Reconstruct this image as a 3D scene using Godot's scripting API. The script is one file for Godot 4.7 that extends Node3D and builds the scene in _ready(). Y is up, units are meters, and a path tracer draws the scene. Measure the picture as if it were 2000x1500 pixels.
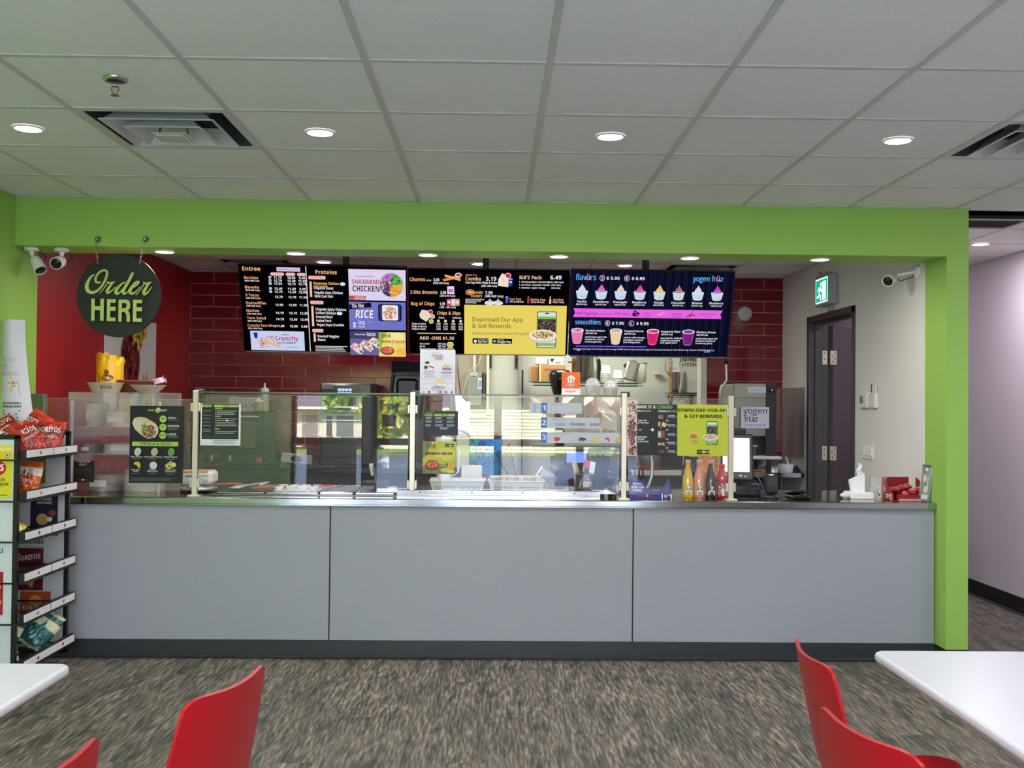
extends Node3D
# A fast-food counter seen from the dining room: green portal, red tiled kitchen wall, menu screens, sneeze guard.
# Metres, y up, floor at y = 0, the counter runs along x; the camera stands at the origin looking towards -z.

class Mb:
	# collects shapes for one mesh
	var st := SurfaceTool.new()
	var x := Transform3D()
	var g := 0
	var c := Color.WHITE
	func _init():
		st.begin(Mesh.PRIMITIVE_TRIANGLES)
	func smooth():
		g += 1
		st.set_smooth_group(g)
	func v(p: Vector3):
		st.set_color(c)
		st.add_vertex(x * p)
	func tri(a, b, d):
		v(a); v(b); v(d)
	func quad(a, b, d, e):
		v(a); v(b); v(d); v(a); v(d); v(e)
	func face(pts: Array, out: Vector3):
		# flat convex polygon whose front looks along out
		st.set_smooth_group(-1)
		var nn: Vector3 = (pts[2] - pts[0]).cross(pts[1] - pts[0])
		if nn.dot(out) < 0:
			pts = pts.duplicate()
			pts.reverse()
		for i in range(1, pts.size() - 1):
			tri(pts[0], pts[i], pts[i + 1])
	func box(o: Vector3, s: Vector3, b := 0.0):
		var h := s * 0.5
		b = minf(b, minf(h.x, minf(h.y, h.z)) * 0.95)
		for i in 3:
			var j := (i + 1) % 3
			var k := (i + 2) % 3
			for sg in [-1.0, 1.0]:
				var pts := []
				for q in [[-1, -1], [1, -1], [1, 1], [-1, 1]]:
					var p := Vector3.ZERO
					p[i] = sg * h[i]
					p[j] = q[0] * (h[j] - b)
					p[k] = q[1] * (h[k] - b)
					pts.append(o + p)
				var n := Vector3.ZERO
				n[i] = sg
				face(pts, n)
				if b > 0:
					for s2 in [-1.0, 1.0]:
						var e := []
						for q in [[-1, 0], [1, 0], [1, 1], [-1, 1]]:
							var p := Vector3.ZERO
							p[k] = q[0] * (h[k] - b)
							p[i] = sg * (h[i] - (b if q[1] else 0.0))
							p[j] = s2 * (h[j] - (0.0 if q[1] else b))
							e.append(o + p)
						var n2 := Vector3.ZERO
						n2[i] = sg
						n2[j] = s2
						face(e, n2)
		if b > 0:
			for sx in [-1, 1]:
				for sy in [-1, 1]:
					for sz in [-1, 1]:
						var s3 := Vector3(sx, sy, sz)
						face([o + s3 * (h - Vector3(0, b, b)), o + s3 * (h - Vector3(b, 0, b)), o + s3 * (h - Vector3(b, b, 0))], s3)
	func bx(x0, x1, y0, y1, z0, z1, b := 0.0):
		box(Vector3((x0 + x1) * 0.5, (y0 + y1) * 0.5, (z0 + z1) * 0.5), Vector3(absf(x1 - x0), absf(y1 - y0), absf(z1 - z0)), b)
	func lathe(pr: Array, seg := 24, at := Transform3D(), sx := 1.0, sz := 1.0):
		# pr: [radius, height] going up along the outside
		var keep := x
		x = x * at
		smooth()
		for i in pr.size() - 1:
			if i and (pr[i][0] == pr[i - 1][0] and pr[i][1] == pr[i - 1][1]):
				continue
			if pr[i].size() > 2:
				smooth()
			for k in seg:
				var a0 := TAU * k / seg
				var a1 := TAU * (k + 1) / seg
				var d0 := Vector3(cos(a0) * sx, 0, sin(a0) * sz)
				var d1 := Vector3(cos(a1) * sx, 0, sin(a1) * sz)
				var p0 = d0 * pr[i][0] + Vector3(0, pr[i][1], 0)
				var p1 = d1 * pr[i][0] + Vector3(0, pr[i][1], 0)
				var q0 = d0 * pr[i + 1][0] + Vector3(0, pr[i + 1][1], 0)
				var q1 = d1 * pr[i + 1][0] + Vector3(0, pr[i + 1][1], 0)
				if pr[i][0] > 0:
					tri(p0, p1, q1)
				if pr[i + 1][0] > 0:
					tri(p0, q1, q0)
		x = keep
	func cyl(p: Vector3, q: Vector3, r0: float, r1 := -1.0, seg := 14, b := 0.0):
		if r1 < 0: r1 = r0
		var l := (q - p).length()
		var pr := [[0.0, 0.0], [r0 - b, 0.0]]
		if b > 0: pr += [[r0, b, 1], [r1, l - b], [r1 - b, l, 1]]
		else: pr += [[r0, 0.0], [r0, 0.0, 1], [r1, l]]
		pr.append([r1 - b, l, 1])
		pr.append([0.0, l])
		lathe(pr, seg, Transform3D(basis_y(q - p), p))
	static func basis_y(d: Vector3) -> Basis:
		var y := d.normalized()
		var a := Vector3.RIGHT if absf(y.x) < 0.9 else Vector3.BACK
		var z := a.cross(y).normalized()
		return Basis(y.cross(z), y, z)
	func tube(pts: Array, r: float, seg := 8, closed := false):
		smooth()
		var n := pts.size()
		var rings := []
		var up := Vector3.ZERO
		for i in n:
			var d: Vector3
			if closed: d = pts[(i + 1) % n] - pts[(i + n - 1) % n]
			else: d = pts[mini(i + 1, n - 1)] - pts[maxi(i - 1, 0)]
			d = d.normalized()
			if up == Vector3.ZERO: up = basis_y(d).x
			up = (up - d * up.dot(d)).normalized()
			var w := d.cross(up)
			var ring := []
			for k in seg:
				var a := TAU * k / seg
				ring.append(pts[i] + (up * cos(a) + w * sin(a)) * r)
			rings.append(ring)
		for i in (n if closed else n - 1):
			var A = rings[i]
			var B = rings[(i + 1) % n]
			for k in seg:
				var k1 := (k + 1) % seg
				tri(A[k], B[k1], A[k1])
				tri(A[k], B[k], B[k1])
		if not closed:
			face(rings[0], pts[0] - pts[1])
			face(rings[n - 1], pts[n - 1] - pts[n - 2])
	func prism(poly: PackedVector2Array, z0: float, z1: float):
		# outline in x, y drawn out from z0 to z1
		var t := Geometry2D.triangulate_polygon(poly)
		for i in range(0, t.size(), 3):
			for z in [z0, z1]:
				var q := []
				for k in 3: q.append(Vector3(poly[t[i + k]].x, poly[t[i + k]].y, z))
				face(q, Vector3(0, 0, (z - (z0 + z1) * 0.5)))
		var cw := 1.0 if Geometry2D.is_polygon_clockwise(poly) else -1.0
		for i in poly.size():
			var a := poly[i]
			var b := poly[(i + 1) % poly.size()]
			var n := Vector3(-(b - a).y, (b - a).x, 0) * cw
			if n.length() > 1e-7:
				face([Vector3(a.x, a.y, z0), Vector3(b.x, b.y, z0), Vector3(b.x, b.y, z1), Vector3(a.x, a.y, z1)], n)
	func sheet(nu: int, nv: int, f: Callable, flip := false, cf = null):
		# smooth surface f(u, v), u and v from 0 to 1
		smooth()
		for j in nv:
			for i in nu:
				var uv := [Vector2(i, j), Vector2(i + 1, j), Vector2(i + 1, j + 1), Vector2(i, j + 1)]
				var p := []
				for q in uv:
					p.append(f.call(q.x / nu, q.y / nv))
				var order := [0, 1, 2, 0, 2, 3] if flip else [0, 2, 1, 0, 3, 2]
				for k in order:
					if cf != null: c = cf.call(uv[k].x / nu, uv[k].y / nv)
					v(p[k])
	func shell(nu: int, nv: int, f: Callable, th: float):
		# a sheet with thickness and closed rims
		var e := 0.002
		var back := func(u, w):
			var n: Vector3 = (f.call(minf(u + e, 1.0), w) - f.call(maxf(u - e, 0.0), w)).cross(f.call(u, minf(w + e, 1.0)) - f.call(u, maxf(w - e, 0.0)))
			return f.call(u, w) - n.normalized() * th
		sheet(nu, nv, f)
		sheet(nu, nv, back, true)
		sheet(nu, 1, func(u, w): return f.call(u, 0.0).lerp(back.call(u, 0.0), w), true)
		sheet(nu, 1, func(u, w): return f.call(u, 1.0).lerp(back.call(u, 1.0), w))
		sheet(1, nv, func(u, w): return back.call(0.0, w).lerp(f.call(0.0, w), u))
		sheet(1, nv, func(u, w): return f.call(1.0, w).lerp(back.call(1.0, w), u))
	func mesh() -> ArrayMesh:
		st.generate_normals()
		return st.commit()

class Art:
	# flat print: shapes laid out in design units (x right, y down) on a sheet of w by h metres centred on the origin, facing +z
	var b := Mb.new()
	var dw: float
	var dh: float
	var w: float
	var h: float
	var z := 0.0
	var warp = null
	static var fonts := {}
	func _init(W: float, H: float, DW: float, DH: float):
		w = W; h = H; dw = DW; dh = DH
	func P(px, py) -> Vector3:
		var p := Vector3((px / dw - 0.5) * w, (0.5 - py / dh) * h, z)
		if warp != null: p.z += warp.call(p.x, p.y)
		return p
	func up():
		z += 0.00012
	func poly(pts: Array, col: Color):
		up()
		b.c = col
		var pv := PackedVector2Array()
		for q in pts: pv.append(Vector2(q[0], q[1]))
		var t := Geometry2D.triangulate_polygon(pv)
		for i in range(0, t.size(), 3):
			b.face([P(pv[t[i]].x, pv[t[i]].y), P(pv[t[i + 1]].x, pv[t[i + 1]].y), P(pv[t[i + 2]].x, pv[t[i + 2]].y)], Vector3.BACK)
	func rect(x0, y0, x1, y1, col: Color):
		up()
		b.c = col
		b.face([P(x0, y0), P(x1, y0), P(x1, y1), P(x0, y1)], Vector3.BACK)
	func rrect(x0, y0, x1, y1, r, col: Color):
		var pts := []
		for q in [[x1 - r, y0 + r, -90], [x1 - r, y1 - r, 0], [x0 + r, y1 - r, 90], [x0 + r, y0 + r, 180]]:
			for k in 5:
				var a := deg_to_rad(q[2] + k * 22.5)
				pts.append([q[0] + cos(a) * r, q[1] + sin(a) * r])
		poly(pts, col)
	func oval(cx, cy, rx, ry, col: Color, a0 := 0.0, a1 := 360.0, rot := 0.0):
		up()
		b.c = col
		var n := 22
		for k in n:
			var pp := []
			for a in [a0 + (a1 - a0) * k / n, a0 + (a1 - a0) * (k + 1) / n]:
				var q := Vector2(cos(deg_to_rad(a)) * rx, sin(deg_to_rad(a)) * ry).rotated(deg_to_rad(rot))
				pp.append(P(cx + q.x, cy + q.y))
			b.face([P(cx, cy), pp[0], pp[1]], Vector3.BACK)
	func line(pts: Array, lw: float, col: Color):
		up()
		b.c = col
		for i in pts.size() - 1:
			z += 0.000002
			var a := Vector2(pts[i][0], pts[i][1])
			var e := Vector2(pts[i + 1][0], pts[i + 1][1])
			var w0: float = pts[i][2] if pts[i].size() > 2 else 1.0
			var w1: float = pts[i + 1][2] if pts[i + 1].size() > 2 else 1.0
			var n := (e - a).orthogonal().normalized() * lw * 0.5
			b.face([P(a.x + n.x * w0, a.y + n.y * w0), P(e.x + n.x * w1, e.y + n.y * w1), P(e.x - n.x * w1, e.y - n.y * w1), P(a.x - n.x * w0, a.y - n.y * w0)], Vector3.BACK)
	func bars(x0, y0, x1, n: int, dy, lw, col: Color):
		# lines of print too small to read
		for i in n:
			rect(x0, y0 + i * dy, x1 - (x1 - x0) * 0.13 * ((i * 7) % 4) / 3.0, y0 + i * dy + lw, col)
	func specks(cx, cy, rx, ry, n: int, r, cols: Array, sd := 1):
		var rg := RandomNumberGenerator.new()
		rg.seed = sd * 7919 + 13
		for i in n:
			var a := rg.randf() * TAU
			var d := sqrt(rg.randf())
			var px = cx + cos(a) * d * rx
			var py = cy + sin(a) * d * ry
			var t := rg.randf() * TAU
			var l = r * rg.randf_range(0.6, 1.5)
			poly([[px + cos(t) * l, py + sin(t) * l], [px + cos(t + 1.9) * l * 0.7, py + sin(t + 1.9) * l * 0.7], [px - cos(t) * l, py - sin(t) * l], [px + cos(t - 1.6) * l * 0.6, py + sin(t - 1.6) * l * 0.6]], cols[rg.randi() % cols.size()])
	func text(s: String, px, py, size, col: Color, o := {}):
		# px, py: left (or middle, or right) end of the baseline; size in design units along y; o.w stretches to that width
		up()
		b.c = col
		var key: String = o.get("f", "Droid Sans") + str(o.get("b", 1)) + str(o.get("i", 0))
		if not fonts.has(key):
			var sf := SystemFont.new()
			sf.font_names = PackedStringArray([o.get("f", "Droid Sans")])
			sf.font_weight = 700 if o.get("b", 1) else 400
			sf.font_italic = o.get("i", 0) == 1
			fonts[key] = sf
		var t := TextMesh.new()
		t.font = fonts[key]
		t.font_size = 64
		t.pixel_size = 1.0 / 64
		t.depth = 0.0
		t.curve_step = 6.0
		t.horizontal_alignment = HORIZONTAL_ALIGNMENT_LEFT
		t.vertical_alignment = VERTICAL_ALIGNMENT_TOP
		t.text = s
		if t.get_surface_count() == 0: return
		var va: PackedVector3Array = t.surface_get_arrays(0)[Mesh.ARRAY_VERTEX]
		var base: float = -fonts[key].get_ascent(64) / 64.0
		var lo := 1e9
		var hi := -1e9
		for q in va:
			lo = minf(lo, q.x); hi = maxf(hi, q.x)
		var ky = size
		var kx = size * (h / dh) / (w / dw)
		if o.has("w"): kx = o.w / (hi - lo)
		var off = {"l": 0.0, "c": -0.5, "r": -1.0}[o.get("a", "l")] * (hi - lo) * kx
		var rot := deg_to_rad(o.get("r", 0.0))
		var sk: float = o.get("sk", 0.0)
		b.st.set_smooth_group(-1)
		var fat: Array = [[0.0, 0.0]]
		if o.get("fat", 0.0) > 0.0: fat = [[-o.fat, 0.0], [o.fat, 0.0]]
		for ft in fat:
			for i in range(0, va.size(), 3):
				for k in 3:
					var q := va[i + k]
					var yy: float = (q.y - base)
					var d := Vector2(off + (q.x - lo + yy * sk) * kx + ft[0], -yy * ky).rotated(rot)
					b.v(P(px + d.x, py + d.y))

var mats := {}
var rng := RandomNumberGenerator.new()

func C(r, g, b) -> Color:
	return Color(r / 255.0, g / 255.0, b / 255.0)

func mat(col: Color, rough := 0.6, o := {}) -> StandardMaterial3D:
	var key := str([col, rough, o])
	if mats.has(key): return mats[key]
	var m := StandardMaterial3D.new()
	m.albedo_color = col
	m.roughness = rough
	m.metallic = o.get("metal", 0.0)
	if o.has("spec"): m.metallic_specular = o.spec
	if o.get("vc", false):
		m.vertex_color_use_as_albedo = true
		m.vertex_color_is_srgb = true
	if o.get("unlit", false): m.shading_mode = BaseMaterial3D.SHADING_MODE_UNSHADED
	if o.has("emit"):
		m.emission_enabled = true
		m.emission = o.get("ecol", col)
		m.emission_energy_multiplier = o.emit
	if col.a < 1.0: m.transparency = BaseMaterial3D.TRANSPARENCY_ALPHA
	if o.has("coat"):
		m.clearcoat_enabled = true
		m.clearcoat = o.coat
		m.clearcoat_roughness = 0.08
	if o.has("tex"):
		m.albedo_texture = o.tex
		m.uv1_triplanar = true
		m.uv1_world_triplanar = o.get("world", true)
		m.uv1_scale = o.get("scale", Vector3.ONE)
		m.uv1_offset = o.get("off", Vector3.ZERO)
	if o.has("bump"):
		m.heightmap_enabled = true
		m.heightmap_texture = o.bump
		m.heightmap_scale = o.get("bscale", 0.1)
		m.uv1_triplanar = true
		m.uv1_world_triplanar = o.get("world", true)
		m.uv1_scale = o.get("scale", Vector3.ONE)
	if o.has("rtex"):
		m.roughness_texture = o.rtex
	if o.has("back"):
		m.backlight_enabled = true
		m.backlight = o.back
	m.cull_mode = BaseMaterial3D.CULL_DISABLED
	mats[key] = m
	return m

func tag(o: Node3D, label: String, cat: String, group := "", kind := ""):
	o.set_meta("label", label)
	o.set_meta("category", cat)
	if group: o.set_meta("group", group)
	if kind: o.set_meta("kind", kind)
	return o

var taken := {}
func numbered(n: String) -> String:
	if not taken.has(n):
		taken[n] = 0
		return n
	taken[n] += 1
	return "%s_%03d" % [n, taken[n]]

func thing(called: String, label: String, cat: String, at := Vector3.ZERO, turn := 0.0, group := "", kind := "") -> Node3D:
	var o := Node3D.new()
	o.name = numbered(called)
	o.position = at
	o.rotation.y = turn
	add_child(o)
	return tag(o, label, cat, group, kind)

func part(p: Node3D, called: String, m, ma: Material, at := Vector3.ZERO, label := "") -> MeshInstance3D:
	var o := MeshInstance3D.new()
	o.name = called
	o.mesh = m.mesh() if m is Mb else m
	o.material_override = ma
	o.position = at
	if label: o.set_meta("label", label)
	p.add_child(o, true)
	return o

func single(called: String, m, ma: Material, label: String, cat: String, at := Vector3.ZERO, turn := 0.0, group := "", kind := "") -> MeshInstance3D:
	var o := MeshInstance3D.new()
	o.name = numbered(called)
	o.mesh = m.mesh() if m is Mb else m
	o.material_override = ma
	o.position = at
	o.rotation.y = turn
	add_child(o)
	return tag(o, label, cat, group, kind)

func copy(src: Node3D, label: String, at: Vector3, turn := 0.0) -> Node3D:
	var o := src.duplicate()
	o.name = numbered(str(src.name).trim_suffix("_001"))
	add_child(o)
	o.position = at
	o.rotation.y = turn
	o.set_meta("label", label)
	return o

func box_mesh(s: Vector3, b := 0.0) -> Mb:
	var m := Mb.new()
	m.box(Vector3.ZERO, s, b)
	return m

func ink() -> StandardMaterial3D:
	return mat(Color.WHITE, 0.55, {"vc": true})

func glow(k := 1.0) -> StandardMaterial3D:
	return mat(Color(k, k, k), 1.0, {"vc": true, "unlit": true})

func board(p: Node3D, art: Art, col: Color, th := 0.003, called := "board", rough := 0.5) -> MeshInstance3D:
	# a sign's sheet with its print lying on the front
	var m := Mb.new()
	m.box(Vector3(0, 0, -th * 0.5 - 0.0003), Vector3(art.w, art.h, th), minf(th * 0.3, 0.001))
	part(p, called, m, mat(col, rough))
	return part(p, "print", art.b, ink())

func noise(freq: float, sd: int, oct := 3) -> FastNoiseLite:
	var n := FastNoiseLite.new()
	n.noise_type = FastNoiseLite.TYPE_SIMPLEX_SMOOTH
	n.frequency = freq
	n.seed = sd
	n.fractal_octaves = oct
	return n

const CEIL := 2.6
const LX := -2.69      # left wall
const RX := 2.562      # right kitchen wall and inner side of the pilaster
const CX := 3.82       # far wall of the side corridor
const HZ := -5.78      # front of the green portal
const HB := -6.07      # its back
const BZ := -9.09      # red tiled wall
const FZ := 1.7        # shop front
const TOP := 0.917     # counter top
const GX := -0.4361    # ceiling grid origin
const GZ := -3.3814
const T := 0.6096

func _ready():
	rng.seed = 5
	view()
	build_shell()
	build_ceiling()
	build_tiles()
	build_right_wall()
	build_shop_front()
	build_counter()
	build_guard()
	build_dining()
	build_screens()
	build_fittings()
	build_rack()
	build_counter_goods()
	build_signs()
	build_kitchen()
	build_back_room()
	build_outside()

func view():
	var cam := Camera3D.new()
	cam.name = "camera"
	cam.position = Vector3(0, 1.482, 0)
	cam.basis = Basis.from_euler(Vector3(0.0168, -0.0171, 0.0095))
	cam.fov = rad_to_deg(2.0 * atan(750.0 / 2005.8))
	cam.near = 0.05
	cam.far = 300.0
	add_child(cam)
	cam.current = true
	var env := Environment.new()
	env.background_mode = Environment.BG_SKY
	var sm := ProceduralSkyMaterial.new()
	sm.sky_top_color = Color(0.62, 0.72, 0.86)
	sm.sky_horizon_color = Color(0.88, 0.90, 0.93)
	sm.ground_bottom_color = Color(0.45, 0.46, 0.46)
	sm.ground_horizon_color = Color(0.75, 0.80, 0.85)
	sm.sky_energy_multiplier = 3.4
	sm.ground_energy_multiplier = 1.5
	var sky := Sky.new()
	sky.sky_material = sm
	env.sky = sky
	env.ambient_light_source = Environment.AMBIENT_SOURCE_SKY
	env.tonemap_mode = Environment.TONE_MAPPER_LINEAR
	env.tonemap_exposure = 1.35
	env.sdfgi_enabled = true
	env.ssao_enabled = true
	env.ssil_enabled = true
	var we := WorldEnvironment.new()
	we.name = "world"
	we.environment = env
	add_child(we)
	var sun := DirectionalLight3D.new()
	sun.name = "sun"
	sun.light_color = Color(1.0, 0.95, 0.86)
	sun.light_energy = 11.5
	sun.light_angular_distance = 0.6
	sun.shadow_enabled = true
	sun.rotation = Vector3(deg_to_rad(-42), deg_to_rad(200), 0)
	add_child(sun)

func area(p: Node3D, at: Vector3, s: float, e: float, col := Color(1.0, 0.98, 0.95), down := true) -> AreaLight3D:
	var l := AreaLight3D.new()
	l.name = "lamp_light"
	l.area_size = Vector2(s, s)
	l.light_energy = e
	l.light_color = col
	l.area_range = 20.0
	l.area_attenuation = 2.0
	l.shadow_enabled = true
	l.position = at
	if down: l.rotation.x = -PI / 2
	p.add_child(l, true)
	return l

var lamp_mesh := {}
func downlight(label: String, group: String, at: Vector3, r: float, e: float, col := Color(1.0, 0.98, 0.95)):
	var t := thing("downlight", label, "light", at, 0.0, group)
	if not lamp_mesh.has(r):
		var ring := Mb.new()
		ring.lathe([[r * 0.90, -0.004], [r * 0.93, -0.007], [r * 1.0, -0.006], [r * 1.06, 0.0]], 28)
		var disc := Mb.new()
		disc.lathe([[0.0, -0.0105], [r * 0.5, -0.0100], [r * 0.9, -0.0065]], 28)
		lamp_mesh[r] = [ring.mesh(), disc.mesh()]
	part(t, "trim_ring", lamp_mesh[r][0], mat(Color(0.92, 0.92, 0.92), 0.4))
	part(t, "lens", lamp_mesh[r][1], mat(Color(0.9, 0.9, 0.9), 0.4, {"emit": 5.0, "ecol": col}))
	area(t, Vector3(0, -0.014, 0), r * 1.5, e, col)

var green: StandardMaterial3D
var white_wall: StandardMaterial3D
var steel: StandardMaterial3D
var black: StandardMaterial3D
var wood: Array = []

func noise_tex(freq: float, sd: int, oct: int, ramp: Array, size := 512) -> NoiseTexture2D:
	var t := NoiseTexture2D.new()
	t.width = size
	t.height = size
	t.seamless = true
	t.noise = noise(freq, sd, oct)
	var g := Gradient.new()
	var off := PackedFloat32Array()
	var cols := PackedColorArray()
	for r in ramp:
		off.append(r[0])
		cols.append(r[1])
	g.offsets = off
	g.colors = cols
	t.color_ramp = g
	return t

func plain(called: String, m: Mb, ma: Material, label: String, cat: String):
	return single(called, m, ma, label, cat, Vector3.ZERO, 0.0, "", "structure")

func build_shell():
	var paint := noise_tex(0.06, 3, 3, [[0.0, Color(0.4, 0.4, 0.4)], [1.0, Color(0.6, 0.6, 0.6)]], 256)
	var bm := {"bump": paint, "bscale": 0.06, "scale": Vector3.ONE * 4.0}
	green = mat(C(150, 192, 86), 0.55, bm)
	white_wall = mat(C(222, 220, 219), 0.6, bm)
	steel = mat(Color(0.66, 0.66, 0.65), 0.13, {"metal": 1.0})
	black = mat(C(22, 23, 25), 0.5)
	var red := mat(C(164, 24, 32), 0.42, bm)
	# floor: vinyl planks laid along the room
	var fa := noise_tex(0.016, 11, 7, [[0.15, C(84, 77, 71)], [0.42, C(118, 110, 103)], [0.58, C(130, 123, 115)], [0.85, C(172, 164, 154)]], 1024)
	var fb := noise_tex(0.010, 23, 4, [[0.2, Color(0.70, 0.74, 0.74)], [0.5, Color(0.93, 0.93, 0.92)], [0.8, Color(1.0, 0.99, 0.97)]])
	for i in 6:
		var m := StandardMaterial3D.new()
		m.albedo_color = Color(1, 1, 1).darkened(0.05 * ((i * 5) % 6) / 5.0 + 0.02)
		m.albedo_texture = fa
		m.uv1_triplanar = true
		m.uv1_world_triplanar = true
		m.uv1_scale = Vector3(3.1, 3.1, 0.36)
		m.uv1_offset = Vector3(0.173 * i, 0, 0.31 * i)
		m.detail_enabled = true
		m.detail_albedo = fb
		m.detail_blend_mode = BaseMaterial3D.BLEND_MODE_MUL
		m.detail_uv_layer = BaseMaterial3D.DETAIL_UV_2
		m.uv2_triplanar = true
		m.uv2_world_triplanar = true
		m.uv2_scale = Vector3(1.9, 1.9, 0.34)
		m.uv2_offset = Vector3(0.41 * i, 0, 0.17 * i)
		m.roughness = 0.5
		m.metallic_specular = 0.4
		wood.append(m)
	var fl := thing("floor", "grey brown wood look vinyl plank floor before the counter", "floor", Vector3.ZERO, 0, "", "structure")
	var slab := Mb.new()
	slab.bx(LX - 0.15, CX + 0.15, -0.15, -0.0045, -14.2, FZ + 0.2)
	part(fl, "subfloor", slab, mat(C(40, 38, 36), 0.8))
	var rest := Mb.new()
	rest.bx(LX, CX, -0.0044, 0.0, -2.6, FZ)
	part(fl, "floor_covering", rest, wood[0])
	var kf := Mb.new()
	kf.bx(LX, 2.7, -0.0044, 0.0, -14.0, -6.4)
	part(fl, "kitchen_floor", kf, mat(C(120, 116, 112), 0.6))
	var pm := box_mesh(Vector3(0.1781, 0.0042, 1.2176), 0.0003).mesh()
	var px := LX + 0.09
	var k := 0
	while px < CX:
		var zz: float = -2.6 - 0.61 - [0.0, -0.43, -0.81, -0.2][k % 4]
		var first := true
		while zz > (-6.6 if px < 2.5 else -11.0):
			part(fl, "plank", pm, wood[rng.randi() % 6], Vector3(px, -0.0021, zz))
			zz -= 1.218
		px += 0.1785
		k += 1
	# walls
	var m := Mb.new()
	m.bx(LX - 0.15, LX, 0, 2.9, HB, FZ + 0.15)
	plain("wall_left", m, green, "lime green painted side wall behind the snack rack", "wall")
	m = Mb.new()
	m.bx(LX - 0.15, LX, 0, 2.9, -9.3, HB)
	plain("wall_kitchen_left", m, red, "bright red painted side wall of the kitchen", "wall")
	m = Mb.new()
	m.bx(LX, 2.688, 2.328, 2.9, HB, HZ)
	plain("wall_bulkhead", m, green, "lime green bulkhead over the serving counter", "wall")
	m = Mb.new()
	m.bx(RX, 2.688, 0, 2.328, HB, HZ)
	plain("wall_pillar", m, green, "lime green pillar at the right end of the serving counter", "wall")
	m = Mb.new()
	m.bx(CX, CX + 0.15, 0, 2.9, -14.2, FZ + 0.15)
	plain("wall_corridor", m, mat(C(214, 205, 212), 0.7, bm), "pale mauve grey wall of the side corridor", "wall")
	m = Mb.new()
	m.bx(LX - 0.15, CX + 0.15, 0, 2.9, -14.35, -14.2)
	plain("wall_far", m, white_wall, "plain white wall at the far end of the building", "wall")
	m = Mb.new()
	for s in [[0.1, 0.004, 0.0], [0.018, 0.012, 0.0]]:
		m.bx(CX - s[1], CX, 0, s[0], -14.2, FZ, 0.001)
	plain("baseboard_corridor", m, mat(C(26, 26, 29), 0.4), "black rubber base along the mauve corridor wall", "baseboard")
	m = Mb.new()
	m.bx(2.688, 2.694, 0, 0.104, HB, HZ, 0.001)
	m.bx(RX - 0.006, 2.694, 0, 0.104, HZ, HZ + 0.006, 0.001)
	m.bx(RX - 0.006, RX, 0, 0.104, HZ - 0.14, HZ + 0.006, 0.001)
	plain("baseboard_pillar", m, mat(C(26, 26, 29), 0.4), "black rubber base round the foot of the green pillar", "baseboard")

func ceiling_panel_mat() -> StandardMaterial3D:
	var sp := noise_tex(0.11, 7, 2, [[0.0, C(176, 172, 170)], [0.2, C(220, 217, 214)], [0.3, C(230, 227, 224)], [1.0, C(234, 231, 228)]])
	return mat(Color.WHITE, 0.85, {"tex": sp, "scale": Vector3.ONE * 2.2, "spec": 0.2})

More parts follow.
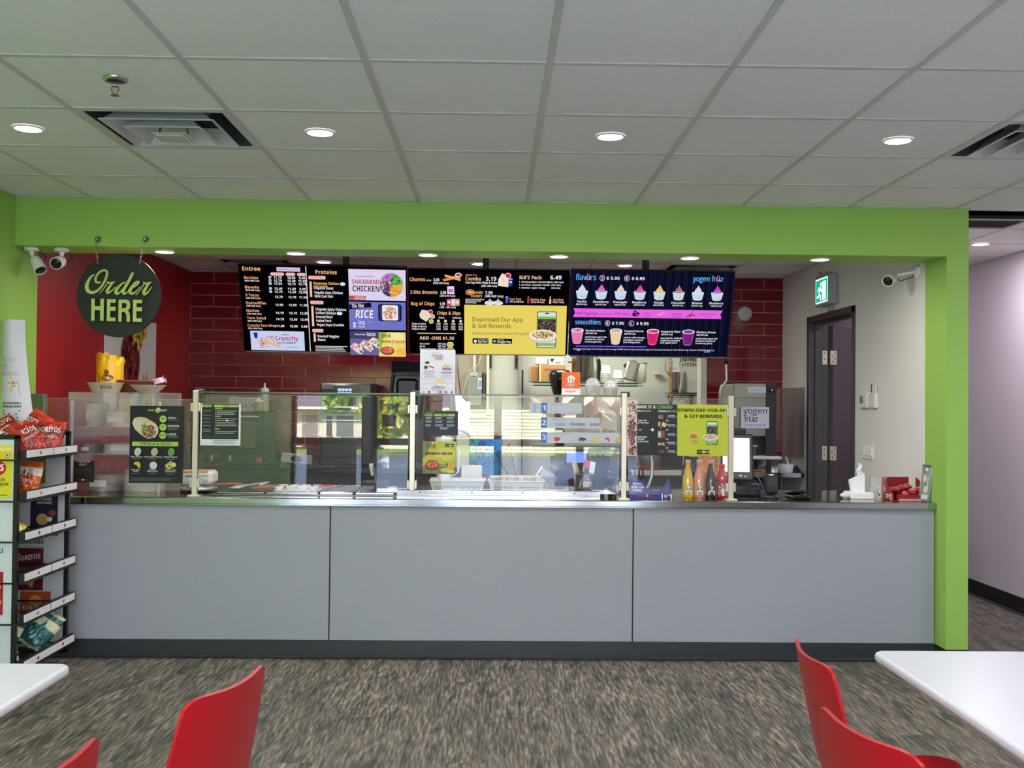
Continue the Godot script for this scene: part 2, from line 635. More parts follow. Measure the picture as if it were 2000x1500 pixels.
func build_ceiling():
	var tm := ceiling_panel_mat()
	var bar := mat(C(196, 194, 188), 0.5)
	var cl := thing("ceiling", "suspended ceiling of speckled white square tiles in a metal grid", "ceiling", Vector3.ZERO, 0, "", "structure")
	var slab := Mb.new()
	slab.bx(LX - 0.15, CX + 0.15, 2.9, 3.05, -14.35, FZ + 0.15)
	part(cl, "deck", slab, mat(C(150, 150, 150), 0.9))
	var back := Mb.new()
	back.bx(LX, CX, CEIL + 0.004, CEIL + 0.02, -1.5526 + 0.0, FZ)
	part(cl, "rear_ceiling", back, tm)
	var far := Mb.new()
	far.bx(LX, 2.7, CEIL, CEIL + 0.02, -14.2, BZ - 0.16)
	part(cl, "back_room_ceiling", far, tm)
	var full := box_mesh(Vector3(T - 0.012, 0.016, T - 0.012), 0.002).mesh()
	var holes := {}
	for h in [[-2, -2], [4, -2], [-3, -9], [3, -9]]: holes[str(h)] = true
	for i in range(-4, 8):
		for j in range(-14, 3):
			var x0 := GX + T * i
			var z1 := GZ + T * j + T   # nearer edge
			var x1 := x0 + T
			var z0 := z1 - T
			if holes.has(str([i, j])): continue
			var spans := []
			for r in [[LX, CX, HZ, -1.5526], [LX, RX, BZ, HB], [2.70, CX, -11.4, HZ]]:
				var xa := maxf(x0, r[0])
				var xb := minf(x1, r[1])
				var za := maxf(z0, r[2])
				var zb := minf(z1, r[3])
				if i in [4, 5] and j == -5 and r[0] > 2.0:
					xa = maxf(xa, 3.215)
				spans.append([xa, xb, za, zb])
			for s in spans:
				var w: float = s[1] - s[0] - 0.012
				var d: float = s[3] - s[2] - 0.012
				if w < 0.02 or d < 0.02: continue
				var at := Vector3((s[0] + s[1]) * 0.5, CEIL + 0.012, (s[2] + s[3]) * 0.5)
				if absf(w - T + 0.012) < 0.001 and absf(d - T + 0.012) < 0.001: part(cl, "ceiling_tile", full, tm, at)
				else: part(cl, "ceiling_tile", box_mesh(Vector3(w, 0.016, d), 0.002), tm, at)
	for i in range(-3, 7):
		var x0 := GX + T * i
		for s in ([[HZ, -1.5526], [BZ, HB]] if x0 < 2.6 else [[-14.2, -1.5526]]):
			var m := Mb.new()
			m.bx(x0 - 0.012, x0 + 0.012, CEIL, CEIL + 0.006, s[0], s[1], 0.001)
			part(cl, "grid_bar", m, bar)
	for j in range(-14, 3):
		var z := GZ + T * j + T
		var m := Mb.new()
		if z > HZ: m.bx(LX, CX, CEIL + 0.0005, CEIL + 0.006, z - 0.012, z + 0.012, 0.001)
		else:
			m.bx(2.70, CX, CEIL + 0.0005, CEIL + 0.006, z - 0.012, z + 0.012, 0.001)
			if z < HB and z > BZ: m.bx(LX, RX, CEIL + 0.0005, CEIL + 0.006, z - 0.012, z + 0.012, 0.001)
		part(cl, "grid_bar", m, bar)
	var edge := Mb.new()
	edge.bx(LX, 2.70, CEIL, CEIL + 0.004, HZ, HZ + 0.02)
	edge.bx(LX, LX + 0.02, CEIL, CEIL + 0.004, HZ, FZ)
	edge.bx(CX - 0.02, CX, CEIL, CEIL + 0.004, -14.2, FZ)
	edge.bx(LX, RX, CEIL, CEIL + 0.004, BZ, BZ + 0.02)
	edge.bx(LX, LX + 0.02, CEIL, CEIL + 0.004, BZ, HB)
	edge.bx(RX - 0.02, RX, CEIL, CEIL + 0.004, BZ, HB)
	part(cl, "wall_angle", edge, bar)
	# lamps let into the ceiling
	var lab := ["second row ceiling downlight beside the left air diffuser, leftmost of its row", "second downlight from the left in the dining room ceiling, right of the square diffuser", "third downlight from the left in the dining room ceiling", "dining room ceiling downlight just left of the right air diffuser"]
	var xs := [-1.955, -0.741, 0.478, 1.697]
	for i in 4:
		downlight(lab[i], "dining room downlights", Vector3(xs[i], CEIL + 0.003, -4.3), 0.058, DINING)
		for r in 2: downlight("ceiling downlight over the dining tables, %s from the left in the %s row" % [["first", "second", "third", "fourth"][i], ["middle", "rear"][r]], "downlights over the tables", Vector3(xs[i], CEIL + 0.004, [-1.86, 0.58][r]), 0.058, DINING)
	var order := ["first", "second", "third", "fourth", "fifth", "sixth"]
	var sx := [-1.91, -1.155, -0.393, 0.367, 1.13, 1.89]
	for i in 6:
		downlight("downlight in the underside of the green bulkhead, %s from the left" % order[i], "downlights in the green bulkhead", Vector3(sx[i], 2.328, -5.945), 0.056, SOFFIT)
	sx = [-1.40, -0.14, 1.06]
	var over := ["the black oven", "the middle menu screen", "the dessert menu screen"]
	for i in 3:
		downlight("kitchen ceiling downlight seen just above %s" % over[i], "kitchen downlights", Vector3(sx[i], CEIL + 0.003, -8.37), 0.06, KITCHEN)
	downlight("downlight in the corridor ceiling right of the green pillar", "corridor downlights", Vector3(3.356, CEIL + 0.003, -7.04), 0.058, CORRIDOR, Color(1.0, 0.95, 1.0))
	for z in [-4.3, -9.6]:
		downlight("corridor ceiling downlight %s" % ("nearer than the green pillar" if z > -5 else "farthest along the corridor"), "corridor downlights", Vector3(3.356, CEIL + 0.003, z), 0.058, CORRIDOR, Color(1.0, 0.95, 1.0))
	diffuser("square metal air diffuser in the dining ceiling left of centre", Vector3(GX - T * 1.5, CEIL, GZ - T * 1.5), 1.0)
	diffuser("square metal air diffuser at the right edge of the dining ceiling", Vector3(GX + T * 4.5, CEIL, GZ - T * 1.5), 1.0)
	diffuser("air diffuser in the kitchen ceiling above the left menu screen", Vector3(GX - T * 2.5, CEIL, GZ - T * 8.5), 1.0)
	diffuser("air diffuser in the kitchen ceiling above the dessert menu screen", Vector3(GX + T * 3.5, CEIL, GZ - T * 8.5), 1.0)
	var gr := thing("return_air_grille", "dark slotted return air grille in the corridor ceiling", "grille", Vector3(2.955, CEIL, -6.275))
	var gm := Mb.new()
	gm.box(Vector3(0, 0.02, 0), Vector3(0.50, 0.02, 0.29))
	part(gr, "back_panel", gm, mat(C(58, 46, 48), 0.8))
	gm = Mb.new()
	for s in [-1, 1]:
		gm.box(Vector3(0, 0.005, s * 0.15), Vector3(0.53, 0.01, 0.012), 0.002)
		gm.box(Vector3(s * 0.258, 0.005, 0), Vector3(0.012, 0.01, 0.31), 0.002)
	part(gr, "frame", gm, bar)
	for i in 9:
		part(gr, "slat", box_mesh(Vector3(0.50, 0.008, 0.003)), mat(C(70, 58, 60), 0.6), Vector3(0, 0.008, -0.12 + i * 0.03))
	# sprinklers
	sprinkler("chrome sprinkler head in the dining ceiling near the left diffuser", Vector3(-1.343, CEIL + 0.004, -3.615), 1.0)
	sprinkler("small sprinkler head hanging over the left menu screen", Vector3(-1.165, CEIL + 0.004, -6.5), 0.8)
	sprinkler("small sprinkler head hanging over the middle menu screen", Vector3(0.352, CEIL + 0.004, -6.5), 0.8)

func sprinkler(label: String, at: Vector3, s: float):
	var t := thing("sprinkler", label, "sprinkler", at, 0.0, "sprinkler heads")
	var m := Mb.new()
	m.lathe([[0.030 * s, -0.012], [0.041 * s, -0.010], [0.044 * s, -0.003], [0.044 * s, 0.0]], 24)
	m.lathe([[0.0, -0.002], [0.036 * s, -0.003]], 24)
	part(t, "escutcheon", m, mat(Color(0.75, 0.75, 0.74), 0.2, {"metal": 1.0}))
	m = Mb.new()
	m.cyl(Vector3(0, -0.03, 0) * s, Vector3(0, 0, 0), 0.011 * s, 0.013 * s)
	for q in [-1, 1]:
		m.tube([Vector3(q * 0.010, -0.028, 0) * s, Vector3(q * 0.013, -0.042, 0) * s, Vector3(q * 0.004, -0.058, 0) * s], 0.0025 * s, 6)
	m.cyl(Vector3(0, -0.056, 0) * s, Vector3(0, -0.030, 0) * s, 0.003 * s)
	part(t, "body", m, mat(Color(0.6, 0.6, 0.6), 0.25, {"metal": 1.0}))
	m = Mb.new()
	m.cyl(Vector3(0, -0.061, 0) * s, Vector3(0, -0.058, 0) * s, 0.016 * s, -1, 16)
	part(t, "deflector", m, mat(C(150, 110, 60), 0.35, {"metal": 1.0}))

func diffuser(label: String, at: Vector3, _k: float):
	var t := thing("air_diffuser", label, "air vent", at, 0.0, "square ceiling diffusers")
	var paint := mat(C(196, 196, 192), 0.35)
	var m := Mb.new()
	var a := 0.298
	m.bx(-a, a, 0.15, 0.16, -a, a)
	for s in [-1, 1]:
		m.bx(s * 0.272 - 0.002, s * 0.272 + 0.002, 0.004, 0.155, -a, a)
		m.bx(-a, a, 0.004, 0.155, s * 0.272 - 0.002, s * 0.272 + 0.002)
	m.cyl(Vector3(0, 0.08, 0), Vector3(0, 0.15, 0), 0.15, 0.15, 24)
	part(t, "plenum", m, mat(C(70, 72, 76), 0.6))
	m = Mb.new()
	for s in [-1, 1]:
		m.bx(-0.298, 0.298, 0.0, 0.005, s * 0.285 - 0.013, s * 0.285 + 0.013, 0.001)
		m.bx(s * 0.285 - 0.013, s * 0.285 + 0.013, 0.0, 0.005, -0.272, 0.272, 0.001)
	part(t, "frame", m, paint)
	for r in [[0.217, 0.150, -0.016, 0.050], [0.145, 0.088, -0.027, 0.036]]:
		m = Mb.new()
		for q in 4:
			m.x = Transform3D(Basis(Vector3.UP, q * PI / 2), Vector3.ZERO)
			var o: float = r[0]
			var i: float = r[1]
			for e in [0.0, 0.002]: m.face([Vector3(-o - e, r[2] + e, o + e), Vector3(o + e, r[2] + e, o + e), Vector3(i + e, r[3], i + e), Vector3(-i - e, r[3], i + e)], Vector3(0, -1 if e == 0.0 else 1, 0))
			m.face([Vector3(-o - 0.010, r[2] - 0.001, o + 0.010), Vector3(o + 0.010, r[2] - 0.001, o + 0.010), Vector3(o, r[2], o), Vector3(-o, r[2], o)], Vector3.DOWN)
			m.face([Vector3(-o - 0.010, r[2] - 0.001, o + 0.010), Vector3(o + 0.010, r[2] - 0.001, o + 0.010), Vector3(o + 0.010, r[2] + 0.003, o + 0.010), Vector3(-o - 0.010, r[2] + 0.003, o + 0.010)], Vector3.BACK)
		part(t, "louver", m, paint)
	m = Mb.new()
	m.box(Vector3(0, -0.029, 0), Vector3(0.146, 0.006, 0.146), 0.003)
	m.box(Vector3(0, -0.034, 0), Vector3(0.112, 0.006, 0.112), 0.003)
	part(t, "centre_plate", m, paint)
	for s in [-1, 1]: part(t, "hanger", hang(s), mat(C(120, 122, 125), 0.4, {"metal": 1.0}))

func hang(s: float) -> Mb:
	var m := Mb.new()
	m.tube([Vector3(s * 0.06, -0.026, 0), Vector3(s * 0.05, 0.07, 0), Vector3(s * 0.12, 0.14, 0)], 0.004, 6)
	return m

func build_tiles():
	# red ceramic wall with a passage to the back room
	var wb := thing("wall_back", "dark red glazed brick pattern tile wall behind the menu screens", "wall", Vector3.ZERO, 0, "", "structure")
	var base := Mb.new()
	base.bx(LX - 0.15, -0.354, 0, 2.9, BZ - 0.16, BZ - 0.006)
	base.bx(1.85, RX + 0.14, 0, 2.9, BZ - 0.16, BZ - 0.006)
	base.bx(-0.354, 1.85, 2.13, 2.9, BZ - 0.16, BZ - 0.006)
	part(wb, "grout_bed", base, mat(C(236, 176, 180), 0.8))
	var glaze := []
	for c in [C(124, 17, 35), C(119, 16, 33), C(129, 19, 37)]:
		glaze.append(mat(c, 0.13, {"spec": 0.5}))
	var pitch := 0.1020
	var row := 0
	var yb := 0.965 
	var shapes := {}
	while yb < CEIL:
		var yt := minf(yb + pitch, CEIL)
		# joints of alternate rows lie half a tile apart
		var xj := -2.69 + 0.2075 - (0.0 if row % 2 == 1 else 0.2032) - 0.4064
		while xj < RX:
			var a := xj
			var b := xj + 0.4064
			xj = b
			for s in [[LX, -0.354], [1.85, RX], [-0.354, 1.85]]:
				if s[0] == -0.354 and yb < 2.12: continue
				var xa := maxf(a, s[0])
				var xb := minf(b, s[1])
				if xb - xa < 0.012: continue
				var key := "%d_%d" % [int(round((xb - xa) * 1000)), int(round((yt - yb) * 1000))]
				if not shapes.has(key): shapes[key] = box_mesh(Vector3(xb - xa - 0.0050, yt - yb - 0.0050, 0.008), 0.0012).mesh()
				part(wb, "tile", shapes[key], glaze[rng.randi() % 3], Vector3((xa + xb) * 0.5, (yb + yt) * 0.5, BZ - 0.004))
		yb += pitch
		row += 1
	var jamb := Mb.new()
	jamb.bx(1.83, 1.885, 0, 2.16, BZ - 0.165, BZ + 0.012, 0.003)
	jamb.bx(-0.39, -0.335, 0, 2.16, BZ - 0.165, BZ + 0.012, 0.003)
	jamb.bx(-0.39, 1.885, 2.10, 2.16, BZ - 0.165, BZ + 0.012, 0.003)
	plain("trim_passage", jamb, mat(C(218, 212, 198), 0.4), "cream metal lining of the opening in the red tiled wall", "trim")

func build_right_wall():
	# white wall with the service door, then the corridor behind it
	var m := Mb.new()
	m.bx(RX, 2.70, 0, 2.9, -7.25, HB)
	m.bx(RX, 2.70, 0, 2.9, -9.25, -8.35)
	m.bx(RX, 2.70, 2.19, 2.9, -8.35, -7.25)
	plain("wall_kitchen_right", m, mat(C(226, 224, 221), 0.6), "off-white kitchen side wall with the dark service door", "wall")
	var seam := Mb.new()
	for z in [-7.26, -8.36]: seam.bx(RX - 0.002, RX, 2.19, 2.44, z - 0.006, z + 0.006)
	seam.bx(RX - 0.002, RX, 2.434, 2.446, BZ, HB)
	seam.bx(RX - 0.003, RX, 0.92, 2.6, HB - 0.016, HB - 0.001)
	plain("trim_panel_seams", seam, mat(C(226, 224, 220), 0.5), "thin cover strips between the off-white wall panels", "trim")
	var pnl := Mb.new()
	pnl.bx(RX - 0.006, RX, 0.93, 1.62, -9.08, -8.42, 0.001)
	single("splash_panel", pnl, mat(C(172, 170, 168), 0.22, {"metal": 0.35}), "brushed metal splash sheet on the wall left of the door", "panel")
	var d := thing("door_1", "dark charcoal service door standing open in its metal frame", "door", Vector3.ZERO, 0, "", "structure")
	var fr := mat(C(62, 61, 63), 0.4)
	var f := Mb.new()
	for z in [-8.35, -7.25]:
		var s := 1.0 if z < -8 else -1.0
		f.bx(RX - 0.012, 2.712, 0, 2.19, z, z + s * 0.05, 0.003)
		f.bx(2.60, 2.66, 0, 2.15, z + s * 0.05, z + s * 0.066, 0.002)
	f.bx(RX - 0.012, 2.712, 2.14, 2.19, -8.35, -7.25, 0.003)
	f.bx(2.60, 2.66, 2.124, 2.14, -8.30, -7.30, 0.002)
	part(d, "door_frame", f, fr)
	var leaf := Mb.new()
	var dir := Vector3(0.66, 0, -0.75).normalized()
	var nrm := Vector3(dir.z, 0, -dir.x)
	var hin := Vector3(2.724, 0, -8.296)
	leaf.x = Transform3D(Basis(dir, Vector3.UP, -nrm.normalized()), hin + dir * 0.462 + Vector3(0, 1.068, 0))
	leaf.box(Vector3.ZERO, Vector3(0.90, 2.11, 0.045), 0.002)
	part(d, "door_leaf", leaf, mat(C(74, 64, 69), 0.4))
	var lx := leaf.x
	var hm := Mb.new()
	hm.x = lx
	hm.cyl(Vector3(0.385, -0.06, 0.022), Vector3(0.385, -0.06, 0.034), 0.028)
	hm.cyl(Vector3(0.385, -0.06, 0.03), Vector3(0.385, -0.06, 0.07), 0.009)
	hm.tube([Vector3(0.385, -0.06, 0.068), Vector3(0.30, -0.06, 0.068), Vector3(0.275, -0.065, 0.062)], 0.009)
	part(d, "door_handle", hm, mat(Color(0.75, 0.75, 0.75), 0.2, {"metal": 1.0}))
	for y in [1.86, 1.085, 0.28]:
		var h := Mb.new()
		h.bx(2.645, 2.703, y - 0.057, y + 0.057, -8.2998, -8.2965)
		h.cyl(Vector3(2.712, y - 0.06, -8.29), Vector3(2.712, y + 0.06, -8.29), 0.007, -1, 10)
		h.x = lx
		h.box(Vector3(-0.451, y - 1.068, 0.002), Vector3(0.003, 0.114, 0.04))
		h.x = Transform3D()
		h.bx(2.722, 2.775, y - 0.057, y + 0.057, -8.281, -8.277)
		part(d, "hinge", h, mat(Color(0.78, 0.76, 0.70), 0.25, {"metal": 1.0}))
		var sc := Mb.new()
		for q in [[2.66, -0.035], [2.682, -0.012], [2.66, 0.012], [2.682, 0.036], [2.74, -0.035], [2.76, -0.012], [2.74, 0.012], [2.76, 0.036]]:
			var zz: float = -8.296 if q[0] < 2.71 else -8.276
			sc.cyl(Vector3(q[0], y + q[1], zz), Vector3(q[0], y + q[1], zz + 0.0015), 0.005, -1, 8)
		part(d, "screw", sc, mat(C(40, 38, 36), 0.4))
	m = Mb.new()
	m.bx(RX, 2.70, 0, 2.9, -14.2, -9.25)
	plain("wall_back_room_right", m, white_wall, "white side wall of the back room", "wall")

func build_shop_front():
	# behind the camera: dark metal and glass front, mirrored in the sneeze guard
	var fr := mat(C(38, 38, 40), 0.4)
	var w := thing("window_1", "dark metal framed shop front glazing behind the dining tables", "window", Vector3.ZERO, 0, "", "structure")
	var xs := [-2.69, -1.66, -1.03, 0.05, 1.15, 1.98]
	var m := Mb.new()
	for i in xs.size():
		var hw: float = [0.05, 0.10, 0.03, 0.05, 0.05, 0.05, 0.05][i]
		m.bx(xs[i] - hw, xs[i] + hw, 0, CEIL, FZ, FZ + 0.12, 0.004)
	for y in [0.05, 1.13, CEIL - 0.04]:
		m.bx(LX, 2.0, y - 0.045, y + 0.045, FZ + 0.01, FZ + 0.11, 0.004)
	part(w, "mullions", m, fr)
	for i in 5:
		for s in [[0.09, 1.09], [1.17, CEIL - 0.08]]:
			var g := Mb.new()
			g.bx(xs[i] + 0.04, xs[i + 1] - 0.04, s[0], s[1], FZ + 0.055, FZ + 0.063)
			part(w, "pane", g, mat(Color(1, 1, 1, 0.02), 0.02))
	m = Mb.new()
	m.bx(LX - 0.15, CX + 0.15, CEIL, 3.05, FZ, FZ + 0.15)
	m.bx(2.0, CX + 0.15, 0, CEIL, FZ, FZ + 0.15)
	plain("wall_front", m, white_wall, "white wall above and right of the shop front glazing behind the tables", "wall")
	m = Mb.new()
	m.bx(-1.03, -0.70, 0, CEIL, FZ - 0.02, FZ + 0.25, 0.004)
	plain("wall_pier", m, mat(C(112, 84, 92), 0.8), "purple brown masonry pier in the shop front", "wall")
	# posters on the lower panes, their printed side turned to the street
	var a := Art.new(0.66, 0.58, 100, 84)
	a.rect(0, 0, 100, 84, C(150, 140, 140))
	a.text("TRADITIONALLY MARINATED", 50, 14, 5, C(60, 50, 50), {"a": "c"})
	a.text("SHAWARMA", 50, 38, 22, C(190, 60, 50), {"a": "c", "w": 84})
	a.text("CHICKEN", 50, 62, 24, C(40, 36, 36), {"a": "c", "w": 84})
	var p := thing("window_poster", "shawarma poster on a lower pane of the shop front, facing the street", "poster", Vector3(-2.16, 0.80, FZ + 0.045))
	var paper := {"back": Color(0.9, 0.9, 0.9)}
	part(p, "sheet", box_mesh(Vector3(0.66, 0.58, 0.001)), mat(C(170, 160, 158), 0.6, paper), Vector3(0, 0, 0.001))
	paper["vc"] = true
	part(p, "print", a.b, mat(Color.WHITE, 0.6, paper)).scale.z = -1.0
	var nt := thing("window_notice", "small dark red notice on an upper pane of the shop front", "notice", Vector3(-1.40, 1.41, FZ + 0.05))
	pb(nt, "sheet", -0.09, 0.09, -0.075, 0.075, 0, 0.003, mat(C(110, 40, 36), 0.6), 0.0)
	pb(nt, "border", -0.08, 0.08, 0.04, 0.048, -0.001, 0.0, mat(C(170, 110, 100), 0.6), 0.0)

const DINING := 0.62
const SOFFIT := 0.42
const KITCHEN := 0.45
const CORRIDOR := 0.95
const BACKROOM := 2.1

func build_counter():
	var t := thing("serving_counter", "long grey fronted serving counter with a stainless steel top", "counter")
	var lam := noise_tex(0.16, 31, 2, [[0.0, C(150, 152, 156)], [1.0, C(166, 168, 172)]], 256)
	var grey := mat(Color.WHITE, 0.5, {"tex": lam, "scale": Vector3.ONE * 3.0, "spec": 0.35})
	var m := Mb.new()
	m.bx(LX, RX - 0.004, 0.02, 0.875, -6.5, -5.94)
	part(t, "carcass", m, mat(C(26, 27, 29), 0.6))
	var xs := [LX, -0.935, 0.809, RX]
	for i in 3:
		m = Mb.new()
		m.bx(xs[i] + (0.0035 if i else 0.0), xs[i + 1] - 0.0035, 0.103, 0.874, -5.944, -5.926, 0.002)
		part(t, "front_panel", m, grey)
	m = Mb.new()
	m.bx(LX, RX, 0, 0.103, -5.945, -5.922, 0.002)
	m.bx(LX, RX, 0, 0.016, -5.93, -5.912, 0.006)
	part(t, "kick_base", m, mat(C(44, 47, 50), 0.4))
	m = Mb.new()
	m.bx(LX, RX, 0.878, TOP, -6.72, -5.90, 0.005)
	m.bx(LX, RX, 0.872, 0.88, -5.924, -5.902, 0.002)
	part(t, "steel_top", m, steel)

func build_guard():
	var t := thing("sneeze_guard", "glass sneeze guard on four square metal posts along the counter", "glass screen")
	var clamp_mesh := box_mesh(Vector3(0.014, 0.05, 0.026), 0.003).mesh()
	var pm := mat(C(206, 198, 178), 0.34, {"metal": 0.55})
	for s in [[-1.733, 1.527, 1], [-0.475, 1.530, 1], [0.760, 1.535, 1], [1.388, 1.526, 0]]:
		var m := Mb.new()
		m.bx(s[0] - 0.015, s[0] + 0.015, TOP + 0.004, s[1], -6.017, -5.987, 0.002)
		m.bx(s[0] - 0.034, s[0] + 0.034, TOP, TOP + 0.006, -6.037, -5.967, 0.001)
		part(t, "post", m, pm)
		for y in [1.43, 0.99]:
			for q in [-1, 1]: part(t, "glass_clamp", clamp_mesh, pm, Vector3(s[0] + q * 0.022, y, -6.0))
		if s[2]:
			m = Mb.new()
			m.box(Vector3(s[0] + 0.012, s[1] - 0.006, -6.04), Vector3(0.05, 0.03, 0.05), 0.003)
			part(t, "shelf_bracket", m, mat(C(40, 40, 42), 0.4))
	var m := Mb.new()
	m.bx(-2.688, -2.60, TOP, 1.50, -6.03, -5.975, 0.003)
	m.bx(-2.64, -2.628, TOP, 1.50, -5.976, -5.972, 0.001)
	part(t, "wall_channel", m, mat(C(128, 132, 118), 0.35, {"metal": 0.6}))
	var glass := mat(Color(1, 1, 1, 0.015), 0.0)
	var rim := mat(C(72, 104, 92), 0.15)
	var lean := deg_to_rad(0.75)
	for s in [[-2.60, -1.758, 0.945, 1.474], [-1.708, -0.500, 0.945, 1.504], [-0.450, 0.735, 0.945, 1.512], [0.785, 1.363, 0.945, 1.506]]:
		m = Mb.new()
		m.x = Transform3D(Basis(Vector3.RIGHT, -lean), Vector3((s[0] + s[1]) * 0.5, s[2], -5.998))
		var h: float = s[3] - s[2]
		var w: float = s[1] - s[0]
		m.box(Vector3(0, h * 0.5, 0), Vector3(w, h, 0.008))
		var o := part(t, "glass_pane", m, glass)
		m = Mb.new()
		m.x = Transform3D(Basis(Vector3.RIGHT, -lean), Vector3((s[0] + s[1]) * 0.5, s[2], -5.998))
		m.box(Vector3(0, h + 0.0006, 0), Vector3(w, 0.0012, 0.008))
		part(o, "polished_edge", m, mat(C(176, 190, 184), 0.2))
	for s in [[-1.716, -0.492], [-0.458, 0.744]]:
		m = Mb.new()
		m.bx(s[0], s[1], 1.513, 1.522, -6.32, -5.985)
		var o := part(t, "glass_shelf", m, glass)
		m = Mb.new()
		m.bx(s[0], s[1], 1.5128, 1.5222, -5.985, -5.9835)
		m.bx(s[0], s[1], 1.5128, 1.5222, -6.3215, -6.32)
		part(o, "polished_edge", m, rim)

func rounded_top(w: float, d: float, th: float, r: float) -> Mb:
	var m := Mb.new()
	var f := func(ins: float) -> Array:
		var o := []
		for q in [[1, 1, 0], [-1, 1, 90], [-1, -1, 180], [1, -1, 270]]:
			for k in 6:
				var a := deg_to_rad(q[2] + k * 18.0)
				o.append(Vector2(q[0] * (w * 0.5 - r) + cos(a) * (r - ins), q[1] * (d * 0.5 - r) + sin(a) * (r - ins)))
		return o
	var b := 0.009
	var prof := [[b, -th], [b * 0.3, -th + b * 0.3], [0.0, -th + b], [0.0, -b], [b * 0.3, -b * 0.3], [b, 0.0]]
	m.smooth()
	for i in prof.size() - 1:
		var A = f.call(prof[i][0])
		var B = f.call(prof[i + 1][0])
		for k in A.size():
			var k1 = (k + 1) % A.size()
			m.quad(Vector3(A[k].x, prof[i][1], A[k].y), Vector3(A[k1].x, prof[i][1], A[k1].y), Vector3(B[k1].x, prof[i + 1][1], B[k1].y), Vector3(B[k].x, prof[i + 1][1], B[k].y))
	for e in [[prof[0], Vector3.DOWN], [prof[5], Vector3.UP]]:
		var pts := []
		for q in f.call(e[0][0]): pts.append(Vector3(q.x, e[0][1], q.y))
		m.face(pts, e[1])
	return m

func dining_table(label: String, at: Vector3, w: float, d: float):
	var t := thing("dining_table", label, "table", at, 0.0, "white dining tables")
	part(t, "table_top", rounded_top(w, d, 0.028, 0.035), mat(C(226, 228, 236), 0.3), Vector3(0, 0.75, 0))
	var m := Mb.new()
	m.cyl(Vector3(0, 0.02, 0), Vector3(0, 0.715, 0), 0.038, -1, 20)
	m.box(Vector3(0, 0.715, 0), Vector3(0.3, 0.012, 0.3), 0.003)
	part(t, "column", m, black)
	m = Mb.new()
	m.lathe([[0.0, 0.0], [0.24, 0.0], [0.24, 0.012], [0.05, 0.03], [0.0, 0.03]], 28)
	part(t, "base", m, black)

var chair0: Node3D
func chair(label: String, at: Vector3, turn: float):
	# turn 0: the sitter looks along +x
	if chair0:
		copy(chair0, label, at, turn)
		return
	chair0 = thing("dining_chair", label, "chair", at, turn, "red plastic dining chairs")
	var prof := [Vector3(0.235, 0.425, 0.185), Vector3(0.215, 0.447, 0.195), Vector3(0.15, 0.456, 0.207), Vector3(0.05, 0.448, 0.212), Vector3(-0.07, 0.444, 0.212), Vector3(-0.145, 0.462, 0.208), Vector3(-0.185, 0.515, 0.203), Vector3(-0.207, 0.60, 0.200), Vector3(-0.227, 0.70, 0.196), Vector3(-0.246, 0.79, 0.186), Vector3(-0.254, 0.832, 0.178)]
	var f := func(u: float, v: float) -> Vector3:
		var q := v * (prof.size() - 1)
		var i := mini(int(q), prof.size() - 2)
		var k := q - i
		var p0: Vector3 = prof[maxi(i - 1, 0)]
		var p3: Vector3 = prof[mini(i + 2, prof.size() - 1)]
		var p: Vector3 = prof[i].cubic_interpolate(prof[i + 1], p0, p3, k)
		var s := u * 2.0 - 1.0
		var back := smoothstep(0.42, 0.62, v)
		var a := absf(s)
		var dx := back * 0.030 * s * s
		var up := (1.0 - back) * 0.042 * pow(a, 2.6) + smoothstep(0.9, 1.0, v) * (0.012 * a * a - 0.022 * pow(a, 9.0))
		return Vector3(p.x + dx, p.y + up, s * p.z)
	var m := Mb.new()
	m.shell(22, 40, f, 0.009)
	part(chair0, "seat_shell", m, mat(C(180, 16, 30), 0.36, {"spec": 0.5}))
	for q in [[0.17, 1], [0.17, -1], [-0.14, 1], [-0.14, -1]]:
		m = Mb.new()
		var ex: float = 0.225 if q[0] > 0 else -0.235
		m.tube([Vector3(q[0] * 0.5, 0.428, q[1] * 0.10), Vector3(q[0], 0.422, q[1] * 0.155), Vector3(q[0] + 0.02 * signf(q[0]), 0.395, q[1] * 0.172), Vector3(ex, 0.0, q[1] * 0.212)], 0.010, 10)
		part(chair0, "leg", m, mat(C(30, 31, 33), 0.3, {"metal": 0.7}))

func build_dining():
	dining_table("white topped table at the left, only its far corner in view", Vector3(-1.152 - 0.45, 0, -2.86 + 0.45), 0.90, 0.90)
	dining_table("large white topped table at the right beside the two red chairs", Vector3(1.132 + 0.45, 0, -3.058 + 0.75), 0.90, 1.5)
	chair("red plastic chair seen from behind, tucked in at the left white table", Vector3(-0.817, 0, -2.4235), deg_to_rad(165))
	chair("red chair at lower left of which only the tip of the back shows", Vector3(-1.0015, 0, -1.858), deg_to_rad(170))
	chair("red plastic chair at the right table, the farther of the two", Vector3(1.061, 0, -2.665), deg_to_rad(-2.9))
	chair("red plastic chair at the right table, the nearer of the two", Vector3(0.964, 0, -2.096), deg_to_rad(12.9))

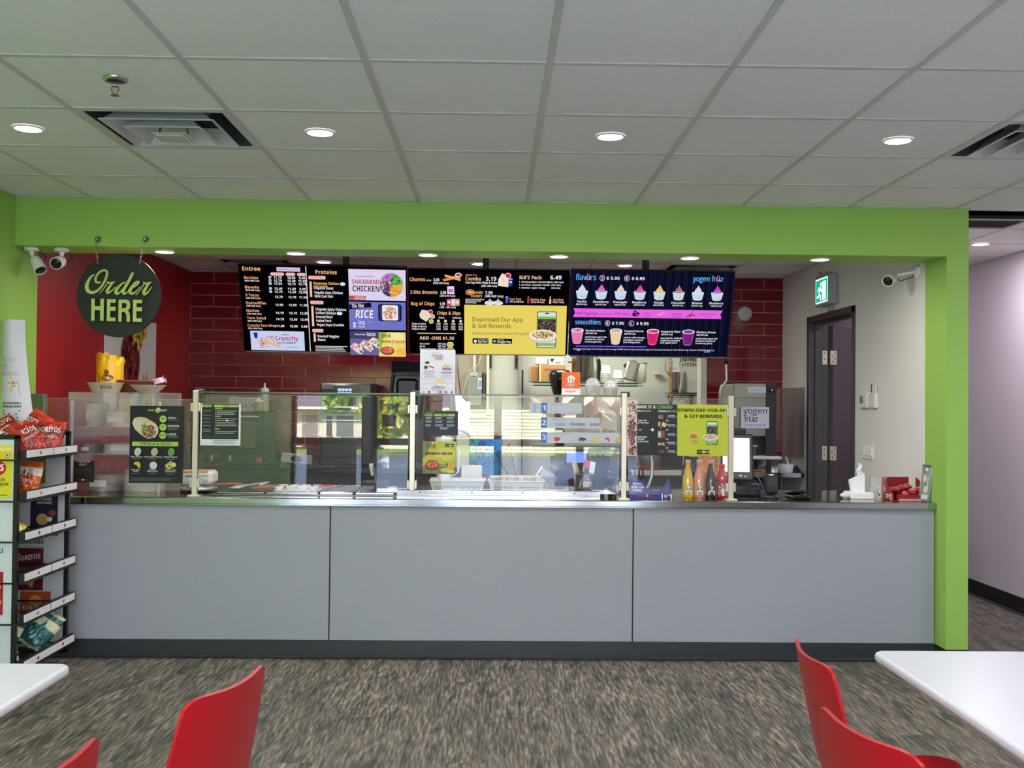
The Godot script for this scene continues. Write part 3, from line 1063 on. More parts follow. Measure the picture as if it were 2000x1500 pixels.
func screen(called_label: String, art: Art, x0: float, x1: float, yt: float, yb: float, zt: float, zb: float, zl := 0.0, roll := 0.0, mount := 0.5):
	# a display hung from the ceiling, leaning forward; zl turns its left end towards the room
	var w := x1 - x0
	var h := Vector2(yt - yb, zt - zb).length()
	var t := thing("menu_screen", called_label, "menu screen", Vector3((x0 + x1) * 0.5, (yt + yb) * 0.5, (zt + zb) * 0.5), 0.0, "ceiling hung menu screens")
	t.basis = Basis(Vector3.UP, zl) * Basis(Vector3.RIGHT, atan2(zt - zb, yt - yb)) * Basis(Vector3.BACK, roll)
	var m := Mb.new()
	m.box(Vector3(0, 0, -0.022), Vector3(w, h, 0.04), 0.004)
	m.box(Vector3(0, -0.05, -0.06), Vector3(w * 0.6, h * 0.6, 0.05), 0.01)
	part(t, "housing", m, mat(C(18, 18, 20), 0.35))
	m = Mb.new()
	m.box(Vector3(0, -h * 0.5 - 0.004, -0.006), Vector3(w * 0.98, 0.008, 0.012), 0.002)
	part(t, "bezel_strip", m, mat(C(150, 148, 150), 0.3, {"metal": 0.8}))
	m = Mb.new()
	m.box(Vector3(0, 0, -0.0008), Vector3(w - 0.012, h - 0.012, 0.0016))
	part(t, "panel", m, mat(C(9, 9, 12), 0.12))
	part(t, "display", art.b, glow(0.84), Vector3(0, 0, 0.0002))
	m = Mb.new()
	var inv := t.transform.affine_inverse()
	var hook := Vector3(x0 + w * mount, 0, 0)
	m.x = inv
	var zc := (zt + zb) * 0.5 - 0.06
	m.bx(hook.x - 0.022, hook.x + 0.022, (yt + yb) * 0.5, CEIL, zc - 0.03, zc + 0.02, 0.004)
	m.bx(hook.x - 0.05, hook.x + 0.05, CEIL - 0.012, CEIL, zc - 0.05, zc + 0.05, 0.004)
	part(t, "ceiling_pole", m, mat(C(16, 16, 18), 0.4))
	area(t, Vector3(0, 0, 0.03), 0.5, 0.03, Color(0.85, 0.85, 1.0), false).rotation.y = PI

func build_screens():
	var orange := C(255, 188, 128)
	var wht := C(250, 244, 250)
	var pink := C(250, 190, 186)
	var blk := C(9, 9, 13)
	var lime := C(190, 220, 60)
	# left: entrees and proteins
	var a := Art.new(1.124, 0.619, 1000, 562)
	a.rect(6, 6, 994, 556, blk)
	a.text("Entree", 26, 42, 36, C(255, 190, 120), {"w": 106})
	a.rect(228, 17, 366, 42, C(226, 206, 244))
	a.text("NEW PROTEIN AVAILABLE", 297, 35, 13, C(150, 110, 190), {"a": "c", "w": 124})
	for q in [[190, 270], [280, 336], [347, 397]]: a.rrect(q[0], 50, q[1], 70, 9, pink)
	a.line([[400, 8], [404, 556]], 5, C(240, 226, 214))
	var rows := [["Burritos", "(460-1260 Cals)", 94, 82], ["Bowls", "(250-940 Cals)", 154, 84], ["3 Tacos", "(480-940 Cals)", 204, 80], ["Quesadillas", "(490-950 Cals)", 254, 120], ["Nachos", "(750-1050 Cals)", 304, 76], ["Taco Salad", "(590-1050 Cals)", 351, 112], ["Crunchy Taco Wrap", "(530-1020 Cals)", 399, 172]]
	for r in rows:
		a.text(r[0], 34, r[2], 24, C(255, 172, 118), {"w": r[3]})
		a.text(r[1], 36, r[2] + 16, 13, wht, {"w": 86})
	for q in [[80, "11.79", "10.89", "9.49"], [100, "13.79", "12.49", "11.59"], [119, "17.99", "16.79", "15.79"], [150, "12.49", "11.69", "9.99"], [170, "14.79", "13.59", "12.99"], [202, "13.79", "12.79", "11.59"], [253, "13.99", "12.99", "11.99"], [305, "14.19", "13.19", "12.59"], [345, "14.79", "13.69", "12.69"], [390, "11.99", "10.99", "9.99"]]:
		for k in 3: a.text(q[1 + k], [232, 312, 376][k], q[0] + 8, 20, wht, {"a": "c"})
		if q[0] < 180:
			a.rrect(177, q[0] - 9, 195, q[0] + 9, 8, C(196, 214, 240))
			a.text("S" if q[0] in [80, 150] else "M" if q[0] == 100 else "L", 186, q[0] + 5, 13, C(60, 70, 100), {"a": "c"})
	a.rect(48, 424, 372, 551, C(206, 214, 248))
	a.poly([[66, 436], [92, 436], [88, 474], [74, 474]], C(40, 44, 150))
	for q in [[[96, 520], [176, 468], [196, 484], [112, 540]], [[140, 470], [230, 516], [216, 536], [132, 488]], [[88, 488], [150, 470], [170, 484], [96, 508]]]:
		a.poly(q, C(226, 190, 160))
		a.specks(q[0][0] + 30, q[0][1], 26, 14, 14, 5, [C(150, 90, 70), C(240, 220, 200), C(190, 120, 90)], q[0][0])
	a.specks(170, 486, 70, 24, 26, 5, [C(230, 150, 150), C(200, 100, 110), C(250, 240, 240)], 5)
	a.text("NOW A", 260, 448, 14, C(70, 60, 110), {"a": "c", "w": 44})
	a.text("Crunchy", 198, 482, 40, C(196, 52, 110), {"w": 138})
	a.text("TACO WRAP", 206, 504, 18, C(60, 48, 90), {"w": 112})
	a.rect(262, 524, 334, 528, C(140, 140, 170))
	a.text("Proteins", 458, 50, 34, C(255, 196, 140), {"w": 126})
	for q in [[416, 62, 516, 84, "SIGNATURE"], [420, 220, 498, 242, "CLASSIC"], [424, 402, 490, 424, "VEGGIE"]]:
		a.rrect(q[0], q[1], q[2], q[3], 6, pink)
		a.text(q[4], (q[0] + q[2]) * 0.5, q[3] - 6, 14, C(240, 140, 120), {"a": "c"})
	for q in [[420, 98, 196], [424, 254, 384], [430, 430, 486]]: a.rect(q[0], q[1], q[0] + 13, q[2], C(248, 200, 170))
	for q in [["Shawarma Chicken", 443, 116, 150, 1], ["Chipotle Steak", 443, 146, 118, 0], ["Tequila Lime Chicken", 445, 174, 170, 0], ["Wild Cod Fish", 446, 198, 110, 0], ["Chipotle Spicy Chicken", 448, 281, 184, 0], ["Grilled Chicken", 449, 305, 122, 0], ["Ground Beef", 450, 330, 100, 0], ["Pulled Pork", 451, 355, 90, 0], ["Vegan Soya Crumble", 452, 381, 164, 0], ["Roasted Veggies", 454, 456, 130, 0], ["Beans", 455, 479, 46, 0]]:
		a.text(q[0], q[1], q[2], 22, C(255, 206, 120) if q[4] else wht, {"w": q[3]})
	a.text("(Halal Certified)", 443, 130, 12, C(255, 206, 120), {"w": 82})
	for q in [[616, 110], [592, 298]]: a.oval(q[0], q[1], 17, 11, C(206, 236, 244))
	a.bars(438, 512, 632, 4, 10, 5, C(214, 210, 216))
	a.rect(652, 14, 990, 210, C(230, 216, 250))
	a.text("TRADITIONALLY MARINATED", 750, 62, 8, C(110, 90, 110), {"a": "c", "w": 110})
	a.text("SHAWARMA", 672, 107, 40, C(186, 84, 74), {"w": 170})
	a.text("CHICKEN", 674, 154, 50, C(52, 44, 52), {"w": 160})
	a.oval(905, 110, 74, 80, C(214, 196, 226))
	for q in [[-150, -85, C(178, 120, 206)], [-85, -5, C(96, 176, 84)], [-5, 95, C(240, 178, 66)], [95, 150, C(66, 62, 116)], [150, 215, C(160, 116, 140)]]: a.oval(905, 110, 68, 74, q[2], q[0], q[1])
	a.specks(876, 110, 36, 54, 90, 6, [C(236, 220, 240), C(110, 70, 100), C(196, 140, 160), C(80, 60, 80)], 2)
	a.specks(928, 76, 30, 30, 50, 6, [C(60, 150, 70), C(140, 210, 110), C(40, 110, 50)], 3)
	a.specks(926, 144, 36, 30, 60, 6, [C(255, 206, 96), C(230, 150, 40), C(250, 120, 70)], 4)
	a.oval(966, 176, 26, 10, C(240, 240, 250))
	a.text("Halal", 966, 180, 12, C(120, 170, 210), {"a": "c", "i": 1})
	a.rect(656, 174, 754, 202, C(206, 82, 62))
	a.text("Pickled by", 690, 187, 12, wht)
	a.text("Puente Survadi", 684, 198, 12, wht, {"w": 66})
	a.rect(652, 212, 990, 392, C(118, 120, 204))
	a.poly([[652, 232], [782, 216], [788, 246], [654, 262]], C(26, 24, 34))
	a.text("On the", 672, 252, 32, wht, {"i": 1, "w": 70, "r": -4.0})
	a.text("RICE", 690, 316, 70, wht, {"w": 104, "sk": 0.1})
	for q in [["Classic", 724, 346], ["12.49", 724, 360], ["16.49", 724, 378]]: a.text(q[0], q[1], q[2], 16, wht, {"a": "c", "w": 40})
	a.text("Bowl", 776, 346, 13, C(160, 162, 226), {"a": "c"})
	for y in [352, 371]: a.oval(682, y, 9, 9, C(214, 218, 244))
	a.rrect(826, 224, 966, 334, 14, C(28, 32, 70))
	a.rrect(836, 230, 956, 328, 10, C(58, 64, 120))
	a.rrect(850, 230, 944, 328, 10, C(250, 240, 240))
	a.specks(897, 279, 40, 40, 130, 5, [C(196, 130, 96), C(236, 180, 140), C(170, 100, 80), C(220, 150, 60)], 8)
	a.rect(654, 394, 828, 554, C(112, 104, 160))
	a.rect(654, 394, 828, 446, C(74, 66, 112))
	a.text("Ground Beef", 684, 422, 14, wht, {"w": 66})
	a.text("tacos", 756, 428, 38, wht, {"f": "Droid Serif", "i": 1, "w": 52})
	for q in [[668, 500, 0], [728, 480, 1], [782, 458, 2]]:
		a.poly([[q[0] - 16, q[1]], [q[0] + 10, q[1] - 26], [q[0] + 52, q[1] - 12], [q[0] + 66, q[1] + 30], [q[0] + 48, q[1] + 50], [q[0] + 24, q[1] + 34]], C(246, 232, 216))
		a.specks(q[0] + 22, q[1] - 2, 26, 14, 30, 6, [C(216, 120, 170), C(240, 214, 226), C(120, 170, 90), C(190, 70, 110)], q[2] + 20)
		a.specks(q[0] + 46, q[1] + 28, 12, 14, 18, 4, [C(120, 60, 50), C(90, 40, 36), C(170, 90, 70)], q[2] + 30)
	a.rect(828, 394, 990, 554, C(244, 226, 120))
	a.poly([[828, 394], [880, 394], [850, 450], [846, 520], [828, 530]], C(150, 190, 80))
	a.oval(930, 430, 50, 34, C(252, 238, 160))
	a.text("Fresh", 846, 430, 34, C(60, 80, 40), {"f": "Droid Serif", "i": 1, "w": 56})
	a.text("MANGO SALSA", 844, 464, 24, C(150, 36, 24), {"w": 142})
	a.oval(880, 516, 42, 28, C(120, 60, 66))
	a.oval(880, 513, 37, 22, C(226, 96, 86))
	a.specks(880, 513, 32, 17, 30, 4, [C(250, 150, 120), C(190, 50, 60), C(240, 190, 110)], 9)
	a.oval(962, 520, 30, 26, C(250, 190, 90))
	a.oval(940, 544, 26, 14, C(252, 206, 96), 180, 360)
	screen("left menu screen listing entrees and proteins beside shawarma and rice adverts", a, -1.717, -0.593, 2.373, 1.807, -6.84, -7.085, 0.02, -0.006, 0.62)
	# middle: sides, combos and the app advert; design units of a 1820 by 950 sheet
	a = Art.new(1.112, 0.612, 1820, 950)
	a.rect(8, 8, 1812, 942, C(10, 10, 14))
	for q in [["Churros", 20, 138, 54, 172], ["2 Bite Brownie", 24, 276, 50, 306], ["Bag of Chips", 30, 402, 50, 266]]: a.text(q[0], q[1], q[2], q[3], C(255, 180, 120), {"w": q[4]})
	a.text("(2 Pcs)", 204, 136, 22, wht, {"w": 56})
	for q in [["3.09", 284, 138, 68], ["3.09", 362, 276, 64], ["1.99", 354, 400, 60]]: a.text(q[0], q[1], q[2], 44, wht, {"w": q[3]})
	for q in [["(320-370 Cals)", 284, 168, 176], ["(240-270 Cals)", 356, 306, 172], ["(190 - 230 Cals)", 354, 432, 180]]: a.text(q[0], q[1], q[2], 28, wht, {"w": q[3]})
	a.poly([[384, 116], [560, 66], [592, 96], [402, 138]], C(240, 140, 70))
	a.poly([[416, 62], [590, 104], [588, 132], [570, 128], [410, 84]], C(250, 168, 96))
	a.oval(566, 66, 38, 24, C(250, 240, 240))
	a.oval(566, 66, 28, 15, C(150, 80, 84))
	a.poly([[440, 190], [516, 190], [520, 274], [440, 274]], C(238, 222, 246))
	a.rect(452, 220, 508, 256, C(196, 120, 190))
	for q in [[434, C(226, 70, 100)], [484, C(190, 220, 240)], [530, C(240, 150, 110)]]:
		a.rect(q[0], 328, q[0] + 48, 404, q[1])
		a.rect(q[0] + 8, 350, q[0] + 40, 378, C(250, 230, 230))
	a.poly([[150, 450], [220, 462], [260, 520], [200, 584], [130, 540], [124, 500]], C(240, 224, 200))
	for q in [[248, 474, C(214, 40, 70)], [272, 524, C(246, 170, 130)], [256, 580, C(170, 200, 60)]]:
		a.oval(q[0], q[1], 27, 25, C(246, 236, 226))
		a.oval(q[0], q[1], 21, 19, q[2])
	a.text("Chips & Dips", 322, 502, 48, C(255, 196, 140), {"w": 266})
	a.text("Price", 374, 546, 28, wht, {"a": "c", "w": 64})
	a.text("Calories", 548, 546, 28, wht, {"a": "c", "w": 100})
	for x in [338, 418, 506, 590]: a.oval(x, 574, 16, 16, C(250, 210, 180))
	for r in [["Chips & Salsa", "3.99", "4.99", "290", "370"], ["Chips & Queso", "3.79", "5.79", "320", "470"], ["Chips & Guac", "3.99", "5.99", "310", "450"]]:
		var y: int = {"Chips & Salsa": 616, "Chips & Queso": 645, "Chips & Guac": 672}[r[0]]
		a.text(r[0], 36, y, 27, wht, {"w": 158 if y != 645 else 170})
		for k in 4: a.text(r[1 + k], [338, 418, 506, 590][k], y, 26, wht, {"a": "c", "w": 48})
	a.rect(96, 708, 540, 717, C(240, 206, 180))
	a.text("ADD -ONS $1.30", 122, 784, 50, C(255, 206, 160), {"w": 392})
	for r in [["Guacamole", 838, "(50 Cals)"], ["Queso", 868, "(90 Cals)"], ["Roasted Veggies", 898, "(70 Cals)"]]:
		a.text(r[0], 122, r[1], 25, wht, {"w": r[0].length() * 12.5})
		a.text(r[2], 330, r[1], 27, wht, {"w": 90})
	a.oval(470, 836, 40, 30, C(250, 244, 220)); a.oval(470, 836, 34, 25, lime)
	a.oval(470, 890, 40, 30, C(250, 234, 220)); a.oval(470, 890, 34, 25, C(220, 140, 90))
	a.text("Make it a", 648, 72, 26, C(255, 150, 90), {"w": 120})
	a.text("Combo", 644, 122, 54, C(255, 196, 140), {"w": 176})
	a.text("Can Pop with Chips & Salsa", 644, 156, 32, wht, {"w": 356})
	a.text("(290 -490 Cals)", 820, 190, 30, wht, {"w": 180})
	a.text("3.19", 874, 122, 60, wht, {"w": 116})
	a.poly([[1054, 40], [1130, 70], [1126, 190], [1010, 176], [1012, 106]], C(250, 232, 214))
	a.line([[1068, 90], [1066, 150]], 6, C(220, 170, 140))
	a.oval(1122, 64, 34, 30, C(246, 230, 240)); a.oval(1122, 64, 27, 24, C(222, 40, 76))
	a.rrect(1132, 98, 1172, 180, 8, C(30, 70, 190)); a.rect(1132, 96, 1172, 106, C(220, 226, 240)); a.oval(1152, 136, 14, 14, C(240, 240, 250)); a.oval(1152, 140, 14, 10, C(214, 40, 60), 0, 180)
	a.text("Kid'S Pack", 1250, 100, 52, C(255, 206, 170), {"w": 250})
	a.text("6.49", 1594, 100, 60, wht, {"w": 126})
	for q in [["1 - Kid's Quesadillas / Kid's Burrito", 138, 344, "(210 -480 Cals)"], ["1 - Ice Cream - Chocolate / Vanilla", 170, 344, "(170 Cals)"], ["1 - Selection - Apple / Orange", 202, 298, "(50 Cals)"]]:
		a.text(q[0], 1244, q[1], 24, wht, {"w": q[2]})
		a.text(q[3], 1660, q[1], 24, wht, {"a": "c"})
	a.oval(696, 250, 50, 32, C(246, 176, 90)); a.oval(696, 250, 40, 24, C(20, 18, 22)); a.oval(698, 250, 30, 16, C(246, 176, 90))
	a.text("Cheesecake", 668, 264, 44, C(250, 186, 106), {"f": "Droid Serif", "i": 1, "w": 172})
	a.text("Factory", 704, 304, 46, C(250, 186, 106), {"f": "Droid Serif", "i": 1, "w": 130})
	a.text("7.99", 866, 270, 46, wht, {"w": 84})
	a.text("(580-960 Cals)", 864, 302, 32, wht, {"w": 210})
	for q in [["Vanilla Caramel Cheesecake", 334, 212], ["Chocolate & Creme", 352, 176], ["Made in house", 370, 124]]: a.text(q[0], 644, q[1], 20, wht, {"w": q[2]})
	for x in [918, 1010]:
		a.oval(x, 364, 58, 24, C(240, 236, 246))
		a.poly([[x - 34, 362], [x + 2, 316], [x + 40, 360]], C(214, 206, 220))
	a.rrect(1096, 296, 1126, 364, 7, C(60, 110, 210)); a.rect(1096, 292, 1126, 302, C(210, 216, 230))
	a.text("Can Pop", 1140, 330, 34, C(255, 170, 120), {"w": 132}); a.text("1.99  (0-190 Cals)", 1142, 356, 24, wht, {"w": 158})
	a.rrect(1340, 306, 1366, 364, 7, C(170, 60, 80)); a.rect(1346, 286, 1360, 308, C(120, 130, 190))
	a.text("Bottle Pop", 1380, 334, 34, C(255, 170, 120), {"w": 166}); a.text("3.29 (0-270 Cals)", 1382, 358, 24, wht, {"w": 150})
	a.rrect(1588, 316, 1612, 368, 8, C(246, 200, 130)); a.rect(1595, 284, 1606, 320, C(240, 220, 200))
	a.text("Jarritos", 1628, 332, 34, C(255, 150, 100), {"w": 120}); a.text("3.79 (120 - 190 Cals)", 1628, 356, 24, wht, {"w": 130})
	a.rect(632, 386, 1790, 938, C(240, 219, 102))
	a.text("Download Our App", 722, 570, 64, C(70, 62, 40), {"b": 0, "w": 574})
	a.text("& Get Rewards", 722, 640, 64, C(70, 62, 40), {"b": 0, "w": 438})
	a.text("Rewards have never tasted this good!", 724, 716, 38, C(110, 100, 60), {"b": 0, "w": 640})
	for q in [[726, 908, "Download on the", "App Store"], [950, 1178, "GET IT ON", "Google Play"]]:
		a.rrect(q[0], 760, q[1], 818, 8, C(24, 24, 26))
		a.text(q[2], q[0] + 60, 780, 15, wht)
		a.text(q[3], q[0] + 60, 806, 32, wht, {"w": q[1] - q[0] - 72})
	a.oval(758, 792, 17, 18, wht)
	a.poly([[966, 772], [1004, 790], [966, 808]], C(150, 220, 200))
	a.rrect(1456, 450, 1680, 862, 24, C(40, 52, 40))
	a.rrect(1464, 458, 1672, 854, 18, C(222, 236, 226))
	a.rect(1466, 506, 1670, 536, C(130, 200, 90)); a.rrect(1546, 464, 1592, 478, 5, C(20, 22, 22))
	a.rect(1466, 536, 1670, 680, C(66, 54, 52))
	a.specks(1568, 606, 90, 60, 60, 16, [C(98, 80, 70), C(40, 34, 36), C(150, 120, 100), C(84, 92, 90)], 12)
	a.rect(1466, 800, 1670, 834, C(130, 200, 90))
	a.oval(1526, 730, 152, 74, C(214, 206, 216)); a.oval(1526, 712, 152, 64, C(252, 246, 240)); a.oval(1526, 710, 132, 50, C(238, 214, 180))
	a.specks(1526, 710, 118, 42, 120, 11, [C(250, 240, 214), C(214, 110, 70), C(120, 160, 70), C(180, 70, 60), C(240, 226, 150)], 14)
	a.poly([[1506, 702], [1530, 664], [1552, 704], [1528, 720]], C(96, 160, 60))
	screen("middle menu screen with sides, combos and a yellow app download advert", a, -0.5975, 0.511, 2.379, 1.811, -7.0, -7.21, 0.0, 0.0, 0.478)
	# right: frozen yogurt; 1880 by 970 units
	a = Art.new(1.118, 0.612, 1880, 970)
	a.rect(8, 8, 1872, 962, C(20, 22, 42))
	for i in 60:
		var xx := 14 + i * 31 + rng.randf() * 20
		a.rect(xx, 12, xx + rng.randf_range(3, 11), 958, [C(28, 31, 56), C(14, 16, 32), C(36, 40, 68)][i % 3])
	var cyan := C(96, 178, 250)
	a.text("flav", 60, 104, 88, cyan, {"w": 122, "b": 0, "fat": 2.0}); a.text("ü", 184, 104, 88, C(240, 140, 190), {"b": 0, "fat": 2.0, "w": 34}); a.text("rs", 226, 104, 88, cyan, {"b": 0, "fat": 2.0, "w": 64})
	a.text("yogen fr", 1396, 104, 82, cyan, {"w": 260, "b": 0, "fat": 2.0}); a.text("ü", 1662, 104, 82, C(240, 140, 190), {"b": 0, "fat": 2.0, "w": 38}); a.text("z", 1706, 104, 82, cyan, {"b": 0, "fat": 2.0, "w": 36})
	a.text("smoothies", 72, 602, 74, cyan, {"w": 294, "b": 0, "fat": 2.0})
	for q in [["S", 360, 80, "$ 5.95", 410, 148], ["R", 640, 80, "$ 6.95", 696, 148], ["R", 446, 586, "$ 7.95", 500, 134], ["L", 722, 586, "$ 9.95", 780, 142]]:
		a.oval(q[1], q[2], 31, 33, C(240, 200, 240)); a.oval(q[1], q[2], 25, 27, C(26, 28, 50))
		a.text(q[0], q[1], q[2] + 16, 44, wht, {"a": "c"})
		a.text(q[3], q[4], q[2] + 18, 48, wht, {"w": q[5]})
	var flav := [["Vanilla", C(236, 238, 240)], ["Strawberry", C(238, 110, 200)], ["Pineapple", C(246, 226, 196)], ["Raspberry", C(238, 84, 170)], ["Mango", C(246, 214, 110)], ["Chocolate", C(170, 120, 126)], ["Banana", C(240, 230, 240)], ["Blueberry", C(210, 80, 214)]]
	for i in 8:
		var cx := 136 + i * 220 + (4 if i > 3 else 0)
		a.poly([[cx - 48, 232], [cx - 34, 196], [cx - 18, 178], [cx + 2, 146], [cx + 18, 176], [cx + 36, 196], [cx + 48, 232]], flav[i][1])
		for k in 3: a.line([[cx - 40 + k * 6, 224 - k * 20], [cx + 10, 232 - k * 22], [cx + 40 - k * 7, 214 - k * 20]], 4, (flav[i][1] as Color).darkened(0.18))
		a.poly([[cx - 70, 226], [cx + 70, 226], [cx + 52, 304], [cx + 28, 316], [cx - 28, 316], [cx - 52, 304]], C(206, 226, 246))
		a.oval(cx, 228, 70, 13, C(236, 246, 252)); a.oval(cx, 226, 60, 8, (flav[i][1] as Color).darkened(0.08))
		a.line([[cx - 6, 292], [cx + 40, 276]], 5, C(120, 190, 190))
		a.text(flav[i][0], cx, 354, 32, wht, {"a": "c"})
		a.text("240/310 Cals", cx, 382, 24, wht, {"a": "c", "w": 126})
	a.poly([[44, 416], [1760, 424], [1738, 470], [1756, 520], [40, 514], [66, 464]], C(240, 104, 236))
	a.text("Add Toppings", 74, 486, 44, C(90, 36, 100), {"b": 0, "w": 252}); a.text("(100-120 Cals)", 336, 484, 24, C(120, 50, 130), {"b": 0, "w": 150}); a.text(": 75¢ each", 500, 486, 42, C(120, 50, 130), {"b": 0, "w": 180})
	a.specks(760, 468, 44, 34, 60, 9, [C(34, 14, 40), C(70, 26, 80), C(20, 10, 28)], 4)
	a.specks(1060, 470, 46, 28, 40, 6, [C(250, 170, 240), C(250, 210, 160), C(220, 80, 190)], 6)
	for k in 5: a.line([[1346 + k * 14, 494 - k * 4], [1410 + k * 12, 452 + k * 8]], 9, [C(90, 30, 50), C(190, 120, 130), C(70, 20, 40)][k % 3])
	for q in [["Oreo", 890, 466], ["Crumbs", 890, 496], ["Rainbow", 1238, 470], ["Sprinkles", 1232, 502], ["Dark Chocolate", 1594, 470], ["Curls", 1586, 502]]: a.text(q[0], q[1], q[2], 27, C(120, 50, 130), {"a": "c", "b": 0})
	var sm := [[96, C(238, 130, 190), "Strawberry Banana", ["vanilla frozen yogurt with", "strawberries, bananas", "and pineapple juice"]], [542, C(246, 214, 166), "Tropical Storm", ["sorbet with mango,", "pineapple, bananas", "and orange juice"]], [968, C(226, 40, 120), "Raspberry Blast", ["sorbet with", "raspberries, pineapple", "and apple juice"]], [1376, C(130, 40, 134), "Blueberry Breeze", ["vanilla frozen yogurt with", "blueberries, bananas and", "cranberry juice"]]]
	for q in sm:
		var cx: int = q[0]
		a.poly([[cx - 70, 656], [cx + 74, 656], [cx + 48, 802], [cx + 26, 816], [cx - 26, 816], [cx - 46, 802]], (q[1] as Color).lightened(0.25))
		a.poly([[cx - 60, 666], [cx + 62, 666], [cx + 40, 800], [cx - 38, 800]], q[1])
		a.oval(cx + 2, 656, 72, 26, C(250, 240, 246)); a.oval(cx + 2, 656, 58, 18, (q[1] as Color).darkened(0.1))
		a.specks(cx + 2, 656, 50, 13, 24, 8, [(q[1] as Color).darkened(0.3), (q[1] as Color).lightened(0.3)], cx)
		a.text(q[2], cx + 96, 668, 30, wht, {"w": 220})
		a.text("260/340 Cals", cx + 96, 698, 25, wht, {"w": 134})
		for k in 3: a.text(q[3][k], cx + 92, 740 + k * 27, 25, wht, {"w": [250, 226, 196][k]})
	a.rect(84, 826, 900, 838, C(120, 96, 240))
	a.text("Adults and youth (ages 13 and older) need an average of 2,000 calories a day, and children (ages 4 to 12) need an average of 1,500 calories a day. However individual needs vary", 52, 872, 24, wht, {"w": 1640, "b": 0})
	a.text(".50", 92, 884, 34, C(210, 206, 250), {"i": 1}); a.text("2.54", 1580, 890, 32, C(210, 206, 250), {"i": 1})
	screen("right menu screen with frozen yogurt flavours and smoothies on dark boards", a, 0.511, 1.622, 2.371, 1.803, -6.9, -7.135, -0.004, 0.0, 0.475)

func cctv(label: String, base: Vector3, mid: Vector3, dir: Vector3, wallmount := false):
	var t := thing("security_camera", label, "security camera", base, 0.0, "white security cameras")
	var wp := mat(C(226, 227, 226), 0.35)
	var m := Mb.new()
	var nrm := Vector3.LEFT if wallmount else Vector3.DOWN
	m.x = Transform3D(Mb.basis_y(nrm), Vector3.ZERO)
	m.lathe([[0.0, 0.0], [0.040, 0.0], [0.040, 0.016], [0.036, 0.020], [0.0, 0.020]], 24)
	part(t, "mount", m, wp)
	m = Mb.new()
	var rel := mid - base
	var f := dir.normalized()
	m.tube([nrm * 0.02, nrm * 0.035 + rel * 0.15, rel - f * 0.045], 0.010, 10)
	m.lathe([[0.0, -0.016], [0.011, -0.012], [0.016, 0.0], [0.011, 0.012], [0.0, 0.016]], 14, Transform3D(Basis.IDENTITY, nrm * 0.028))
	part(t, "arm", m, wp)
	m = Mb.new()
	m.x = Transform3D(Mb.basis_y(f), rel)
	m.lathe([[0.0, -0.055], [0.018, -0.052], [0.029, -0.040], [0.034, -0.015], [0.035, 0.045], [0.033, 0.050], [0.030, 0.046]], 26)
	part(t, "body", m, wp)
	m = Mb.new()
	m.x = Transform3D(Mb.basis_y(f), rel)
	m.lathe([[0.030, 0.0455], [0.012, 0.0462], [0.011, 0.050], [0.0, 0.050]], 22)
	part(t, "lens_face", m, mat(C(16, 16, 18), 0.12))
	m = Mb.new()
	m.tube([nrm * 0.004 + Vector3(0.02, -0.004, -0.02), rel * 0.4 + Vector3(0.05, -0.01, -0.04), rel * 0.75 + Vector3(0.03, -0.02, -0.03), rel - f * 0.05], 0.003, 6)
	part(t, "cable", m, mat(C(24, 24, 26), 0.5))

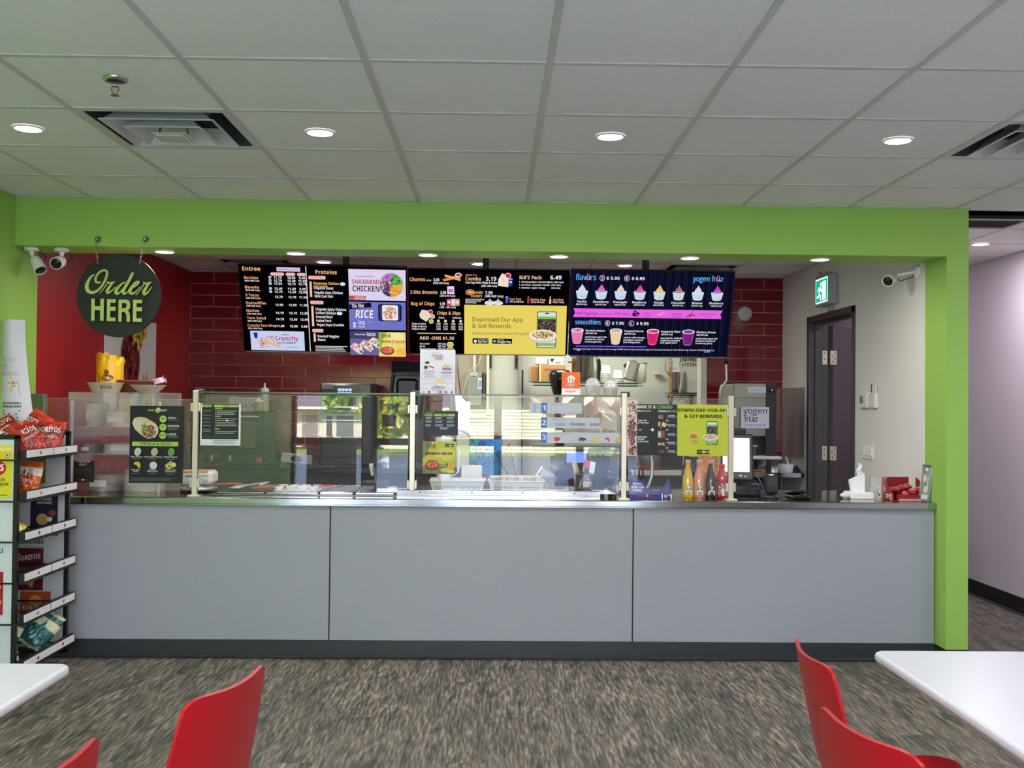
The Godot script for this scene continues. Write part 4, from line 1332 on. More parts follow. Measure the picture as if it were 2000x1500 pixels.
func build_fittings():
	# round hanging sign
	var t := thing("hanging_sign", "round black order here sign hung on two chains from the green bulkhead", "sign", Vector3(-2.093, 2.049, -5.735))
	var m := Mb.new()
	m.x = Transform3D(Mb.basis_y(Vector3.BACK), Vector3(0, 0, -0.006))
	m.lathe([[0.0, -0.006], [0.2315, -0.006], [0.2325, -0.005], [0.2325, 0.004, 1], [0.2305, 0.006, 1], [0.0, 0.006]], 72)
	part(t, "board", m, mat(C(19, 19, 19), 0.45))
	m = Mb.new()
	m.x = Transform3D(Mb.basis_y(Vector3.BACK), Vector3(0, 0, -0.014))
	m.lathe([[0.0, 0.0], [0.2315, 0.0], [0.2315, 0.002, 1], [0.0, 0.002, 1]], 72)
	part(t, "backing", m, mat(C(206, 196, 190), 0.5))
	var a := Art.new(0.465, 0.465, 1028, 1028)
	var lg := C(186, 208, 112)
	for s in [[[205, 238, .5], [165, 275, 1.0], [130, 345, 1.45], [125, 400, 1.6], [150, 445, 1.5], [205, 455, 1.2], [270, 420, .95], [330, 340, .95], [365, 255, 1.0], [368, 200, .95], [340, 180, .8], [295, 195, .8], [250, 240, .8], [232, 290, .9], [240, 325, .9], [265, 335, .8], [292, 325, .5]],
		[[290, 465, .35], [340, 405, .4], [385, 335, .5]], [[382, 326, .6], [410, 340, .8], [468, 326, .6]], [[446, 334, .9], [400, 405, 1.2], [382, 440, 1.3], [394, 460, 1.1], [430, 442, .6], [488, 386, .35]],
		[[600, 330, .5], [560, 350, .7], [510, 405, 1.2], [490, 450, 1.3], [507, 473, 1.0], [545, 448, .6], [600, 380, .5]], [[692, 222, 1.25], [650, 310, 1.25], [600, 400, 1.25], [582, 448, 1.25], [597, 470, 1.0], [632, 452, .5], [690, 398, .35]],
		[[652, 420, .5], [720, 385, .6], [768, 345, .7], [770, 322, .75], [735, 335, .9], [692, 390, 1.25], [668, 440, 1.35], [687, 470, 1.1], [730, 452, .6], [790, 386, .35]],
		[[745, 485, .4], [800, 415, .4], [842, 345, .5]], [[838, 332, .6], [866, 346, .8], [922, 330, .6]], [[900, 340, .9], [860, 410, 1.2], [840, 450, 1.3], [852, 476, 1.1], [890, 450, .6], [936, 386, .35]]]:
		var fine := []
		for i in s.size() - 1:
			for k in 4:
				var q := k / 4.0
				var p0: Array = s[maxi(i - 1, 0)]
				var p3: Array = s[mini(i + 2, s.size() - 1)]
				fine.append([cubic_interpolate(s[i][0], s[i + 1][0], p0[0], p3[0], q), 25 + cubic_interpolate(s[i][1], s[i + 1][1], p0[1], p3[1], q), lerpf(s[i][2], s[i + 1][2], q)])
		var l: Array = s[s.size() - 1]
		fine.append([l[0], l[1] + 25, l[2]])
		a.line(fine, 29.0, lg)
		for q in fine: a.oval(q[0], q[1], 14.5 * q[2], 14.5 * q[2], lg)
	for r in [[208, 538, 250, 806], [318, 538, 360, 806], [250, 630, 318, 680], [398, 543, 440, 811], [440, 543, 504, 586], [440, 634, 504, 684], [440, 768, 504, 811], [715, 546, 758, 815], [758, 546, 825, 588], [758, 636, 825, 686], [758, 772, 825, 815], [540, 545, 581, 815]]: a.rect(r[0], r[1] + 25, r[2], r[3] + 25, lg)
	var rp := []
	for q in [[581, 545], [640, 545], [670, 562], [682, 598], [682, 640], [670, 666], [654, 676], [671, 698], [680, 740], [682, 815], [641, 815], [638, 740], [628, 708], [606, 697], [581, 697], [581, 654], [615, 651], [636, 635], [640, 612], [634, 593], [615, 587], [581, 587]]: rp.append([q[0], q[1] + 25])
	a.poly(rp, lg)
	part(t, "lettering", a.b, ink())
	for s in [[-0.135, 0.312, -0.113, 0.178], [0.131, 0.315, 0.117, 0.180]]:
		m = Mb.new()
		var p := Vector3(s[0], s[1], -0.012)
		var q := Vector3(s[2], s[3], 0.006)
		var n := 9
		for i in n:
			var c := p.lerp(q, (i + 0.5) / n) + Vector3(0, -0.008, 0.004)
			var d := (q - p).normalized()
			var side := Vector3.RIGHT if i % 2 else Vector3.BACK
			var pts := []
			for k in 10:
				var an := TAU * k / 10
				pts.append(c + d * cos(an) * 0.0098 + side * sin(an) * 0.0052)
			m.tube(pts, 0.0013, 5, true)
		part(t, "chain", m, mat(Color(0.78, 0.76, 0.72), 0.25, {"metal": 1.0}))
		m = Mb.new()
		m.x = Transform3D(Mb.basis_y(Vector3.BACK), p + Vector3(0, 0.006, -0.033))
		m.lathe([[0.0, 0.0], [0.017, 0.0], [0.017, 0.004], [0.010, 0.007], [0.009, 0.03, 1], [0.0, 0.032]], 18)
		part(t, "anchor", m, mat(Color(0.5, 0.52, 0.52), 0.35, {"metal": 1.0}))
	cctv("white bullet camera at the left end of the bulkhead, seen side on", Vector3(-2.632, 2.328, -5.86), Vector3(-2.585, 2.228, -5.83), Vector3(0.55, -0.75, 0.35))
	cctv("white camera beside the hanging sign whose dark lens faces the room", Vector3(-2.472, 2.328, -5.88), Vector3(-2.466, 2.243, -5.83), Vector3(0.06, -0.30, 0.95))
	cctv("white bullet camera high on the kitchen side wall beside the green pillar", Vector3(2.562, 2.29, -6.17), Vector3(2.405, 2.25, -6.20), Vector3(-0.62, -0.42, 0.66), true)
	# running man exit sign on the right wall
	t = thing("exit_sign", "lit green running man exit sign on the wall above the service door", "exit sign", Vector3(2.562, 2.35, -7.79))
	m = Mb.new()
	m.box(Vector3(-0.035, 0, 0), Vector3(0.07, 0.23, 0.33), 0.008)
	m.box(Vector3(-0.03, 0.125, 0.02), Vector3(0.05, 0.03, 0.09), 0.006)
	m.box(Vector3(-0.012, -0.135, 0.03), Vector3(0.02, 0.05, 0.08), 0.004)
	part(t, "housing", m, mat(C(176, 174, 176), 0.4))
	a = Art.new(0.29, 0.19, 150, 100)
	a.rect(0, 0, 150, 100, C(226, 250, 244))
	a.rect(6, 6, 144, 94, C(8, 170, 132))
	var w := C(232, 255, 248)
	a.rect(82, 14, 128, 90, w)
	a.oval(66, 25, 8, 9, w)
	for s in [[[62, 36], [48, 62]], [[48, 62], [66, 74], [60, 90]], [[48, 62], [36, 74], [18, 72]], [[60, 40], [42, 38], [30, 52]], [[60, 40], [76, 52], [90, 46]]]: a.line(s, 11, w)
	part(t, "sign_face", a.b, glow(0.95), Vector3(-0.071, 0, 0)).rotation.y = -PI / 2
	area(t, Vector3(-0.08, 0, 0), 0.2, 0.01, Color(0.4, 1.0, 0.85), false).rotation.y = PI / 2
	t = thing("alarm_sounder", "small round white sounder on the wall above the service door frame", "alarm", Vector3(2.562, 2.475, -8.02))
	m = Mb.new()
	m.x = Transform3D(Mb.basis_y(Vector3.LEFT), Vector3.ZERO)
	m.lathe([[0.0, 0.0], [0.045, 0.0], [0.043, 0.03], [0.03, 0.036], [0.0, 0.036]], 22)
	part(t, "body", m, mat(C(210, 206, 206), 0.5))
	m = Mb.new()
	m.x = Transform3D(Mb.basis_y(Vector3.LEFT), Vector3(-0.036, 0, 0))
	m.lathe([[0.0, 0.0], [0.014, 0.0], [0.012, 0.005], [0.0, 0.006]], 16)
	part(t, "grille", m, mat(C(150, 146, 146), 0.5))
	t = thing("thermostat", "white thermostat with a grey screen right of the service door", "thermostat", Vector3(2.562, 1.512, -7.03))
	m = Mb.new()
	m.box(Vector3(-0.013, 0, 0), Vector3(0.026, 0.11, 0.155), 0.005)
	part(t, "body", m, mat(C(224, 222, 222), 0.4))
	m = Mb.new()
	m.box(Vector3(-0.0262, 0.005, -0.022), Vector3(0.002, 0.052, 0.062))
	part(t, "display", m, mat(C(104, 106, 92), 0.25))
	t = thing("remote_holder", "white remote control in a cream wall holder beside the thermostat", "remote control", Vector3(2.562, 1.54, -6.865))
	m = Mb.new()
	m.box(Vector3(-0.013, -0.03, 0), Vector3(0.026, 0.10, 0.11), 0.004)
	part(t, "holder", m, mat(C(220, 212, 194), 0.5))
	m = Mb.new()
	m.box(Vector3(-0.012, 0.045, -0.012), Vector3(0.018, 0.075, 0.05), 0.004)
	m.box(Vector3(-0.012, 0.04, 0.036), Vector3(0.014, 0.07, 0.03), 0.003)
	part(t, "remote", m, mat(C(206, 204, 200), 0.4))
	m = Mb.new()
	for y in [0.066, 0.036]: m.cyl(Vector3(-0.021, y, -0.012), Vector3(-0.0225, y, -0.012), 0.012, -1, 12)
	part(t, "button", m, mat(C(70, 70, 72), 0.4))
	t = thing("light_switch", "white four gang light switch plate below the thermostat", "light switch", Vector3(2.562, 1.167, -6.99))
	m = Mb.new()
	m.box(Vector3(-0.004, 0, 0), Vector3(0.008, 0.118, 0.205), 0.003)
	part(t, "plate", m, mat(C(226, 224, 222), 0.35))
	for i in 4:
		m = Mb.new()
		m.box(Vector3(-0.009, 0, 0), Vector3(0.006, 0.068, 0.034), 0.002)
		m.box(Vector3(-0.0115, -0.03, 0), Vector3(0.003, 0.004, 0.026))
		part(t, "rocker", m, mat(C(232, 230, 228), 0.3), Vector3(0, 0.002, -0.068 + 0.0455 * i))
	m = Mb.new()
	m.x = Transform3D(Mb.basis_y(Vector3.BACK), Vector3.ZERO)
	m.lathe([[0.0, 0.0], [0.064, 0.0], [0.063, 0.008], [0.05, 0.014], [0.0, 0.015]], 30)
	single("blank_cover", m, mat(C(196, 190, 190), 0.5), "round white blank cover plate on the red tiles near the exit sign", "cover plate", Vector3(2.223, 2.28, BZ + 0.0002))
	# food picture on the red side wall
	t = thing("food_poster", "white poster of a salsa bowl and chips on the red side wall", "poster", Vector3(LX + 0.009, 1.72, -7.635), PI / 2)
	a = Art.new(1.07, 0.70, 107, 70)
	a.rect(0, 0, 107, 70, C(226, 220, 222))
	a.oval(50, 32, 23, 27, C(200, 196, 196))
	a.oval(50, 32, 20, 24.5, C(110, 22, 30))
	a.specks(50, 34, 17, 20, 110, 2.2, [C(150, 40, 46), C(86, 16, 26), C(176, 70, 60), C(120, 34, 30)], 3)
	a.specks(63, 10, 17, 11, 90, 3.0, [C(214, 170, 60), C(236, 200, 96), C(180, 130, 40)], 5)
	a.poly([[26, 38], [20, 70], [48, 70], [38, 52]], C(206, 160, 70))
	a.poly([[80, 38], [62, 70], [94, 70], [90, 56], [84, 54]], C(190, 166, 80))
	a.specks(76, 64, 9, 6, 20, 2, [C(120, 110, 50), C(220, 190, 100)], 6)
	board(t, a, C(220, 214, 214), 0.006)

func bag(label: String, at: Vector3, rot: Vector3, w: float, h: float, th: float, cols: Array, words: Array, sd: int, group: String):
	# a filled snack bag lying or standing; cols: field, middle band, crimped ends, splash
	var t := thing("snack_bag", label, "snack bag", at, 0.0, group)
	t.rotation = rot
	var nz := noise(9.0, sd, 3)
	var surf := func(u: float, v: float) -> float:
		var x := u * 2.0 - 1.0
		var y := v * 2.0 - 1.0
		var e := pow(maxf(0.0, 1.0 - pow(absf(y), 3.2)), 0.75)
		var s := pow(maxf(0.0, 1.0 - x * x), 0.5)
		return th * 0.5 * e * s * (1.0 + 0.22 * nz.get_noise_2d(x * 0.24, y * 0.24)) + 0.006 * nz.get_noise_2d(x * 0.6 + 3.0, y * 0.5) * e
	var pos := func(u: float, v: float, s: float) -> Vector3:
		var y := v * 2.0 - 1.0
		var neck := 1.0 - 0.10 * pow(maxf(0.0, 1.0 - absf(absf(y) - 0.86) * 7.0), 2.0)
		var zig := 0.006 * (1.0 if int(u * 26.0) % 2 else -1.0) * (1.0 if absf(y) > 0.97 else 0.0)
		var wob := 0.012 * sin(u * 9.0 + sd) * smoothstep(0.8, 1.0, absf(y))
		return Vector3((u - 0.5) * w * neck, y * h * 0.5 + zig, surf.call(u, v) * s + wob + 0.0006 * s)
	var colour := func(u: float, v: float) -> Color:
		if v > 0.93 or v < 0.06: return cols[2]
		var d := Vector2((u - 0.5) * 1.6, v - 0.40)
		if cols.size() > 3 and d.length() < 0.26 + 0.05 * sin(atan2(d.y, d.x) * 5.0 + sd): return cols[3]
		if absf(v - 0.66) < 0.12: return cols[1]
		return cols[0]
	var m := Mb.new()
	m.sheet(26, 30, func(u, v): return pos.call(u, v, 1.0), false, colour)
	m.sheet(26, 30, func(u, v): return pos.call(u, v, -1.0), true, colour)
	part(t, "pouch", m, mat(Color.WHITE, 0.28, {"vc": true, "spec": 0.7}))
	var a := Art.new(w, h, 100, 100.0 * h / w)
	a.warp = func(x, y): return surf.call(clampf(x / w + 0.5, 0, 1), clampf(y / h + 0.5, 0, 1)) + 0.0022
	for q in words: a.text(q[0], 50, q[1], q[2], q[3], {"a": "c", "w": q[4], "r": q[5] if q.size() > 5 else 0.0})
	part(t, "print", a.b, ink())

func build_rack():
	var t := thing("snack_rack", "black metal snack rack with white price strips against the green wall", "rack")
	var x0 := -2.683
	var x1 := -2.366
	var z0 := -5.80
	var z1 := -5.16
	var blk := mat(C(20, 20, 22), 0.4)
	for q in [[x0, z0], [x0, z1 - 0.024], [x1 - 0.024, z0], [x1 - 0.024, z1 - 0.024]]:
		var m := Mb.new()
		m.bx(q[0], q[0] + 0.024, 0.06, 1.29, q[1], q[1] + 0.024, 0.003)
		part(t, "post", m, blk)
		m = Mb.new()
		m.cyl(Vector3(q[0] + 0.012, 0.0, q[1] + 0.012), Vector3(q[0] + 0.012, 0.06, q[1] + 0.012), 0.016, 0.012, 12)
		part(t, "foot", m, blk)
	for z in [z0, z1 - 0.024]:
		pb(t, "frame_rail", x0, x1, 1.268, 1.292, z, z + 0.024, blk)
		pb(t, "frame_rail", x0, x1, 0.06, 0.09, z, z + 0.024, blk)
	pb(t, "frame_rail", x0, x0 + 0.02, 1.268, 1.292, z0, z1, blk)
	var m := Mb.new()
	m.bx(x0 + 0.002, x0 + 0.006, 0.09, 1.27, z0, z1)
	part(t, "back_sheet", m, blk)
	# side sheets with printed bags
	var pw := 0.29
	var a := Art.new(pw, 1.18, 290, 1180)
	var X := func(px): return (px + 2.679) * 1000.0
	var Y := func(py): return (1.27 - py) * 1000.0
	a.rect(0, 0, 290, 1180, C(196, 198, 198))
	a.rect(X.call(-2.655), Y.call(1.25), X.call(-2.497), Y.call(1.0), C(112, 112, 44))
	a.oval(X.call(-2.57), Y.call(1.17), 44, 30, C(120, 34, 28)); a.text("Lay's", X.call(-2.57), Y.call(1.16), 40, C(240, 230, 210), {"a": "c", "i": 1})
	a.text("Classic", X.call(-2.57), Y.call(1.10), 26, C(60, 60, 30), {"a": "c"})
	a.rect(X.call(-2.577), Y.call(0.955), X.call(-2.425), Y.call(0.71), C(38, 32, 58))
	a.text("ALL DRESSED", X.call(-2.50), Y.call(0.905), 20, C(220, 220, 230), {"a": "c", "w": 76}); a.text("ASSAISONNÉES", X.call(-2.50), Y.call(0.885), 18, C(220, 220, 230), {"a": "c", "w": 84})
	a.oval(X.call(-2.51), Y.call(0.80), 34, 32, C(196, 160, 90)); a.oval(X.call(-2.455), Y.call(0.835), 20, 17, C(170, 60, 50)); a.oval(X.call(-2.47), Y.call(0.80), 16, 13, C(230, 226, 220))
	a.text("MADE IN", X.call(-2.553), Y.call(0.722), 34, C(30, 30, 32), {"a": "c", "w": 90})
	a.text("Canada", X.call(-2.557), Y.call(0.664), 50, C(30, 30, 32), {"a": "c", "f": "Droid Serif", "i": 1, "w": 112})
	a.rect(X.call(-2.615), Y.call(0.648), X.call(-2.50), Y.call(0.645), C(60, 60, 60))
	a.rect(X.call(-2.66), Y.call(0.64), X.call(-2.50), Y.call(0.405), C(92, 24, 26))
	a.poly([[X.call(-2.59), Y.call(0.44)], [X.call(-2.53), Y.call(0.52)], [X.call(-2.56), Y.call(0.42)]], C(216, 120, 40))
	a.text("DORITOS", X.call(-2.58), Y.call(0.575), 36, C(230, 220, 220), {"a": "c", "w": 130, "r": -8.0})
	a.rect(X.call(-2.624), Y.call(0.40), X.call(-2.456), Y.call(0.17), C(178, 74, 30))
	a.oval(X.call(-2.54), Y.call(0.35), 34, 30, C(226, 150, 50)); a.text("SUN CHIPS", X.call(-2.54), Y.call(0.30), 28, C(240, 230, 200), {"a": "c"})
	a.rect(X.call(-2.62), Y.call(0.285), X.call(-2.46), Y.call(0.19), C(150, 40, 30)); a.poly([[X.call(-2.58), Y.call(0.22)], [X.call(-2.52), Y.call(0.27)], [X.call(-2.50), Y.call(0.23)]], C(220, 150, 60))
	var b := Node3D.new()
	b.name = "side_sheet"
	b.position = Vector3(-2.679 + pw * 0.5, 0.68, -5.776)
	t.add_child(b, true)
	board(b, a, C(190, 192, 192), 0.004)
	a = Art.new(0.268, 1.18, 268, 1180)
	X = func(px): return (px + 2.659) * 1000.0
	a.rect(0, 0, 268, 1180, C(206, 214, 210))
	a.rect(20, Y.call(1.238), X.call(-2.398), Y.call(0.975), C(222, 214, 40))
	a.rect(30, Y.call(1.226), X.call(-2.404), Y.call(1.21), C(236, 230, 120))
	a.oval(X.call(-2.485), Y.call(1.13), 62, 52, C(250, 206, 40)); a.oval(X.call(-2.485), Y.call(1.125), 58, 42, C(200, 24, 34)); a.text("Lay's", X.call(-2.49), Y.call(1.112), 60, C(250, 250, 250), {"a": "c", "i": 1, "w": 100})
	a.text("Classic", X.call(-2.43), Y.call(1.06), 26, C(80, 80, 30), {"a": "r"}); a.text("Classique", X.call(-2.415), Y.call(1.038), 26, C(80, 80, 30), {"a": "r"})
	a.oval(X.call(-2.423), Y.call(1.19), 14, 14, C(210, 60, 60)); a.oval(X.call(-2.423), Y.call(1.19), 11, 11, C(240, 226, 210)); a.oval(X.call(-2.423), Y.call(1.19), 6, 6, C(190, 50, 50))
	a.bars(X.call(-2.46), Y.call(0.992), X.call(-2.42), 1, 8, 3, C(90, 90, 40))
	a.text("NOUVEAU", X.call(-2.436), Y.call(0.702), 34, C(60, 66, 66), {"a": "r"})
	a.rect(10, Y.call(0.61), X.call(-2.432), Y.call(0.395), C(160, 26, 30)); a.text("DORITOS", X.call(-2.445), Y.call(0.525), 46, C(246, 240, 240), {"a": "r", "w": 150}); a.poly([[X.call(-2.49), Y.call(0.42)], [X.call(-2.44), Y.call(0.47)], [X.call(-2.44), Y.call(0.455)], [X.call(-2.47), Y.call(0.41)]], C(240, 170, 40))
	b = Node3D.new()
	b.name = "side_sheet"
	b.position = Vector3(-2.659 + 0.134, 0.68, -5.166)
	t.add_child(b, true)
	board(b, a, C(200, 206, 204), 0.004)
	var ys := [1.197, 0.991, 0.789, 0.585, 0.381, 0.15]
	for i in 6:
		var y: float = ys[i]
		var sh := Node3D.new()
		sh.name = "shelf"
		t.add_child(sh, true)
		m = Mb.new()
		for k in 13: m.tube([Vector3(x0 + 0.02 + k * 0.027, y - 0.03, z0 + 0.02), Vector3(x0 + 0.02 + k * 0.027, y - 0.03, z1 - 0.02)], 0.0018, 5)
		for z in [z0 + 0.03, -5.48, z1 - 0.03]: m.tube([Vector3(x0 + 0.01, y - 0.033, z), Vector3(x1 + 0.03, y - 0.033, z)], 0.003, 6)
		part(sh, "wire_deck", m, blk)
		m = Mb.new()
		m.bx(x1 + 0.02, x1 + 0.046, y - 0.036, y + 0.020, -5.775, -5.145, 0.002)
		m.bx(x0 + 0.01, x1 + 0.03, y - 0.036, y - 0.028, -5.16, -5.15)
		m.bx(x0 + 0.01, x1 + 0.03, y - 0.036, y - 0.028, -5.775, -5.765)
		part(sh, "lip", m, blk)
		for k in 2:
			if i == 1 and k == 1: continue
			var half: float = 0.60 if i in [1, 5] else 0.295
			var st := Art.new(half, 0.036, half * 1000, 36)
			st.rect(0, 0, half * 1000, 36, C(226, 226, 228))
			for lx in ([half * 500.0] if half < 0.5 else [150.0, 450.0]):
				st.oval(lx, 18, 12, 10, [C(200, 120, 110), C(206, 150, 130), C(180, 40, 60)][i % 3])
				st.line([[lx - 9, 24], [lx - 3, 12], [lx + 2, 24], [lx + 9, 14]], 3, [C(170, 60, 60), C(190, 120, 70), C(150, 90, 80), C(120, 110, 110), C(60, 60, 64), C(160, 30, 60)][i])
			var ps := Node3D.new()
			ps.name = "price_strip"
			ps.position = Vector3(x1 + 0.052, y, (-5.145 - half * 0.5 - k * 0.31) if half < 0.5 else -5.455)
			ps.rotation = Vector3(0, PI / 2, 0)
			t.add_child(ps, true)
			board(ps, st, C(222, 222, 224), 0.005)
			if half > 0.5: break
	# curled advert standing on the top shelf
	var f := func(u: float, v: float) -> Vector3:
		var wd := lerpf(0.118, 0.205, pow(1.0 - v, 1.6))
		return Vector3(-0.066 + u * wd, v * 0.70, sin(PI * (0.12 + 0.80 * u)) * 0.055)
	var ad := thing("curled_advert", "white curled cheesecake advert sheet standing behind the red snack bags", "advert", Vector3(-2.618, 1.2, -5.66))
	m = Mb.new()
	m.shell(24, 16, f, 0.002)
	part(ad, "sheet", m, mat(C(214, 212, 222), 0.5))
	a = Art.new(0.24, 0.70, 240, 660)
	a.warp = func(x, y):
		var v: float = clampf(y / 0.70 + 0.5, 0, 1)
		var wd: float = lerpf(0.118, 0.205, pow(1.0 - v, 1.6))
		return sin(PI * (0.12 + 0.80 * clampf((x + 0.066) / wd, 0, 1))) * 0.055 + 0.001
	for k in 3: a.text(["New York", "Style", "Cheesecake"][k], 60, 214 + k * 36, 30, C(170, 166, 176), {"f": "Droid Serif", "i": 1, "b": 0, "w": [84, 44, 100][k]})
	a.poly([[58, 330], [120, 292], [158, 312], [166, 372], [120, 372]], C(220, 186, 150)); a.poly([[58, 330], [166, 372], [164, 392], [70, 372]], C(130, 80, 84)); a.specks(128, 326, 22, 18, 30, 6, [C(244, 226, 200), C(196, 140, 110)], 2)
	a.text("Dark Chocolate Raspberry", 122, 432, 16, C(60, 56, 60), {"a": "c", "w": 106}); a.text("Cheesecake", 122, 450, 18, C(60, 56, 60), {"a": "c"})
	a.bars(70, 464, 172, 5, 17, 6, C(110, 108, 116))
	a.text("5.99", 122, 562, 16, C(60, 56, 60), {"a": "c"})
	part(ad, "print", a.b, ink(), Vector3(0, 0.35, 0))
	# the bags themselves
	var red := [C(186, 30, 22), C(120, 16, 16), C(214, 60, 40), C(150, 20, 18)]
	var wq := C(244, 236, 232)
	var spots := [[-2.63, 1.245, -5.27, -1.2, 0.3, 0.2, "red snack bag at the near end of the rack's top, below the curled advert"], [-2.50, 1.25, -5.25, -0.9, -0.35, -0.5, "red snack bag lying slantwise nearest the front on the rack's top"], [-2.44, 1.26, -5.42, -0.5, 0.5, 0.35, "red snack bag with white logo at the middle of the rack's top"], [-2.57, 1.30, -5.45, -0.7, 0.1, 0.7, "red snack bag with its crimped end up in the heap on the rack"], [-2.40, 1.265, -5.58, -0.35, 0.25, -0.2, "red snack bag with the clearest white logo, right of the heap on the rack"], [-2.50, 1.31, -5.62, -0.4, 0.0, -0.55, "red snack bag at the back of the heap on the rack's top"]]
	for i in 6:
		var s = spots[i]
		bag(s[6], Vector3(s[0], s[1], s[2]), Vector3(s[3], s[4], s[5]), 0.150, 0.195, 0.062, red, [["DORITOS", 52, 26, wq, 76, -8.0], ["NACHO", 74, 13, wq, 40, -6.0]], 20 + i, "red snack bags heaped on the rack")
	var sun := [C(226, 96, 30), C(240, 230, 214), C(236, 120, 50), C(200, 76, 26)]
	bag("orange snack bag leaning on the second shelf, cut off by the front post", Vector3(-2.52, 1.055, -5.26), Vector3(-0.25, 0.45, 0.25), 0.145, 0.19, 0.06, sun, [["SUN", 56, 34, wq, 56], ["Chips", 76, 18, wq, 40]], 41, "orange snack bags on the second shelf")
	bag("orange snack bag standing free on the second shelf of the rack", Vector3(-2.475, 1.055, -5.50), Vector3(-0.25, 0.15, -0.12), 0.145, 0.185, 0.06, sun, [["SUN", 62, 36, wq, 60, -6.0], ["Chips", 82, 18, wq, 40]], 42, "orange snack bags on the second shelf")
	bag("gold yellow snack bag lying on the third shelf of the rack", Vector3(-2.50, 0.80, -5.30), Vector3(-1.15, 0.3, -0.7), 0.15, 0.20, 0.06, [C(206, 180, 40), C(226, 206, 110), C(160, 130, 30), C(186, 150, 36)], [], 43, "")
	bag("light green snack bag leaning on the fourth shelf of the rack", Vector3(-2.53, 0.625, -5.27), Vector3(-0.5, 0.35, -0.55), 0.16, 0.21, 0.06, [C(96, 140, 66), C(206, 206, 150), C(60, 110, 50), C(220, 176, 110)], [], 44, "")
	var teal := [C(24, 92, 88), C(226, 222, 170), C(222, 216, 172), C(40, 120, 116)]
	spots = [[-2.60, 0.22, -5.24, -0.3, 0.3, 0.5, "teal and cream snack bag at the left of the bottom shelf"], [-2.51, 0.16, -5.25, -1.1, 0.1, -1.2, "teal and cream snack bag lying flat at the front of the bottom shelf"], [-2.54, 0.24, -5.42, -0.35, 0.2, -0.4, "teal and cream snack bag standing in the middle of the bottom shelf"], [-2.43, 0.23, -5.60, -0.4, 0.4, -0.65, "teal and cream snack bag leaning at the far end of the bottom shelf"]]
	for i in 4:
		var s = spots[i]
		bag(s[6], Vector3(s[0], s[1], s[2]), Vector3(s[3], s[4], s[5]), 0.15, 0.21, 0.06, teal, [], 60 + i, "teal snack bags on the bottom shelf")

func pb(t: Node3D, called: String, x0, x1, y0, y1, z0, z1, ma: Material, b := 0.003) -> MeshInstance3D:
	var m := Mb.new()
	m.bx(x0, x1, y0, y1, z0, z1, b)
	return part(t, called, m, ma)

func glass_sign(called: String, label: String, cat: String, a: Art, cx: float, cy: float, col: Color, th := 0.0015):
	var t := thing(called, label, cat, Vector3(cx, cy, -5.9905 - (cy - 0.945) * 0.0131))
	t.rotation.x = deg_to_rad(-0.75)
	board(t, a, col, th)
	return t

func stand_sign(called: String, label: String, cat: String, a: Art, cx: float, y0: float, z: float, col: Color):
	var t := thing(called, label, cat, Vector3(cx, y0, z))
	board(t, a, col, 0.003)
	for c in t.get_children(): c.position.y = a.h * 0.5
	var m := Mb.new()
	m.bx(-a.w * 0.5, a.w * 0.5, 0, 0.003, -0.05, 0.012, 0.001)
	part(t, "foot", m, mat(Color(0.9, 0.95, 0.95, 0.2), 0.05))
	return t

func avocado(a: Art, x, y, s):
	a.oval(x, y, 26 * s, 33 * s, C(150, 190, 70), 0, 360, 25)
	a.oval(x + 1 * s, y + 2 * s, 18 * s, 24 * s, C(206, 226, 130), 0, 360, 25)
	a.oval(x, y + 8 * s, 8 * s, 9 * s, C(60, 60, 30))

